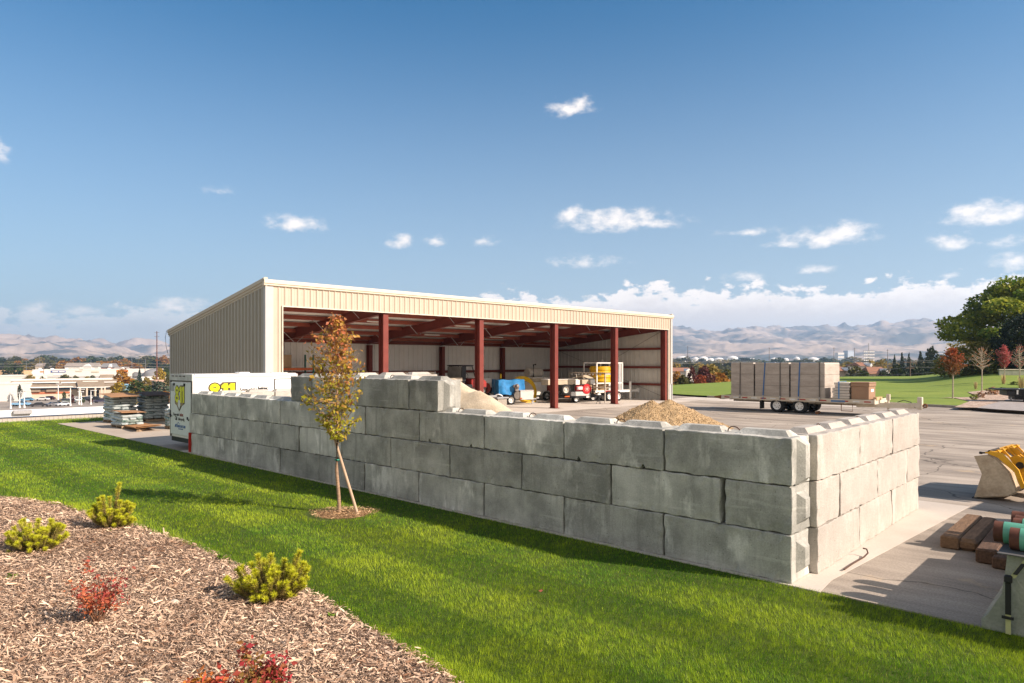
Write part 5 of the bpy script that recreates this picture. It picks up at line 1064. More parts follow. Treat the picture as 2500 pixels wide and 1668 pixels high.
rs2 = thing('ratchet_strap', 'worn black and yellow strap hanging down the end of the jersey barrier', 'strap', W(-2.16,-.06), RZ)
ys = mat('faded_yellow_strap', (.42,.42,.20), .7, var=.15)
MB().box(.03,.075,-.075,-.069,.02,.24).build('webbing', ys, rs2); MB().box(.028,.078,-.084,-.070,.22,.56).build('webbing', blk, rs2); MB().box(.0,.10,-.095,-.07,.175,.20).build('keeper', blk, rs2)
MB().cbox((.055,-.09,.585),(.07,.05,.08), b=.012).build('ratchet', blk, rs2)
MB().add([(.06,-.085,.60),(.11,-.085,.60),(.245,-.06,.83),(.20,-.06,.83),(.06,-.076,.60),(.11,-.076,.60),(.245,-.05,.83),(.20,-.05,.83)],[(0,1,2,3),(7,6,5,4),(0,4,5,1),(2,6,7,3),(1,5,6,2),(0,3,7,4)]).build('webbing', ys, rs2)
MB().add([(.09,-.092,.64),(.13,-.092,.64),(.20,-.076,.76),(.16,-.076,.76),(.09,-.086,.64),(.13,-.086,.64),(.20,-.07,.76),(.16,-.07,.76)],[(0,1,2,3),(7,6,5,4),(0,4,5,1),(2,6,7,3),(1,5,6,2),(0,3,7,4)]).build('webbing', blk, rs2)
o = MB().box(-.16,.18,-.08,.5,.822,.832).build('rubber_mat', mat('grey_rubber_mat', (.10,.10,.10), .8, var=.3)); o.location = W(-2.28,-.06); o.rotation_euler = (0,0,RZ); tag(o, 'grey rubber mat between the green pipes and the barrier top', 'mat')
gp = mat('green_pipe_coating', (.12,.36,.25), .42, var=.12, scale=3, coat=.2); rp_ = mat('rusty_pipe_end', (.115,.046,.03), .85, var=.3, scale=10)
def pipe(u0, v, z, r, label, L_=8.5, coat=True):
    t = thing('pipe', label, 'pipe', W(u0, v, z), RZ + R(.0), 'pipes laid on the barriers'); 
    prof = [(r,0),(r,.085),(r-.012,.085),(r-.012,0),(r,0)]
    if coat:
        MB().lathe([(r*.93,0),(r*.98,.004),(r*.98,.09),(r*.90,.09),(r*.90,.004),(r*.93,0)], (0,0,0), (1,0,0), 32).build('bare_end', rp_, t, smooth=True)
        MB().lathe([(r,.088),(r,L_),(r*.90,L_),(r*.90,.088),(r,.088)], (0,0,0), (1,0,0), 32).build('coated_body', gp, t, smooth=True)
    else: MB().lathe([(r*.93,0),(r,.004),(r,L_),(r*.90,L_),(r*.90,.004),(r*.93,0)], (0,0,0), (1,0,0), 28).build('pipe_body', rp_, t, smooth=True)
z_ = .832
pipe(-2.20,.12,z_+.115,.115,'green coated pipe with rusty end, nearest the camera on the barrier')
pipe(-2.03,.37,z_+.115,.115,'green coated pipe with rusty end sticking out farthest to the left')
pipe(-2.16,.68,z_+.115,.115,'green coated pipe with rusty end, third from the lawn on the barrier')
pipe(-2.14,1.02,z_+.10,.10,'short rusty brown pipe next to the green pipes', 8.5, False)
pipe(-2.08,1.27,z_+.10,.10,'second rusty brown pipe behind the green pipes', 8.5, False)
pipe(-2.02,3.72,.90,.085,'upper rusty brown pipe by the loader bucket', 8, False)
pipe(-2.10,3.95,.90,.085,'rusty brown pipe behind the one by the loader bucket', 8, False)
def tie(px, py, w, h, L_, label, z=0., rz=0., m=None, b=.02):
    p = G(px, py); o = MB().cbox((0, L_/2, h/2), (w, L_, h), b=b).build('railway_tie', m or wood); o.location = p + Vector((0,0,z)); o.rotation_euler = (0,0,RZ+R(90)*0+rz); return tag(o, label, 'timber', 'railway ties on the yard')
tiem = mat('tarred_tie_wood', (.10,.06,.04), .9, var=.4, scale=10, stretch=(3,.4,3), bump=.6, bscale=25); tiel = mat('sun_bleached_tie', (.17,.105,.062), .9, var=.3, scale=10, stretch=(3,.4,3), bump=.6, bscale=25)
tie(2318,1341,.24,.19,2.0,'sun bleached railway tie, leftmost of the group on the yard', m=tiel); tie(2361,1347,.25,.18,2.0,'round cornered railway tie beside the leftmost one', m=tiel, b=.05)
tie(2408,1378,.25,.20,2.0,'dark tarred railway tie nearest the barrier', rz=.02, m=tiem); tie(2445,1392,.22,.16,2.3,'dark railway tie half hidden behind the jersey barrier', m=tiem)
o = MB().tube([(0,0,.03),(.0,.35,.03),(.02,.8,.032),(.03,.95,.06),(.0,1.0,.10),(-.04,.97,.11)], .011, 8).build('bent_rod', rebar); o.location = W(-.30, 1.0); o.rotation_euler = (0,0,RZ); tag(o, 'thin rusty bent rod lying at the foot of the sunlit end wall', 'rod')
# ================================================================== TREES AND THE TOWN BELOW
LEAF = {'green': leafmat('tree_green', (.035,.06,.014), (.085,.115,.025), .25), 'olive': leafmat('tree_olive', (.075,.08,.018), (.15,.135,.03), .25), 'dark': leafmat('tree_dark', (.018,.032,.014), (.05,.07,.025), .15),
        'yellow': leafmat('tree_yellow', (.33,.22,.02), (.46,.33,.03), .3), 'orange': leafmat('tree_orange', (.33,.14,.025), (.45,.24,.03), .3), 'red': leafmat('tree_red', (.30,.05,.025), (.40,.12,.04), .3),
        'burgundy': leafmat('tree_burgundy', (.085,.022,.022), (.16,.05,.035), .2), 'gold': leafmat('tree_gold', (.23,.17,.03), (.34,.25,.05), .3), 'spruce': leafmat('tree_spruce', (.02,.038,.026), (.05,.075,.05), .1), 'blue': leafmat('tree_bluegreen', (.055,.08,.055), (.10,.13,.08), .15)}
CW = {'green':'green','olive':'olive green','dark':'dark green','yellow':'yellow','orange':'orange','red':'red','burgundy':'burgundy','gold':'golden','spruce':'dark conifer','blue':'grey green'}
treebark = mat('tree_bark', (.10,.07,.05), .9, var=.3, scale=5)
def crown_mesh(seed, n, leaf, kind='round', clumps=14):
    """crown of unit height (z 0..1) and about unit width, of n leaf faces"""
    r_ = np.random.RandomState(seed); P = []; H_ = []; Bv = []
    if kind == 'cone':
        z = 1 - r_.rand(n)**.6; a = r_.uniform(0, 2*math.pi, n); tier = .75 + .25*np.cos(z*46 + np.cos(a*5)*1.2); rad = (1-z)*.5*np.sqrt(r_.uniform(.35,1.05,n))*tier*(1+.15*np.sin(a*3+seed)); P = np.stack([rad*np.cos(a), rad*np.sin(a), z - .04*rad/.5], 1); H_ = r_.rand(n); Bv = r_.normal(.5,.15,n)
    else:
        C_ = []
        for k in range(clumps):
            a = k*2.39996 + seed; zz = ((k+.5)/clumps); rr = .42*math.sin(math.pi*min(.97, zz*.82+.16))**.8; cs = (14/clumps)**.38 if clumps > 20 else 1.
            q = r_.uniform(.35, 1.06)**.7; C_.append((rr*math.cos(a)*q, rr*math.sin(a)*q, .08+zz*.80, r_.uniform(.11,.22)*cs, r_.rand(), r_.normal(0,.16)))
        idx = r_.randint(0, clumps, n); Ca = np.array(C_)[idx]; d = r_.normal(0,1,(n,3)); d /= np.linalg.norm(d,axis=1)[:,None]; q = r_.uniform(.35,1.12,n)**.6
        P = Ca[:,:3] + d*(Ca[:,3]*q)[:,None]*np.array([1.1,1.1,.85]); P[:,2] = np.clip(P[:,2], .0, 1.05); H_ = Ca[:,4]*.7 + r_.normal(.15,.2,n); Bv = .5 + Ca[:,5] + r_.normal(0,.13,n)
    nrm = r_.normal(0,1,(n,3)); nrm[:,2] = np.abs(nrm[:,2]) + .4; nrm /= np.linalg.norm(nrm,axis=1)[:,None]; h = r_.normal(0,1,(n,3)); s = np.cross(nrm, h); s /= np.linalg.norm(s,axis=1)[:,None]; t_ = np.cross(nrm, s); k = (leaf*r_.uniform(.6,1.4,n))[:,None]
    V = np.stack([P - s*k*.5, P + t_*k*.38, P + s*k*.5, P - t_*k*.38], 1).reshape(-1,3); return V, np.arange(n*4).reshape(-1,4), huecol(np.array(H_), np.array(Bv), 4)
PRO = {}
def proto(kind, seed, n, leaf):
    key = (kind, seed)
    if key not in PRO:
        V, Fq, col = crown_mesh(seed, n, leaf, 'cone' if kind == 'cone' else 'round'); o = npmesh('crown', V, Fq, LEAF['green'], None, col); me = o.data; bpy.data.objects.remove(o)
        mb = MB(); mb.tube([(0,0,-.35),(.01,0,0),(0,.01,.45)], [.035,.028,.012], 7)
        for k in range(5):
            a = k*2.4; mb.tube([(0,0,.05+.06*k),(.12*math.cos(a),.12*math.sin(a),.25+.08*k),(.22*math.cos(a),.22*math.sin(a),.42+.08*k)], [.014,.009,.004], 5)
        o = mb.build('trunk', treebark); tm = o.data; bpy.data.objects.remove(o); PRO[key] = (me, tm)
    return PRO[key]
def tree(name, label, px, Yd, pytop, wpx, colour, kind='round', seed=0, group=None, base=TOWN, pybot=None, n=1100, leaf=.10):
    me, tm = proto(kind, seed % 5, n, leaf); x = (px-CX)/F*Yd; top = HT(pytop, Yd); bot = HT(pybot, Yd) if pybot else base + (top-base)*.12
    if kind == 'cone': bot = base + (top-base)*.05 if not pybot else bot
    t = thing(name, label, 'tree', (x, Yd, base), 0, group); w = wpx/F*Yd/.86; h = top - bot
    for m, nm in ((me,'crown'),(tm,'trunk')):
        o = bpy.data.objects.new(nm, m); C.objects.link(o); o.parent = t; o.location = (0,0,bot-base); o.rotation_euler = (0,0,seed*1.3); o.scale = (w,w,h) if nm == 'crown' else (h*.55,h*.55,max(h*.35, (bot-base)/.34))
        o.material_slots[0].link = 'OBJECT'; o.material_slots[0].material = LEAF[colour] if nm == 'crown' else treebark
    return t
def row(specs, name, fmt, group, **k):
    specs = sorted(specs, key=lambda s: s[0])
    for i, s in enumerate(specs): tree(name, fmt.format(c=CW[s[4]], o=('leftmost' if i == 0 else 'rightmost' if i == len(specs)-1 else ORD[i] + ' from the left')), s[0], s[1], s[2], s[3], s[4], s[5] if len(s) > 5 else 'round', seed=i*7+int(s[0]), group=group, **k)
rt = random.Random(21)
# --- left: skyline row, row behind the stores
pal = ['green','olive','olive','dark','green','gold','orange','green','olive','blue','dark']
row([(8+i*17.5+rt.uniform(-6,6), 1150+rt.uniform(-120,160), 868+rt.uniform(-3,8), 34+rt.uniform(-8,12), rt.choice(pal)) for i in range(25)], 'broadleaf_tree', 'far {c} tree in the skyline row under the left hills, {o}', 'skyline trees under the left hills')
row([(5+i*21+rt.uniform(-6,6), 820+rt.uniform(-60,60), 882+rt.uniform(-4,7), 36+rt.uniform(-8,14), rt.choice(['green','yellow','orange','olive','gold','green','dark'])) for i in range(20)], 'broadleaf_tree', '{c} tree behind the white store roofs, {o}', 'trees behind the white stores')
for px, Yd, pt, w, c, lab, kd in ((32,560,890,44,'green','large green tree left of the white store building','round'),(72,400,914,22,'gold','golden tree in front of the grey store end wall','round'),(96,420,917,26,'olive','round olive tree under the oval sign','round'),
    (158,380,914,34,'olive','olive tree left of the shingled gable roof, in front of the stores','round'),(186,395,917,22,'olive','second olive bush before the stores, near the small dark awning','round'),(212,390,918,18,'gold','small golden tree beside the shingled gable','round'),(226,395,916,18,'green','small green tree touching the shingled gable','round'),
    (300,300,900,40,'orange','tall brown and orange tree right of the plaza roof','round'),(313,270,920,62,'orange','wide orange tree right of the plaza building','round'),(293,262,932,44,'yellow','yellow tree behind the blue sign','round'),(341,420,898,18,'spruce','narrow conifer in front of the right end of the stores','cone'),
    (336,235,928,54,'green','big green tree above the bag pallets','round'),(385,240,930,58,'blue','big grey green tree left of the white trailer','round'),(320,205,955,44,'gold','golden bush above the hardboard sheets','round'),(405,215,955,40,'orange','orange bush beside the white trailer','round'),
    (390,430,898,28,'yellow','bright yellow tree at the foot of the tall brown pole','round'),(405,440,897,24,'green','green tree right of the tall brown pole, before the shed','round'),(358,300,920,24,'gold','slim golden tree before the domed white building','round'),(412,300,915,20,'olive','olive tree at the shed corner','round'),
    (48,255,938,9,'dark','narrow dark cypress beside the white windowless building','round'),(9,262,975,16,'burgundy','small bare russet tree before the white windowless building','round'),(48,232,985,16,'burgundy','russet shrub by the parked light blue truck','round'),(157,262,956,9,'green','small green cone tree before the plaza wall','round'),(148,235,978,8,'yellow','little yellow tree at the lot edge','round'),
    (177,240,962,8,'burgundy','narrow russet tree between parked cars','round'),(204,245,970,7,'green','narrow green tree by the lamp posts','round'),(222,243,975,9,'burgundy','low russet shrub at the right end of the lot','round'),(280,250,962,12,'gold','slim yellow tree at the right end of the plaza','round')):
    tree('broadleaf_tree' if kd == 'round' else 'conifer', lab, px, Yd, pt, w, c, kd, seed=int(px))
# --- buildings
stw = mat('white_stucco', (.66,.63,.58), .85, var=.05, scale=.1); stt = mat('tan_stucco', (.50,.42,.33), .85, var=.06, scale=.1); roofg = mat('flat_roof', (.30,.29,.28), .9, var=.1, scale=.2); shing = mat('brown_shingle', (.24,.19,.14), .9, var=.15, scale=.8); glass = mat('dark_glass', (.02,.025,.03), .1, spec=.6); gst = mat('grey_stucco', (.22,.22,.225), .85, scale=.2)
def bld(name, label, px0, px1, Y0, Y1, pytop, m, depth=25, base=TOWN, cat='building', par=.6):
    """box building: front wall from photo column px0 at Y0 to px1 at Y1"""
    a, b = D(px0, Y0, base), D(px1, Y1, base); d = b - a; L_ = d.length; rz = math.atan2(d.y, d.x); h = HT(pytop, (Y0+Y1)/2) - base
    t = thing(name, label, cat, a, rz); MB().box(0, L_, 0, depth, 0, h-par).build('wall', m, t); MB().box(.3, L_-.3, .3, depth-.3, h-par, h-par+.05).build('roof', roofg, t)
    p = MB(); p.box(-.1,L_+.1,-.12,.28,h-par-.02,h).box(-.1,L_+.1,depth-.28,depth+.1,h-par-.02,h).box(-.1,.28,.28,depth-.28,h-par-.02,h).box(L_-.28,L_+.1,.28,depth-.28,h-par-.02,h); p.build('parapet', m, t); return t, L_, h
t, L_, h = bld('store_building', 'long white store building with coloured signs across the parking lot', 79, 378, 570, 600, 902, stw, 60)
k_ = F/585
def sgn(parent, x, z, w, hh, m, name='sign', y=-.2): return MB().cbox((x, y, z), (w, .3, hh), b=.1).build(name, m, parent)
o = MB().prism([(7.2*math.cos(a)*.92, 3.4*math.sin(a)*.86) for a in np.linspace(0, 2*math.pi, 28, endpoint=False)], (6.2, -.2, 6.2), X, Z, (0,-.3,0)); so_ = o.build('sign', wht, t); MB().cbox((6.8,-.6,6.9),(2.6,.1,1.0), b=.3).build('sign_mark', mat('orange_sign', (.75,.20,.03), .6), so_)
s1 = sgn(t, 18.6, 7.0, 10.8, 1.6, mat('blue_sign', (.05,.10,.32), .6)); MB().cbox((16.5,-.4,7.0),(4.2,.1,.75)).cbox((21.3,-.4,7.0),(4.2,.1,.75)).build('sign_mark', wht, s1)
sgn(t, 18.2, 4.6, 6.4, 1.1, wht); s2 = sgn(t, 33.6, 7.2, 5, .9, mat('pale_sign', (.52,.47,.36), .7)); s3 = sgn(t, 46, 6.6, 5.6, 1.3, MAT['pale_sign']); s4 = sgn(t, 66.5, 7.2, 8.8, 2.2, mat('orange_sign', (.75,.20,.03), .6)); MB().cbox((66.5,-.4,6.7),(7.4,.1,.35)).build('sign_mark', mat('sign_yellow', (.75,.42,.06), .6), s4)
bs = MB(); bs.box(.0, L_-.5, -.06, -.005, .0, 3.0); bs.build('base_band', mat('grey_band', (.42,.41,.39), .85), t); MB().prism([(0,2.6),(0,6.6),(9,5.2),(18,2.6)], (76,-1.8,0), X, Z, (0,1.7,0)).build('entrance_canopy', gst, t); MB().box(34.5,37,-.5,.2,h-.2,h+2).build('pilaster', stw, t)
MB().box(-.25,-.1,.0,60,.0,h).build('end_wall', gst, t); MB().box(-.45,-.3,16,34,.0,h-.5).build('brick_panel', mat('dark_brick', (.13,.08,.065), .9), t)
for i, x in enumerate((3,11,21,40,52)): MB().cbox((x,9+i*3,h+.2),(2.2,2.2,1.6), b=.2).build('roof_unit', wht, t)
# plaza with tan shingle roof bands
t, L_, h = bld('plaza_building', 'low plaza building with tan shingle roofs behind the parked cars', 31, 285, 270, 292, 951, stt, 22, par=.2)
k2 = 281/F
def pr(x0, x1, z0, z1, y0, y1, m, name): # sloping band between front bottom and back top
    return MB().add([(x0,y0,z0),(x1,y0,z0),(x1,y1,z1),(x0,y1,z1),(x0,y0,z0-.25),(x1,y0,z0-.25),(x1,y1,z1-.25),(x0,y1,z1-.25)], [(0,1,2,3),(7,6,5,4),(0,4,5,1),(1,5,6,2),(2,6,7,3),(3,7,4,0)]).build(name, m, t)
pr(-.5, L_+.6, 4.9, 7.4, -2.2, 4, shing, 'shingle_roof'); MB().box(-.6,L_*.97,3.9,4.3,7.4,8.1).build('ridge_parapet', stw, t); MB().box(.5,L_,4.5,20,7.0,7.2).build('flat_roof', roofg, t)
MB().box(-.6,20,-2.5,-2.2,4.55,5.0).build('fascia', stw, t); MB().box(-.4,15.4,-.2,1.2,6.45,6.9).build('fascia', stw, t); MB().box(16,21.5,.2,1.4,6.2,6.7).build('fascia', stw, t); MB().box(23.5,29,-.5,.6,6.6,7.0).build('fascia', stw, t); MB().box(30,42,.0,1,6.2,6.6).build('fascia', stw, t)
pr(21.5, 31.2, 4.6, 6.9, -4.6, -.2, shing, 'porch_roof'); MB().box(21.2,31.4,-4.9,-4.6,4.25,4.65).build('fascia', stw, t)
po = MB(); 
for x in (22.2,24.6,27.6,29.8,31): po.box(x-.3,x+.3,-4.8,-4.2,0,4.3)
po.build('porch_post', stt, t); MB().box(24.9,27.3,-.15,-.02,0,3.0).box(28.3,29.5,-.15,-.02,.3,3.0).build('window', glass, t)
MB().box(0,19,-.3,-.01,2.1,2.75).build('red_band', mat('brick_red_band', (.42,.13,.06), .8), t); MB().box(5,9,-1.2,-.02,2.9,4.1).box(11,14.6,-1.2,-.02,2.9,4.1).build('awning', shing, t)
g = thing('gable_roof', 'tan shingled gable roof standing behind the plaza', 'building', D(240,330,TOWN), math.atan2(22,30)); zt = HT(915,330)-TOWN; zb = HT(930,330)-TOWN
MB().add([(0,0,zb),(7.6,0,zb),(7.0,3.5,zt),(1.2,3.5,zt),(0,7,zb),(7.6,7,zb)], [(0,1,2,3),(5,4,3,2),(0,3,4),(1,5,2)]).build('roof', shing, g); MB().box(.2,7.4,.2,6.8,0,zb).build('wall', stw, g); MB().box(5,10,-.4,-.1,zb-1.2,zb-.6).build('fascia', stw, g)
for i, (p0, p1, Y0, Y1, pt, m, d, lab) in enumerate(((-25,43,255,258,935,stw,18,'windowless white building at the left edge behind the lawn'),(-30,65,395,400,917,stw,30,'white flat building behind the windowless one at left edge'),(-30,37,640,640,905,mat('ochre_wall',(.55,.36,.20),.85),30,'ochre walled building in the trees at far left'),
     (345,418,470,480,921,stw,24,'white low building with a domed part before the shed corner'),(378,420,330,335,929,mat('salmon_wall',(.45,.30,.23),.85),14,'salmon walled low building behind the grey green tree'))):
    bld('flat_building', lab, p0, p1, Y0, Y1, pt, m, d)
dm = MB(); dm.lathe([(9.5,0),(9.3,3),(8.2,6),(6,8.2),(3,9.6),(0,10)], (0,0,0), (0,0,1), 24); o = dm.build('dome', gst, None, smooth=True); o.location = D(377,520,TOWN); tag(o, 'grey dome beside the foot of the tall brown pole', 'dome')
# houses on the left skyline
def house(label, px, Yd, pyeave, pyridge, wpx, roofc, wallc, base=TOWN, rz=.12, group=None, dep=9):
    w = wpx/F*Yd; t = thing('house', label, 'house', D(px-wpx/2, Yd, base), rz, group); ze, zr = HT(pyeave,Yd)-base, HT(pyridge,Yd)-base
    MB().box(.3,w-.3,.3,dep-.3,0,ze).build('wall', wallc, t); MB().add([(-.3,-.4,ze-.1),(w+.3,-.4,ze-.1),(w-.8,dep/2,zr),(.8,dep/2,zr),(-.3,dep+.4,ze-.1),(w+.3,dep+.4,ze-.1)], [(0,1,2,3),(5,4,3,2),(0,3,4),(1,5,2)]).build('roof', roofc, t)
    gx_ = w*.55; MB().add([(gx_,-1.8,ze),(gx_+w*.26,-1.8,ze),(gx_+w*.13,-1.8,ze+(zr-ze)*.75),(gx_,2,ze),(gx_+w*.26,2,ze),(gx_+w*.13,dep*.4,ze+(zr-ze)*.75)], [(0,1,2),(0,2,5,3),(1,4,5,2)]).build('gable', wht, t); MB().box(gx_+.3,gx_+w*.26-.3,-1.7,.3,0,ze).build('porch', wallc, t)
    wn_ = MB(); 
    for k in range(3): wn_.box(w*(.12+.14*k), w*(.19+.14*k), .27, .299, ze*.35, ze*.75)
    wn_.build('window', glass, t); return t
rg = mat('grey_shingle', (.30,.26,.23), .9, var=.1, scale=.4); rb_ = mat('red_brown_shingle', (.30,.15,.095), .9, var=.12, scale=.5)
house('long house with pale gables and grey roof behind the stores', 196, 760, 895, 886, 78, rg, stw); house('low grey roofed house far left behind the stores', 110, 770, 893, 887, 50, rg, stt); house('dark roofed house left of the golden trees behind the stores', 262, 700, 897, 887, 34, gst, mat('brick_wall',(.28,.11,.08),.9)); house('red fronted low house behind the right end of the stores', 292, 690, 902, 896, 34, rg, MAT['brick_wall'])
# --- white roofed building at the foot of the slope
t = thing('parapet_building', 'white parapet roof of the low building just beyond the lawn', 'building', D(0,96,TOWN), math.atan2(27,26)); zt = HT(1003,96)-TOWN
grid = mat('grid_tile_wall', (.42,.38,.33), .85, var=.05)
MB().box(-6,19,-.0,.4,0,zt-1.1).build('wall', grid, t); MB().box(-6.3,30,-.35,.7,zt-.9,zt).build('parapet', wht, t); MB().box(-6,30,.7,14,zt-1.2,zt-1.1).build('roof', mat('white_membrane',(.62,.61,.60),.7), t); MB().box(19,34,-.1,.2,0,zt-2.4).build('lower_wall', gst, t); MB().box(18.6,34,.25,9,zt-2.6,zt-2.3).build('lower_roof', MAT['white_membrane'], t)
gl_ = MB()
for k in range(44): gl_.box(-5.9+k*.56,-5.86+k*.56,-.02,-.001,0,zt-1.15)
for k in range(14): gl_.box(-6,19,-.018,-.0015,.2+k*.55,.24+k*.55)
gl_.build('joint', mat('joint_grey',(.24,.22,.20),.9), t)
MB().cbox((2.5,-.6,zt-.3),(2.2,.5,.55), b=.05).build('vent_hood', steel, t); MB().cbox((20,1.5,zt+.05),(2.6,1.2,.6), b=.08).build('roof_unit', steel, t); MB().cyl((26.2,-.7,zt-4),(26.2,-.7,zt-1.0),.22).build('vent_pipe', wht, t); MB().cbox((19.2,-1.2,zt-3.4),(1.8,.8,1.2), b=.06).build('utility_box', stt, t)
# --- parking lot, cars, lamps
sheet('parking_lot', [D(-60,190,TOWN+.02), D(330,190,TOWN+.02), D(360,285,TOWN+.02), D(60,268,TOWN+.02), D(-60,262,TOWN+.02)][::1], TOWN+.10, mat('lot_asphalt', (.30,.26,.22), .95, scale=.1, world_=True))
def car(label, px, Yd, rz, col, truck=False, proto_=[None]):
    base = TOWN + .10; t = thing('parked_car', label, 'car', D(px, Yd, base), rz, 'cars parked below the hill'); paint = mat('paint_%02x%02x%02x' % tuple(int(c*255) for c in col), col, .3, var=.02, coat=.4)
    b = MB(); side = [(-2.2,.35),(-2.25,.75),(-2.05,.95),(-1.2,1.02),(-.55,1.45),(1.1,1.48),(1.75,1.0),(2.2,.88),(2.25,.4)] if not truck else [(-2.9,.5),(-2.95,1.15),(-.6,1.18),(-.55,1.85),(.9,1.88),(1.45,1.2),(2.6,1.1),(2.65,.5)]
    b.prism(side[::-1], (0,-.88,0), X, Z, (0,1.76,0)); b.build('body', paint, t, bevel=.06)
    w = MB(); 
    if truck: w.prism([(-.48,1.25),(-.42,1.75),(.82,1.78),(1.25,1.25)], (0,-.895,0), X, Z, (0,1.79,0)); w.add([(.95,-.75,1.82),(.95,.75,1.82),(1.47,.8,1.22),(1.47,-.8,1.22)], [(0,1,2,3)])
    else: w.prism([(-1.05,1.03),(-.5,1.38),(1.02,1.40),(1.55,1.02)], (0,-.895,0), X, Z, (0,1.79,0)); w.add([(1.15,-.75,1.47),(1.15,.75,1.47),(1.78,.8,1.01),(1.78,-.8,1.01)], [(0,1,2,3)]); w.add([(-.6,-.7,1.45),(-.6,.7,1.45),(-1.25,.8,1.03),(-1.25,-.8,1.03)], [(3,2,1,0)])
    w.build('window', glass, t)
    for x in ((-1.4,1.4) if not truck else (-1.9,1.75)):
        for y, a in ((-.88,-1),(.88,1)): MB().cyl((x,y-a*.1,.34),(x,y+a*.03,.34),.34,n=14).build('wheel', dk_rubber, t)
    return t
cars = [(52,228,.2,(.22,.42,.62),True,'light blue pickup truck near the white windowless building'),(66,258,.3,(.10,.28,.45),False,'blue car behind the light blue pickup'),(104,262,.15,(.72,.72,.72),False,'white hatchback parked before the red banded wall'),(119,268,.15,(.06,.02,.03),False,'dark red car right of the white hatchback'),(92,226,.6,(.03,.03,.035),False,'black car parked nearest the lawn, by the leftmost lamp'),
        (130,228,1.1,(.12,.12,.13),False,'dark grey car in the middle of the front row'),(152,229,1.2,(.55,.57,.60),False,'silver car right of the dark grey one in the front row'),(158,250,.2,(.10,.11,.13),False,'charcoal car parked below the cone tree'),(170,246,.2,(.16,.19,.17),False,'grey green suv beside the lamp posts'),(186,266,.3,(.70,.70,.70),False,'white car in the second row near the porch'),
        (190,256,.5,(.62,.63,.64),False,'silver car in front of the white one near the porch'),(208,262,1.2,(.02,.03,.06),False,'navy car facing the porch'),(218,270,.6,(.68,.68,.68),False,'white car behind the navy car'),(232,258,.2,(.02,.02,.025),True,'black pickup truck at the right end of the lot'),(246,248,.3,(.05,.05,.09),False,'dark blue car behind the black pickup'),(262,262,.1,(.42,.02,.03),False,'red car above the hardboard sheet'),(292,268,.1,(.35,.02,.04),False,'dark red car below the yellow tree'),(302,272,.1,(.50,.02,.06),False,'bright red car at the blue sign')]
for px, Yd, rz, col, tr_, lab in cars: car(lab, px, Yd, rz, col, tr_)
def lamp(label, px, pytop, pybase, arm):
    Yd = F*(CAMZ-TOWN-.1)/(pybase-HZ); h = HT(pytop, Yd)-TOWN-.1; t = thing('lamp_post', label, 'lamp post', D(px, Yd, TOWN+.1), 0, 'white lamp posts in the parking lot'); MB().cyl((0,0,0),(0,0,h),.16,.13,n=8).cyl((0,0,0),(0,0,.7),.28,n=10).build('post', wht, t); MB().cbox((arm*.9,0,h+.05),(2.0,.5,.22), b=.05).build('lamp_head', wht, t)
for i, (px, a, b, ar) in enumerate(((53,936,962,1),(48,960,996,.2),(59.5,955,996,1),(142,938,977,.2),(172,946,991,1),(193,951,988,1),(198.5,957,989,-.2),(202.5,935,968,.2),(222,954,988,1),(291,942,969,1),(306,934,963,.2),(275,934,966,1),(26,963,998,.3))):
    lamp(f'white parking lot lamp post, {ORD[sorted([53,48,59.5,142,172,193,198.5,202.5,222,291,306,275,26]).index(px)]} from the left', px, a, b, ar)
o = MB().cbox((0,0,5.2),(4,.3,2.6), b=.1).build('sign_panel', mat('pale_blue_sign',(.30,.55,.75),.5)); t = thing('road_sign', 'pale blue sign board on a post under the orange tree', 'sign', D(306,262,TOWN)); o.parent = t; MB().cyl((.3,.2,0),(.3,.2,5),.15,n=8).build('post', wht, t)
def upole(label, px, Yd, pytop, base=TOWN, r=.22, arms=(), m=None, cat='utility pole', name='utility_pole'):
    h = HT(pytop,Yd)-base; t = thing(name, label, cat, D(px,Yd,base), 0, None); MB().cyl((0,0,0),(0,0,h),r,r*.55,n=10).build('pole', m or mat('pole_wood',(.14,.10,.075),.9), t)
    for z, w in arms: MB().box(-w/2,w/2,-.06,.06,h-z-.07,h-z+.07).build('crossarm', MAT.get('pole_wood') or m, t)
    return t
mat('pole_wood',(.14,.10,.075),.9)
upole('very tall thin brown steel pole left of the shed', 383, 420, 809, r=.42, arms=((.8,3.2),(3.2,3.2)), m=mat('brown_steel_pole',(.13,.055,.04),.7))
upole('short brown utility pole before the white store front', 107, 560, 888, r=.3, arms=((.6,2.2),)); upole('thin utility pole at the domed building', 354, 430, 892, r=.22, arms=((.6,2.4),))
for i, (px, pt) in enumerate(((64,880),(97,868),(195,879),(222,878),(322,873),(355,878))): upole(f'thin grey pole on the left skyline, {ORD[i]} from the left', px, 700, pt, r=.16, m=mat('grey_pole',(.34,.35,.36),.6))
def wire(label, pts, r=.05, m=None):
    o = MB(); P = []
    for (a, b) in zip(pts, pts[1:]):
        for k in range(9): q = k/8; p = a.lerp(b, q); P.append(p + Vector((0,0,-.05*(b-a).length*.35*4*q*(1-q)*.25)))
    o.tube(P, r, 4); return tag(o.build('overhead_wire', m or mat('wire_grey',(.30,.29,.28),.5)), label, 'wire', 'overhead wires')
def WP(px, py, Yd): return Vector(((px-CX)/F*Yd, Yd, HT(py,Yd)))
wire('upper overhead wire crossing the left background', [WP(-40,889,430), WP(107,887,430), WP(354,888,430), WP(560,888,430)], .09); wire('lower overhead wire crossing the left background', [WP(-40,896,430), WP(107,894,430), WP(354,895,430), WP(560,896,430)], .09)
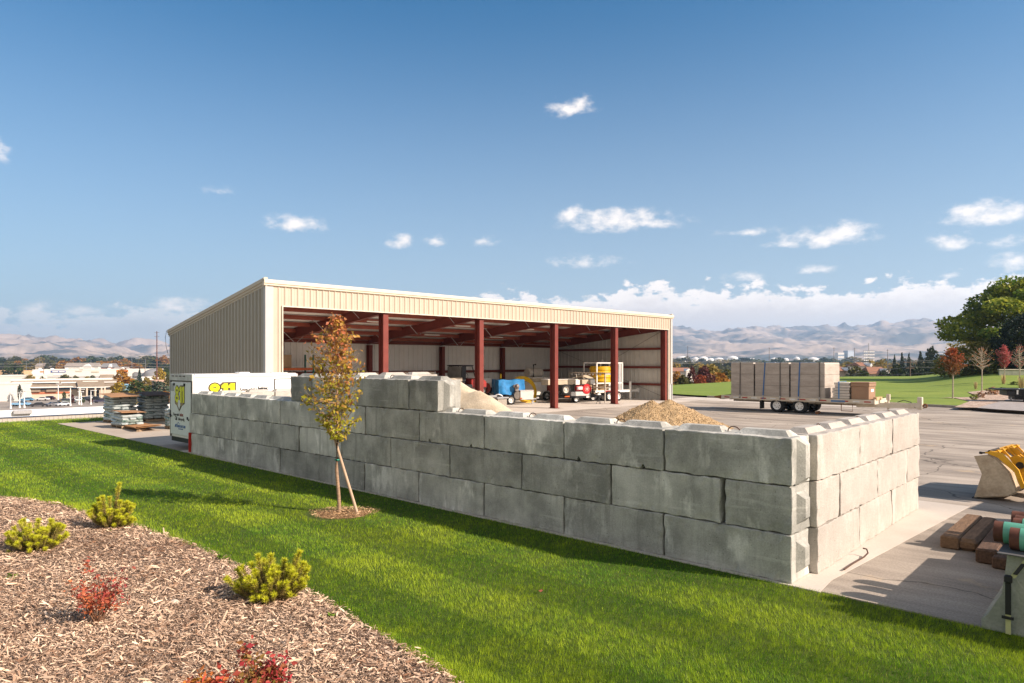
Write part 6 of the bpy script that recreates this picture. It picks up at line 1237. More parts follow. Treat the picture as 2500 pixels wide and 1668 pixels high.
# --- right: beyond the far lawn
row([(1655+i*27+rt.uniform(-8,8), 1200+rt.uniform(-150,200), 874+rt.uniform(-4,7), 42+rt.uniform(-10,12), rt.choice(['green','olive','blue','dark','olive','green','gold'])) for i in range(26)], 'broadleaf_tree', 'far {c} tree in the skyline row under the right hills, {o}', 'skyline trees under the right hills')
row([(1650+i*26+rt.uniform(-7,7), 620+rt.uniform(-90,90), 886+rt.uniform(-4,6), 46+rt.uniform(-10,14), rt.choice(['yellow','olive','gold','green','yellow','olive','dark'])) for i in range(24)], 'broadleaf_tree', '{c} tree in the middle row beyond the far lawn, {o}', 'middle row of trees beyond the far lawn')
for px, Yd, pt, w, c, lab, kd in ((1652,150,905,34,'orange','orange tree right behind the shed corner','round'),(1668,118,915,52,'olive','leafy green shrub at the lawn edge by the shed','round'),(1690,128,893,26,'burgundy','tall burgundy tree left of the pair, at the lawn edge','round'),(1718,135,892,44,'burgundy','big round burgundy tree beyond the lawn','round'),(1712,116,913,34,'red','bright red shrub before the burgundy tree','round'),
    (1738,190,888,56,'gold','golden green tree behind the burgundy tree','round'),(1757,140,908,52,'orange','orange and yellow tree left of the vault stacks','round'),(1775,170,902,46,'olive','olive tree behind the vault stacks','round'),(1800,300,890,40,'yellow','yellow tree top above the left vault','round'),(1880,320,892,46,'yellow','yellow tree top above the middle vault','round'),(1955,330,893,40,'green','green tree top above the right vault','round'),
    (2070,400,884,60,'gold','tall golden green tree right of the vaults','round'),(2085,200,893,50,'olive','olive tree over the lawn right of the vaults','round'),(2110,170,905,46,'green','green tree at the lawn edge left of the brown roofed house','round'),(2075,165,915,50,'dark','dark shrubby tree at the lawn edge by the brown box','round'),(2127,330,877,20,'yellow','round bright yellow tree behind the brown roof','round'),(2142,330,882,16,'yellow','smaller yellow tree beside the round one','round'),(2155,300,877,34,'gold','golden tree right of the bright yellow ones','round'),(2130,160,918,22,'green','bright green shrub at the lawn edge under the house','round'),
    (2184,210,867,26,'spruce','first pointed spruce right of the golden trees','cone'),(2202,215,860,28,'spruce','tallest pointed spruce of the row before the pole','cone'),(2219,212,862,26,'spruce','pointed spruce behind the utility pole','cone'),(2247,205,857,40,'spruce','broad spruce right of the utility pole','cone'),(2273,200,845,34,'dark','tall dark tree left of the big tree','round'),(2190,165,890,44,'dark','dark hedge tree under the wires, left','round'),(2235,168,888,52,'dark','dark hedge tree behind the utility pole foot','round'),(2280,170,880,60,'dark','dark hedge tree under the wires, right','round'),(2290,150,888,36,'olive','olive shrub left of the big tree','round'),(2160,175,902,36,'dark','dark low tree right of the brown roofed house','round')):
    tree('broadleaf_tree' if kd == 'round' else 'conifer', lab, px, Yd, pt, w, c, kd, seed=int(px), base=(-5 if Yd < 220 else TOWN))
house('brown roofed house with a white gable beyond the far lawn', 2148, 195, 912, 896, 50, rb_, stt, rz=-.1); house('brown roofed house half hidden behind the vaults', 2062, 210, 905, 895, 40, rb_, stt); house('low white house behind the autumn trees by the shed', 1668, 260, 906, 898, 60, rb_, stw); house('pale house front among the yellow trees', 2116, 260, 893, 885, 30, rb_, stw)
tw = mat('tank_white', (.74,.73,.71), .5, var=.04)
for i, (px, w, pt) in enumerate(((1667,32,869),(1698,16,872),(1717,22,870),(1735,16,874),(1755,22,873),(1788,26,869),(1835,18,874),(1890,20,873),(1918,14,874),(1945,14,871),(1985,24,872),(1998,16,875))):
    r_ = w/2/F*1500; h = HT(pt,1500)-TOWN; tt = thing('storage_tank', f'white storage tank under the right hills, {ORD[i]} from the left', 'tank', D(px,1500,TOWN), 0, 'white storage tanks'); MB().lathe([(r_,0),(r_,h*.86)], n=28).build('shell', tw, tt, smooth=True); MB().lathe([(r_*1.01,h*.86),(r_*.7,h*.95),(0,h)], n=28).build('roof', tw, tt, smooth=True)
t = thing('office_tower', 'pale blue office block far away below the right hills', 'tower', D(2070,2400,TOWN), .3); hh = HT(856,2400)-TOWN; MB().box(0,26,0,22,0,hh).build('wall', mat('hazy_tower',(.42,.47,.53),.6), t); MB().box(-.1,26.1,-.1,22.1,hh-4,hh-3).box(26,26.2,2,20,4,hh-5).build('window_band', mat('tower_glass',(.20,.26,.32),.3), t)
t = thing('office_tower', 'low wide pale office block left of the blue tower', 'tower', D(2046,2400,TOWN), .2); hh = HT(861,2400)-TOWN; MB().box(0,26,0,16,0,hh).build('wall', stw, t); MB().box(.5,25.5,-.1,-.01,hh*.5,hh*.6).box(.5,25.5,-.1,-.01,hh*.75,hh*.85).build('window_band', MAT['tower_glass'], t)
t = upole('floodlight mast with four rows of lamps below the right hills', 2121, 500, 838, r=.4, name='floodlight_mast', cat='floodlight mast', m=mat('grey_pole',(.34,.35,.36),.6)); hh = HT(857,500)-TOWN
for k in range(5): MB().box(-4,4,-.3,.3,hh-k*2.1-.15,hh-k*2.1+.15).build('lamp_rail', gst, t)
for k in range(5):
    lb = MB()
    for j in range(6): lb.cbox((-3.4+j*1.36,-.5,hh-k*2.1-.6),(.9,.4,.8))
    lb.build('floodlight', wht, t)
for i, (px, pt) in enumerate(((1679,845),(1878,848),(2036,848),(2086,849),(2167,853))): upole(f'tall thin steel pole on the right skyline, {ORD[i]} from the left', px, 600, pt, r=.32, arms=((1,2.5),), m=mat('grey_brown_pole',(.16,.14,.13),.7))
upole('wooden utility pole with wires in front of the dark spruces', 2222, 128, 878, base=-6, r=.16, arms=((.5,2.4),(1.6,1.6)))
def cat_(a, b): return [WP(*a), WP(*b)]
for i, (a, b, c) in enumerate((((2130,893,150),(2222,879,128),(2420,884,120)),((2130,896,150),(2222,883,128),(2420,888,120)),((2080,914,150),(2222,895,128),(2420,905,120)),((1985,918,150),(2140,918,140),(2420,898,118)))):
    wire(f'overhead wire at the utility pole before the spruces, {ORD[i]} from the top', [WP(*a), WP(*b), WP(*c)], .028)
for i, (a, b) in enumerate((((1640,884,380),(1860,881,380)),((1640,888,380),(1860,883,380)))): wire(['upper','lower'][i] + ' pale wire above the autumn trees by the shed', [WP(*a), WP((a[0]+b[0])/2, (a[1]+b[1])/2, 380), WP(*b)], .07)
# far wood: the mass of trees between the rows and the hills
def far_wood():
    r_ = np.random.RandomState(77); P = []; N_ = 900
    V0, F0, c0 = crown_mesh(3, 60, .30, clumps=7); VV, FF, CC = [], [], []
    for k in range(N_):
        a = r_.uniform(-.72, .72); d = r_.uniform(1400, 2750); w = r_.uniform(12, 24); h = r_.uniform(9, 17); p = np.array([d*math.sin(a), d*math.cos(a), TOWN+1]); FF.append(F0 + len(VV)*len(V0)); VV.append(V0*np.array([w,w,h])+p); c = c0.copy(); c[:,0] = np.clip(c[:,0]*.5 + (.5 if r_.rand() < .2 else 0), 0, 1); CC.append(c)
    o = npmesh('distant_wood', np.concatenate(VV), np.concatenate(FF), leafmat('far_wood_leaves', (.035,.05,.016), (.20,.15,.04), .2), None, np.concatenate(CC)); tag(o, kind='stuff')
far_wood()
# --- right: bed with young trees, grasses, walk, dark trailer, big trees
def gz(px, py, it=6):
    y = 34.
    while y < 130:
        z = far_h((px-CX)/F*y, y)
        if HZ + F*(CAMZ-z)/y <= py: break
        y += .1
    return Vector(((px-CX)/F*y, y, z))
def patch(name, pts, dz, m):
    P = [gz(*p) for p in pts]; c = sum(P, Vector())/len(P); n = len(P); vs = [(p.x,p.y,p.z+dz) for p in P] + [(c.x,c.y,far_h(c.x,c.y)+dz)]; o = MB().add(vs, [(i,(i+1)%n,n) for i in range(n)]).build(name, m); return tag(o, kind='structure')
barkm = mat('far_bark_mulch', (.24,.15,.10), .95, scale=3, col2=(.62,.50,.40), bump=1, bscale=9, fine=.5, world_=True, detail=9)
patch('bark_bed', [(2292,974),(2322,972),(2352,978),(2372,983),(2330,996),(2350,997),(2420,998),(2470,972),(2500,962),(2500,957),(2440,955),(2400,955),(2362,959),(2400,964),(2420,968),(2380,972),(2340,973)], .05, barkm)
patch('sidewalk', [(2385,999),(2440,1003),(2560,1010),(2600,985),(2520,962),(2478,972)], .07, mat('walk_concrete', (.33,.30,.28), .9, world_=True))
def bigtree(name, label, px, Yd, pytop, pybot, wpx, leafm, n, leaf, seed, base, kind='round', clumps=34, trunk_r=.3):
    x = (px-CX)/F*Yd; t = thing(name, label, 'tree', (x, Yd, base)); w = wpx/F*Yd/.86; z0, z1 = HT(pybot,Yd)-base, HT(pytop,Yd)-base; V, Fq, col = crown_mesh(seed, n, leaf, kind, clumps); sc = np.array([w,w,z1-z0]); c = V.reshape(-1,4,3); m_ = c.mean(1, keepdims=True); V = (m_*sc + (c-m_)*np.array([w,w,w])).reshape(-1,3); V[:,2] += z0
    npmesh('crown', V, Fq, leafm, t, col); tr = MB(); r_ = random.Random(seed); H_ = z1
    tr.tube([(0,0,-.3),(.05,0,z0*.6),(0,.05,z0+(z1-z0)*.35),(.05,0,z0+(z1-z0)*.75)], [trunk_r,trunk_r*.85,trunk_r*.5,trunk_r*.15], 10)
    if kind != 'cone':
        for k in range(16):
            a = k*2.4; zs = z0*.8+(z1-z0)*(.02+.028*k); rr = w*r_.uniform(.2,.38); tr.tube([(0,0,zs),(rr*.5*math.cos(a),rr*.5*math.sin(a),zs+(z1-z0)*.10),(rr*math.cos(a),rr*math.sin(a),zs+(z1-z0)*r_.uniform(.15,.3))], [trunk_r*.4,trunk_r*.22,.02], 6)
    tr.build('trunk', treebark, t); return t
bigtree('maple_tree', 'big spreading green and yellow tree at the right edge', 2498, 92, 664, 908, 320, leafmat('maple_leaves', (.075,.15,.018), (.36,.36,.04), .4), 34000, .021, 5, far_h((2498-CX)/F*92, 92), clumps=64, trunk_r=.4)
bigtree('maple_tree', 'smaller yellow green tree left below the big tree', 2375, 84, 830, 925, 170, leafmat('low_maple_leaves', (.06,.085,.014), (.24,.19,.03), .3), 12000, .021, 8, far_h((2375-CX)/F*84, 84), clumps=26, trunk_r=.22)
bigtree('conifer', 'dark dense conifer in front of the big tree at right edge', 2505, 80, 760, 912, 150, leafmat('conifer_needles', (.012,.022,.012), (.03,.045,.022), .05), 16000, .03, 6, far_h((2505-CX)/F*80, 80), clumps=30, trunk_r=.35)
def small_tree(label, px, py, pytop, wpx, pycrown, lm, n, bare=0, seed=1, lf=.11):
    p = gz(px, py); t = thing('young_tree', label, 'tree', p); s = p.y/F; H_ = (py-pytop)*s; z0 = (py-pycrown)*s; w = wpx*s; r_ = np.random.RandomState(seed); tr = MB(); tr.tube([(0,0,-.05),(.02,0,z0),(0,.02,z0+(H_-z0)*.5),(0,0,H_)], [.055,.045,.028,.006], 8); P = []
    for k in range(46):
        a = k*2.4; q = (k+.5)/46; zs = z0 + (H_-z0)*q*.8; rr = w/2*math.sin(math.pi*min(.95,q*.85+.15))*r_.uniform(.5,1.05); tip = np.array([rr*math.cos(a), rr*math.sin(a), min(H_, zs+(H_-z0)*r_.uniform(.12,.35))]); tr.tube([(0,0,zs), (tip[0]*.5,tip[1]*.5,zs+(tip[2]-zs)*.35), tuple(tip)], [.022,.014,.005], 5)
        m = max(1, n//46)
        for j in range(m): f = r_.uniform(.3,1.05); P.append(np.array([0,0,zs])*(1-f) + tip*f + r_.normal(0,.07,3))
    tr.build('trunk', mat('pale_bark',(.42,.35,.28),.85,var=.2,scale=6), t); P = np.array(P); V, Fc = leaves(P, lf, seed, .2, .7); npmesh('crown', V, Fc, lm, t, huecol((P[:,2]-z0)/(H_-z0)*.8+r_.normal(0,.2,len(P)), r_.uniform(.2,.9,len(P)), 4)); return t
small_tree('round headed young tree turning red on the far bark bed', 2326, 974, 850, 62, 918, leafmat('turning_leaves', (.16,.09,.025), (.42,.09,.035), .35), 1900, seed=61, lf=.13)
small_tree('nearly bare pale young tree on the far bark bed', 2397, 957, 846, 76, 905, leafmat('sparse_leaves', (.40,.20,.07), (.42,.12,.06), .3), 130, seed=62, lf=.12)
small_tree('narrow pink red young tree before the dark conifer', 2452, 934, 846, 34, 900, leafmat('pink_leaves', (.36,.07,.07), (.50,.12,.12), .35), 1300, seed=63, lf=.14)
small_tree('nearly bare young tree with pink tips at the right edge', 2489, 940, 840, 66, 902, leafmat('sparse_pink', (.36,.08,.08), (.45,.16,.10), .3), 170, seed=64, lf=.13)
def tuft(name, label, px, py, hpx, wpx, c1, c2, seed, up=1.):
    p = gz(px, py); s = p.y/F; r_ = np.random.RandomState(seed); n = 130; a = r_.uniform(0,2*math.pi,n); q = r_.rand(n)**.5; h = hpx*s*r_.uniform(.3,1,n); b = np.stack([np.cos(a)*q*wpx*s*.18, np.sin(a)*q*wpx*s*.18, np.zeros(n)],1); tip = np.stack([np.cos(a)*q*wpx*s*.5, np.sin(a)*q*wpx*s*.32, h],1); w = np.stack([-np.sin(a),np.cos(a),np.zeros(n)],1)*.012
    V = np.stack([b-w,b+w,tip+w*.6,tip-w*.6],1).reshape(-1,3); o = npmesh(name, V, np.arange(n*4).reshape(-1,4), leafmat('tuft_%d' % seed, c1, c2, .3), None, huecol(r_.rand(n), r_.rand(n), 4)); o.location = p; tag(o, label, 'plant')
tuft('ornamental_grass', 'tall pale plume grass before the first bare tree', 2382, 951, 20, 10, (.45,.34,.16), (.60,.47,.26), 71); tuft('ornamental_grass', 'tall pale plume grass under the pink tree', 2450, 938, 24, 14, (.45,.30,.14), (.60,.44,.22), 72); tuft('ornamental_grass', 'wide pale grass clump above the dark trailer', 2494, 948, 30, 28, (.35,.26,.12), (.55,.42,.22), 73)
def lowshrub(label, px, py, hpx, wpx, c1, c2, seed):
    p = gz(px, py); s_ = p.y/F; V, Fq, col = crown_mesh(seed, 420, .13, 'round', 9); V = V*np.array([wpx*s_*1.1, wpx*s_*1.1, hpx*s_*1.1]); o = npmesh('low_shrub', V, Fq, leafmat('shrub_%d' % seed, c1, c2, .3), None, col); o.location = p; tag(o, label, 'shrub')
lowshrub('low green and yellow shrub on the far bark bed', 2378, 978, 16, 20, (.14,.17,.03), (.28,.27,.05), 74); lowshrub('low brown shrub right of the green one', 2394, 973, 16, 22, (.22,.11,.06), (.33,.19,.10), 75); lowshrub('wider brown shrub at the walk', 2424, 966, 20, 30, (.26,.13,.07), (.40,.23,.12), 76); lowshrub('dark green low shrub by the dark trailer', 2447, 958, 12, 18, (.04,.07,.02), (.09,.13,.03), 77); lowshrub('flat green shrub above the dark trailer bed', 2478, 940, 8, 26, (.07,.10,.02), (.15,.18,.04), 78)
def fence_bit():
    p = gz(2440,917); t = thing('low_wall', 'low grey wall behind the young trees at the right edge', 'wall', p, -.1); MB().box(0,16,0,.2,0,.62).build('wall_body', mat('grey_green_wall',(.24,.25,.20),.9), t); MB().box(-.05,16.05,-.06,.26,.62,.72).build('coping', mat('pale_coping',(.50,.46,.40),.9), t)
fence_bit()
def dark_trailer():
    p = G(2466,990); t = thing('dark_trailer', 'black flatbed trailer cut off by the right edge', 'trailer', p, RZ+R(180)*0+.35, None); s = p.y/F
    MB().box(-.75,5.5,0,2,.98,1.06).build('deck', mat('black_deck',(.03,.03,.032),.6), t); MB().box(-.15,5.5,.1,1.9,.62,.94).box(.3,5.5,.3,1.7,.35,.6).build('frame', blk, t); MB().cyl((.75,.05,.02),(.75,.05,.85),.05,n=8).cyl((.75,.05,.0),(.75,.05,.03),.13,n=10).build('jack', blk, t); MB().box(.35,.44,-.01,.0,.72,1.0).add([(.40,-.02,.92),(.46,-.02,.92),(.62,.4,1.08),(.56,.4,1.08)],[(0,1,2,3)]).build('strap', wht, t)
    wheel(t, (3.2,.0,.38), .38, .24, (0,-1,0)); wheel(t, (4.1,.0,.38), .38, .24, (0,-1,0)); MB().lathe([(0,0),(.12,0),(.15,.03),(.12,.08),(.10,.08)], (.15,.3,.42), (-1,0,0), 12).build('coupler', steel, t)
dark_trailer()
# ================================================================== THINGS IN THE SHED
# local frames along the shed: x to the right along the front, y into the shed
def SB(px, py, z=0.): 
    return G(px, py, z)
toolw = mat('white_toolbox', (.74,.72,.68), .4, var=.06); tant = mat('tan_canvas', (.50,.42,.31), .8, var=.12); redr = mat('reel_red', (.50,.02,.025), .4, var=.1); redd = mat('reel_dull_red', (.30,.05,.035), .5, var=.2); yelh = mat('yellow_duct', (.68,.42,.01), .4, var=.08); bt_ = mat('blue_tarp', (.03,.20,.46), .38, var=.25, scale=4, bump=.5, bscale=6); card = mat('cardboard', (.36,.25,.15), .85, var=.12); grey_w = mat('grey_timber', (.33,.28,.22), .85, var=.2)
def jockey(t, x, y, h=.55): MB().cyl((x,y,.0),(x,y,h),.035,n=8).cyl((x,y,h),(x+.0,y,h+.1),.05,n=8).build('jack', steel, t)
# pallet rack with boxes at the back left
t = thing('pallet_rack', 'green and orange pallet rack with boxes in the back left bay', 'rack', B(4.9,10.2), RB); gr = mat('rack_green', (.02,.13,.10), .5); orr = mat('rack_orange', (.48,.10,.02), .5)
for x in (0,2.7):
    for y in (0,1.0): MB().box(x-.04,x+.04,y-.04,y+.04,0,3.25).build('upright', gr, t)
    br = MB(); 
    for k in range(4): br.cyl((x,0,.3+k*.75),(x,1,.75+k*.75),.015,n=5)
    br.build('brace', gr, t)
for z in (1.1,2.45):
    for y in (0,1.0): MB().box(.04,2.66,y-.025,y+.025,z-.13,z).build('beam', orr, t)
    MB().box(.1,2.6,-.02,1.02,z+.002,z+.02).build('shelf', palw, t)
def bx_(name, label, cat, loc, dims, m, rz=RB, lid=None):
    o = thing(name, label, cat, loc, rz); MB().cbox((0,0,dims[2]/2), dims, b=.015).build('body', m, o)
    if lid: MB().cbox((0,0,dims[2]+.03), (dims[0]+.04,dims[1]+.04,.06), b=.015).build('lid', lid, o)
    else: MB().box(-dims[0]/2-.002,dims[0]/2+.002,-.04,.04,.02,dims[2]+.004).build('tape', mat('box_tape',(.45,.36,.22),.5), o)
    return o
bx_('carton', 'brown carton on the top shelf of the pallet rack, right one', 'box', B(5.85,10.7,2.47), (.9,.8,.75), card); bx_('carton', 'pale carton on the top shelf of the pallet rack, left one', 'box', B(5.1,10.7,2.47), (.45,.6,.5), tant); bx_('carton', 'dark bin on the lower shelf of the pallet rack', 'box', B(6.4,10.7,1.12), (1.1,.8,.6), blk)
# utility vehicle on a trailer, and grey side boards
def utv():
    b0 = B(14.6,5.2); t = thing('utility_vehicle', 'red utility vehicle with black soft top and grey bed', 'utility vehicle', b0+Vector((0,0,.62)), RB); rdp = mat('vehicle_red', (.30,.035,.03), .35, var=.08)
    MB().cbox((.0,.8,.78),(1.7,1.5,.40), b=.05).build('bed', alu, t); b_ = MB(); b_.box(-.9,.85,.0,.04,.98,1.22).box(-.9,.85,1.56,1.6,.98,1.22).box(-.9,-.86,.04,1.56,.98,1.22); b_.build('side_board', grey_w, t)
    MB().prism([(1.7,.55),(1.7,1.12),(2.1,1.16),(2.75,1.08),(3.0,.92),(3.0,.55)], (0,.1,0), X, Z, (0,1.4,0)).build('hood', rdp, t, bevel=.04); MB().cbox((1.3,.8,.62),(1.0,1.45,.3), b=.05).build('floor', blk, t)
    MB().box(2.98,3.06,.2,1.4,.5,.86).build('grille', blk, t); MB().cyl((3.0,.3,.83),(3.05,.3,.83),.08,n=12).cyl((3.0,1.3,.83),(3.05,1.3,.83),.08,n=12).build('headlight', wht, t)
    c = MB()
    for y in (.12,1.48): c.tube([(.88,y,1.0),(.92,y,1.85),(1.05,y,1.93),(1.75,y,1.93),(2.05,y,1.14)], .035, 6)
    c.tube([(1.75,.12,1.93),(1.75,1.48,1.93)], .03, 6); c.build('roll_cage', blk, t); sp = MB()
    for y in (.10,1.49): sp.add([(.86,y,1.0),(1.22,y,1.0),(1.25,y,1.93),(1.03,y,1.93),(.90,y,1.85),(.86,y+.012,1.0),(1.22,y+.012,1.0),(1.25,y+.012,1.93),(1.03,y+.012,1.93),(.90,y+.012,1.85)], [(0,1,2,3,4),(9,8,7,6,5),(0,5,6,1),(1,6,7,2),(2,7,8,3),(3,8,9,4),(4,9,5,0)])
    sp.build('side_curtain', blk, t); MB().cbox((1.35,.8,1.965),(1.0,1.5,.06), b=.025).build('soft_top', blk, t); MB().box(.86,.90,.14,1.46,1.0,1.9).build('rear_panel', mat('clear_vinyl',(.22,.22,.21),.2), t)
    MB().tube([(1.55+.0,.45+.17*math.cos(a),1.30+.17*math.sin(a)) for a in np.linspace(0,2*math.pi,14,endpoint=False)], .015, 5, True).build('steering_wheel', blk, t); MB().cbox((1.12,.8,.95),(.15,1.3,.65), b=.05).build('seat', blk, t)
    for x in (.1,2.45): 
        wheel(t, (x,.05,.33), .33, .24, (0,-1,0)); wheel(t, (x,1.55,.33), .33, .24, (0,1,0))
    q = thing('equipment_trailer', 'low trailer under the red utility vehicle', 'trailer', b0, RB); MB().box(-1.3,3.6,-.15,1.75,.52,.61).build('deck', grey_w, q); MB().box(-1.3,3.6,-.2,-.15,.45,.66).build('frame', steel, q)
    for x in (.9,1.8): wheel(q, (x,-.3,.34), .34, .2, (0,-1,0))
    MB().box(3.6,4.9,.72,.88,.46,.58).build('tongue', steel, q); MB().cyl((4.2,.8,0),(4.2,.8,.8),.04,n=8).build('jack', steel, q); MB().lathe([(.0,0),(.09,.0),(.09,.16),(0,.16)], (4.9,.8,.52), (1,0,0), 10).build('coupler', steel, q)
utv()
def board_trailer(label, loc, L_, z0, z1, m):
    t = thing('utility_trailer', label, 'trailer', loc, RB); MB().box(0,L_,0,1.7,z0-.1,z0).build('deck', m, t)
    s_ = MB(); s_.box(0,L_,-.03,.0,z0-.12,z1).box(0,L_,1.7,1.73,z0-.12,z1).box(0,.03,0,1.7,z0,z1).box(L_-.03,L_,0,1.7,z0,z1); s_.build('side_board', m, t); p_ = MB()
    for k in range(4): p_.box(k*L_/3-.03 if k else 0, k*L_/3+.03, -.06,-.03,z0-.15,z1+.02)
    p_.build('stake_post', steel, t)
    for x in (L_*.42, L_*.64): wheel(t, (x,-.16,.34), .34, .2, (0,-1,0)); wheel(t, (x,1.86,.34), .34, .2, (0,1,0))
    MB().box(L_,L_+1.1,.8,.92,.45,.56).build('tongue', steel, t); jockey(t, L_+.6, .86, .75); return t
board_trailer('long grey stake sided trailer left of the red utility vehicle', B(9.6,5.6), 3.8, 1.72, 2.2, mat('grey_boards',(.40,.36,.30),.8,var=.2,stretch=(.3,2,3),scale=3))
# blue-tarped machine, small aluminium trailer and the yellow duct coil
def tarp_trailer():
    p = G(1242.5,988); b0 = p; t = thing('compressor_trailer', 'small machine trailer covered by a glossy blue tarp', 'trailer', b0, RB-R(24))
    # tarp: a draped sheet with folds
    n, m = 60, 22; vs = []; per = [(-.78,1.15),(-.78,-.18),(1.02,-.18),(1.02,1.15)]; ln_ = [1.33,1.80,1.33]
    def pp(u_):
        d_ = u_*sum(ln_)
        for (a, b_, l_) in zip(per, per[1:], ln_):
            if d_ <= l_ + 1e-6: return Vector((a[0]+(b_[0]-a[0])*d_/l_, a[1]+(b_[1]-a[1])*d_/l_, 0))
            d_ -= l_
    cen = Vector((.12,.5,0))
    for j in range(m+1):
        for i in range(n+1):
            u_, w_ = i/n, j/m; p_ = pp(u_); f = noise.noise(Vector((u_*9, w_*4, 1.3))); g_ = math.sin(u_*34+w_*4+2*f)
            if w_ < .6: q = w_/.6; o_ = (p_-cen).normalized()*((.07*f + .045*g_)*(1-.6*q) + .05*(1-q)); vs.append((p_.x+o_.x, p_.y+o_.y, .66 + .03*g_ + q*(1.0 + .05*f)))
            else: q = (w_-.6)/.4; o_ = p_.lerp(cen, q*.98); vs.append((o_.x, o_.y, 1.66 + .05*f + .06*math.sin(q*3.1)*g_ - .12*q))
    MB().add(vs, [(j*(n+1)+i, j*(n+1)+i+1, (j+1)*(n+1)+i+1, (j+1)*(n+1)+i) for j in range(m) for i in range(n)]).build('tarp', bt_, t, smooth=True)
    MB().box(-.72,.95,-.1,1.1,.60,1.55).build('machine_body', blk, t)
    e = MB(); e.lathe([(0,0),(.15,0),(.17,.06),(.10,.16),(.05,.2),(0,.2)], (.42,-.36,1.2), (0,-1,.2), 14).cbox((.42,-.30,1.02),(.28,.2,.32), b=.05).cbox((.25,-.32,1.22),(.14,.16,.2), b=.03); e.build('engine', mat('engine_grey',(.28,.24,.22),.4,metal=.5,var=.5,scale=14), t)
    MB().cyl((-.5,.2,1.72),(-.5,.2,2.02),.06,.05,n=10).build('filler_cap', yelh, t)
    wheel(t, (.02,-.32,.31), .31, .19, (0,-1,0)); MB().tube([(-.85+.36*math.cos(a), -.30, .33+.36*math.sin(a)) for a in np.linspace(.1,math.pi-.1,9)], .05, 6).build('mudguard', steel, t); wheel(t, (-.85,-.32,.28), .28, .17, (0,-1,0))
    MB().cbox((1.08,-.2,.62),(.92,.6,.58), b=.015).build('toolbox', alu, t); MB().cbox((1.08,-.2,.93),(.98,.66,.05), b=.015).build('toolbox_lid', alu, t); MB().lathe([(0,-.3),(.26,-.3),(.28,-.25),(.28,.25),(.26,.3),(0,.3)], (.46,-.15,.62), (0,1,0), 18).build('fuel_tank', mat('dull_steel',(.20,.18,.16),.45,metal=.5), t)
    MB().cbox((.65,-.52,.42),(.14,.04,.08)).build('marker_light', orr, t); MB().box(.2,1.9,-.18,-.1,.32,.40).build('drawbar', steel, t); MB().cyl((1.62,-.2,.16),(1.62,-.2,.75),.03,n=8).lathe([(.0,-.03),(.10,-.03),(.10,.03),(.0,.03)], (1.62,-.2,.10), (0,1,0), 14).build('jockey_wheel', steel, t); MB().cbox((1.98,-.14,.42),(.2,.12,.12), b=.03).build('coupler', steel, t)
    c = MB(); r_ = random.Random(3); o = B(0,0)*0
    pts = []
    cc = G(1268,985) - b0; loc = Matrix.Rotation(-RB,3,'Z') @ cc
    for k in range(9):
        R_ = 1.05 + r_.uniform(-.13,.10); ox, oz, tl = r_.uniform(-.05,.05), r_.uniform(-.03,.05), R(72+r_.uniform(-6,6))
        c.tube([(loc.x+.80+ox+R_*math.cos(a), loc.y+.30+R_*math.sin(a)*math.cos(tl), .06+R_*(1+math.sin(a)*math.sin(tl))*.80+oz) for a in np.linspace(0,2*math.pi,40,endpoint=False)], .035, 7, True)
    c.tube([(loc.x+.6,loc.y+.0,.05),(loc.x+1.1,loc.y-.2,.05),(loc.x+1.5,loc.y-.1,.12),(loc.x+1.75,loc.y+.05,.42)], .04, 7)
    q = c.build('duct_coil', yelh, None, smooth=True); q.location = b0; q.rotation_euler = (0,0,RB); tag(q, 'big loose coil of yellow duct leaning by the blue tarped machine', 'pipe coil')
tarp_trailer()
o = thing('metal_bench', 'low grey metal tray behind the sand heap', 'bench', G(1222,991), RB); MB().box(-.55,.45,-.3,.3,.48,.56).build('tray', steel, o); MB().box(-.45,.35,-.22,.22,.0,.47).build('base', mat('mesh_grey',(.30,.27,.23),.8,var=.4,scale=20), o)
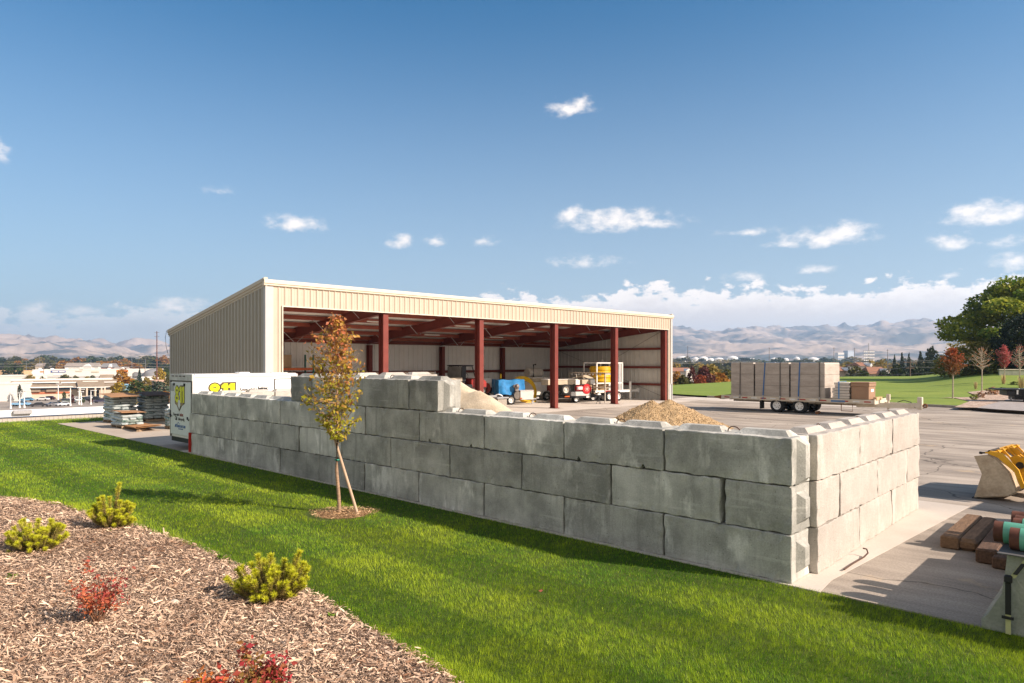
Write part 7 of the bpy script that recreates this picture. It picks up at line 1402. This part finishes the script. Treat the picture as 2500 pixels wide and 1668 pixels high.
# white service trailers with reels
def service_trailer(label, loc, L_, reelm, tank=False):
    t = thing('service_trailer', label, 'trailer', loc, RB); MB().box(0,L_,0,1.7,.5,.6).build('deck', offw, t); MB().box(-.02,L_+.02,-.05,.0,.42,.62).build('frame', offw, t); MB().cbox((L_*.28,.55,.98),(L_*.5,1.0,.72), b=.02).build('cabinet', toolw, t)
    for k, x in enumerate((L_*.2,L_*.66)): MB().cbox((x,.55,1.50),(L_*.40,1.05,.28), b=.02).build('toolbox', tant if k == 0 else toolw, t); MB().cbox((x,.55,1.66),(L_*.42,1.1,.05), b=.015).build('toolbox_lid', toolw, t)
    rl = MB(); rc = (L_*.72,.25,1.0)
    for d in (-.2,.2): rl.lathe([(.07,-.02),(.36,-.02),(.37,.02),(.07,.02)], (rc[0],rc[1]+d,rc[2]), (0,1,0), 22)
    rl.lathe([(.2,-.2),(.2,.2)], rc, (0,1,0), 18); rl.build('hose_reel', reelm, t); MB().tube([(rc[0]-.22,rc[1]-.23,rc[2]+.2),(rc[0],rc[1]-.24,rc[2]-.05),(rc[0]-.15,rc[1]-.24,rc[2]-.28)], .03, 5).build('reel_frame', blk, t)
    fr = MB(); 
    for x in (L_*.52,L_*.92): fr.box(x-.03,x+.03,-.02,.04,.6,1.5)
    fr.build('reel_stand', toolw, t)
    for x in (L_*.45,L_*.68): wheel(t, (x,-.14,.33), .33, .2, (0,-1,0))
    MB().box(L_,L_+1.0,.75,.87,.44,.54).build('tongue', offw, t); jockey(t, L_+.5,.82,.7)
    if tank: MB().lathe([(0,-.75),(.3,-.75),(.36,-.68),(.36,.68),(.3,.75),(0,.75)], (L_*.55,1.35,2.0), (1,0,0), 20).build('tank', mat('cream_tank',(.55,.50,.43),.4), t, smooth=True); MB().tube([(L_*.4,1.0,1.7),(L_*.4,1.0,2.62),(L_*.4+.25,1.0,2.62)], .05, 7).build('exhaust', blk, t)
    return t
service_trailer('white service trailer with a dull red hose reel behind the yellow coil', G(1296,984)+by*1.6+bx*1.9, 2.7, redd, True)
service_trailer('cream service trailer at the back behind the blue tarp', B(17.6,7.6), 3.0, redd)
def black_trailer():
    t = thing('hose_trailer', 'black trailer with a bright red hose reel and spare wheel', 'trailer', G(1388,984)+bx*-.5, RB-R(20)); MB().box(-.7,2.6,0,1.6,.40,.48).build('deck', blk, t); MB().box(-.7,2.6,-.04,.0,.34,.50).build('frame', blk, t)
    MB().cbox((-.05,.5,1.42),(2.3,1.0,.34), b=.02).build('toolbox', tant, t); MB().cbox((-.05,.5,1.61),(2.36,1.06,.05), b=.015).build('toolbox_lid', offw, t); MB().cbox((1.06,-.02,1.42),(.34,.06,.34)).build('end_cap', toolw, t); MB().cbox((1.95,.6,1.40),(.9,1.0,.36), b=.02).build('toolbox', tant, t); MB().cbox((2.3,.02,1.42),(.36,.08,.36)).build('end_cap', toolw, t)
    wheel(t, (.02,-.22,.93), .37, .22, (0,-1,0), name='spare_wheel', rimcol=offw)
    r_ = MB(); rc = (1.78,.05,.95)
    for d in (-.12,.14): r_.lathe([(.05,-.02),(.34,-.02),(.35,.02),(.05,.02)], (rc[0],rc[1]+d,rc[2]), (0,1,0), 24)
    r_.lathe([(.22,-.12),(.22,.14)], rc, (0,1,0), 18); h = r_.build('hose_reel', redr, t); sp = MB()
    for k in range(4): a = k*math.pi/4; sp.cyl((rc[0]-.2*math.cos(a),rc[1]-.15,rc[2]-.2*math.sin(a)),(rc[0]+.2*math.cos(a),rc[1]-.15,rc[2]+.2*math.sin(a)),.015,n=5)
    sp.build('reel_spoke', offw, h); MB().cyl((.95,.0,1.0),(1.4,.0,1.0),.17,n=16).build('motor', redr, t); MB().cbox((1.15,-.18,1.02),(.44,.02,.2)).build('motor_label', toolw, t); MB().cbox((1.3,.2,.62),(1.5,.5,.3), b=.02).build('pump_box', alu, t)
    f = MB()
    for x in (.75,1.35,2.3): f.box(x-.03,x+.03,-.02,.04,.48,1.28)
    f.box(.75,2.3,-.02,.04,1.24,1.28); f.build('rack_frame', blk, t); wheel(t, (1.0,.1,.28), .28, .2, (0,-1,0)); MB().cbox((.2,-.1,.46),(.4,.06,.08)).build('marker_light', orr, t); MB().box(2.6,3.5,.6,.72,.36,.46).build('tongue', blk, t); MB().cyl((2.85,.2,0),(2.85,.2,.7),.035,n=8).build('jack', blk, t); MB().cbox((1.9,-.05,.40),(.3,.02,.12)).build('plate', toolw, t)
    q = thing('pump_stand', 'small black pump on thin legs before the wire rack', 'pump', G(1462,987), RB); MB().cbox((0,0,.5),(.2,.2,.22), b=.03).build('pump_body', blk, q); MB().cbox((0,0,.66),(.3,.12,.1), b=.02).build('pump_head', toolw, q)
    for a in (0,2.1,4.2): MB().cyl((.05*math.cos(a),.05*math.sin(a),.42),(.18*math.cos(a),.18*math.sin(a),.0),.015,n=6).build('leg', blk, q)
black_trailer()
def ladder_rack():
    a = G(1477,984); t = thing('pipe_rack', 'tall thin grey steel rack frame beside the last column', 'rack', a, RB); h = 2.0; m = mat('rack_grey',(.40,.37,.32),.6)
    f = MB()
    for x, y in ((0,0),(.75,.0),(0,3.2),(.75,3.2)): f.box(x-.03,x+.03,y-.03,y+.03,0,h)
    f.box(-.03,.78,-.03,.03,h-.08,h); f.build('post', m, t); MB().box(-.06,.80,-.05,3.3,h,h+.06).box(-.06,.80,-.05,3.3,1.0,1.05).build('shelf', grey_w, t); s_ = MB()
    for k in range(9): s_.box(-.08,-.03,.3+k*.32,.42+k*.32,h-.12,h-.01)
    s_.build('bracket', toolw, t)
ladder_rack()
def carton_pallet():
    t = thing('carton_pallet', 'pallet of brown cartons draped with blue and tan tarps', 'pallet of boxes', G(1444,978)+Vector((0,0,.47)), RB-R(28)); mb = MB(); pallet(mb, 2.2, 1.2); mb.build('pallet', palw, t)
    for i in range(3):
        for k in range(2): MB().cbox((-.72+i*.72,0,.14+.34*k+.17),(.70,1.15,.33), b=.012).build('carton', card, t)
    MB().cbox((1.45,.1,.50),(.62,1.2,.72), b=.02).build('white_crate', toolw, t); MB().cbox((1.4,.1,1.1),(.9,1.3,.44), b=.03).build('blue_cover', mat('pale_blue_tarp',(.25,.48,.66),.5), t); MB().cbox((0,0,1.0),(2.24,1.22,.30), b=.03).build('blue_cover', bt_, t)
    MB().add([(-1.3,-.7,1.16),(1.2,-.7,1.16),(1.2,.7,1.16),(-1.3,.7,1.16),(-.3,-.1,1.55),(.5,-.1,1.55),(.5,.3,1.55),(-.3,.3,1.55)], [(4,5,6,7),(0,1,5,4),(1,2,6,5),(2,3,7,6),(3,0,4,7)]).build('tan_cover', tant, t)
carton_pallet()
def low_deck():
    t = thing('deck_trailer', 'low wooden deck trailer carrying the brown carton pallet', 'trailer', G(1444,978), RB-R(28)); MB().box(-1.5,2.0,-.75,.75,.38,.475).build('deck', mat('brown_planks',(.26,.16,.09),.85,var=.3,scale=5), t); MB().box(-1.5,2.0,-.79,-.75,.33,.48).build('frame', steel, t)
    for x in (-.2,.6): wheel(t, (x,-.72,.27), .27, .18, (0,-1,0)); wheel(t, (x,.72,.27), .27, .18, (0,1,0))
low_deck()
def reel_trailer():
    t = thing('reel_trailer', 'white pipe trailer carrying a big yellow duct coil at the shed end', 'trailer', G(1551,977)-bx*2.65+by*.7, RB-R(15))
    MB().box(-.9,2.2,0,.14,.62,.78).box(-.9,2.2,1.5,1.64,.62,.78).box(-.9,-.76,.14,1.5,.62,.78).box(2.06,2.2,.14,1.5,.62,.78).build('frame', toolw, t); MB().cbox((.2,-.01,.70),(.5,.02,.12)).build('reflector_strip', MAT['reflector_red'], t)
    f = MB()
    for x in (-.75,.75,1.55):
        for y in (.04,1.6): f.box(x-.04,x+.04,y-.04,y+.04,.78,2.75)
    f.box(-.79,1.59,.0,.08,2.70,2.78).box(-.79,1.59,1.56,1.64,2.70,2.78).box(1.51,1.59,.08,1.56,2.70,2.78).box(-.79,1.59,.0,.08,1.25,1.33); f.build('cage', toolw, t); MB().box(1.58,1.9,.5,.62,.78,2.7).build('lift_post', steel, t)
    r_ = random.Random(8)
    for k in range(13):
        c = MB(); R_ = .82 + .05*math.sin(k*1.9); c.tube([(.2+R_*math.cos(a), .82+R_*.86*math.sin(a), 1.38+k*.088) for a in np.linspace(0,2*math.pi,32,endpoint=False)], .047, 7, True); q = c.build('duct_coil', yelh, t, smooth=True)
    for x in (.2,1.0): wheel(t, (x,-.14,.35), .35, .22, (0,-1,0))
    MB().box(2.2,3.6,.74,.90,.60,.74).build('tongue', toolw, t); MB().cyl((2.75,.6,0),(2.75,.6,1.32),.09,n=12).cyl((2.75,.6,0),(2.75,.6,.03),.16,n=12).cyl((2.75,.6,1.32),(2.75,.6,1.36),.11,n=12).build('jack', toolw, t); MB().cbox((3.62,.82,.68),(.16,.24,.34), b=.02).build('coupler', toolw, t)
    MB().tube([(2.9,.8,.6),(3.1,.75,.30),(3.35,.8,.25),(3.5,.8,.55)], .018, 5).build('chain', steel, t); MB().tube([(1.0,.0,.6),(1.15,-.05,.28),(1.3,.0,.6)], .025, 5).build('hose', MAT['tan_rail'], t)
reel_trailer()
o = thing('drum', 'dark drum standing at the back wall behind the service trailers', 'drum', B(22.6,10.2), RB); MB().lathe([(0,0),(.29,0),(.29,.88),(.27,.9),(0,.9)], n=20).build('drum_body', blk, o, smooth=True); MB().lathe([(.295,.29),(.31,.3),(.295,.31)], n=20).lathe([(.295,.59),(.31,.6),(.295,.61)], n=20).build('hoop', blk, o)
o = MB().lathe([(0,.0),(.16,.0),(.26,.03),(.28,.10),(.10,.16),(.05,.3),(0,.3)], n=16).build('wall_lamp', toolw); o.location = B(BL-.5, 6.2, 2.72); tag(o, 'small round lamp on the middle girt of the end wall', 'lamp')
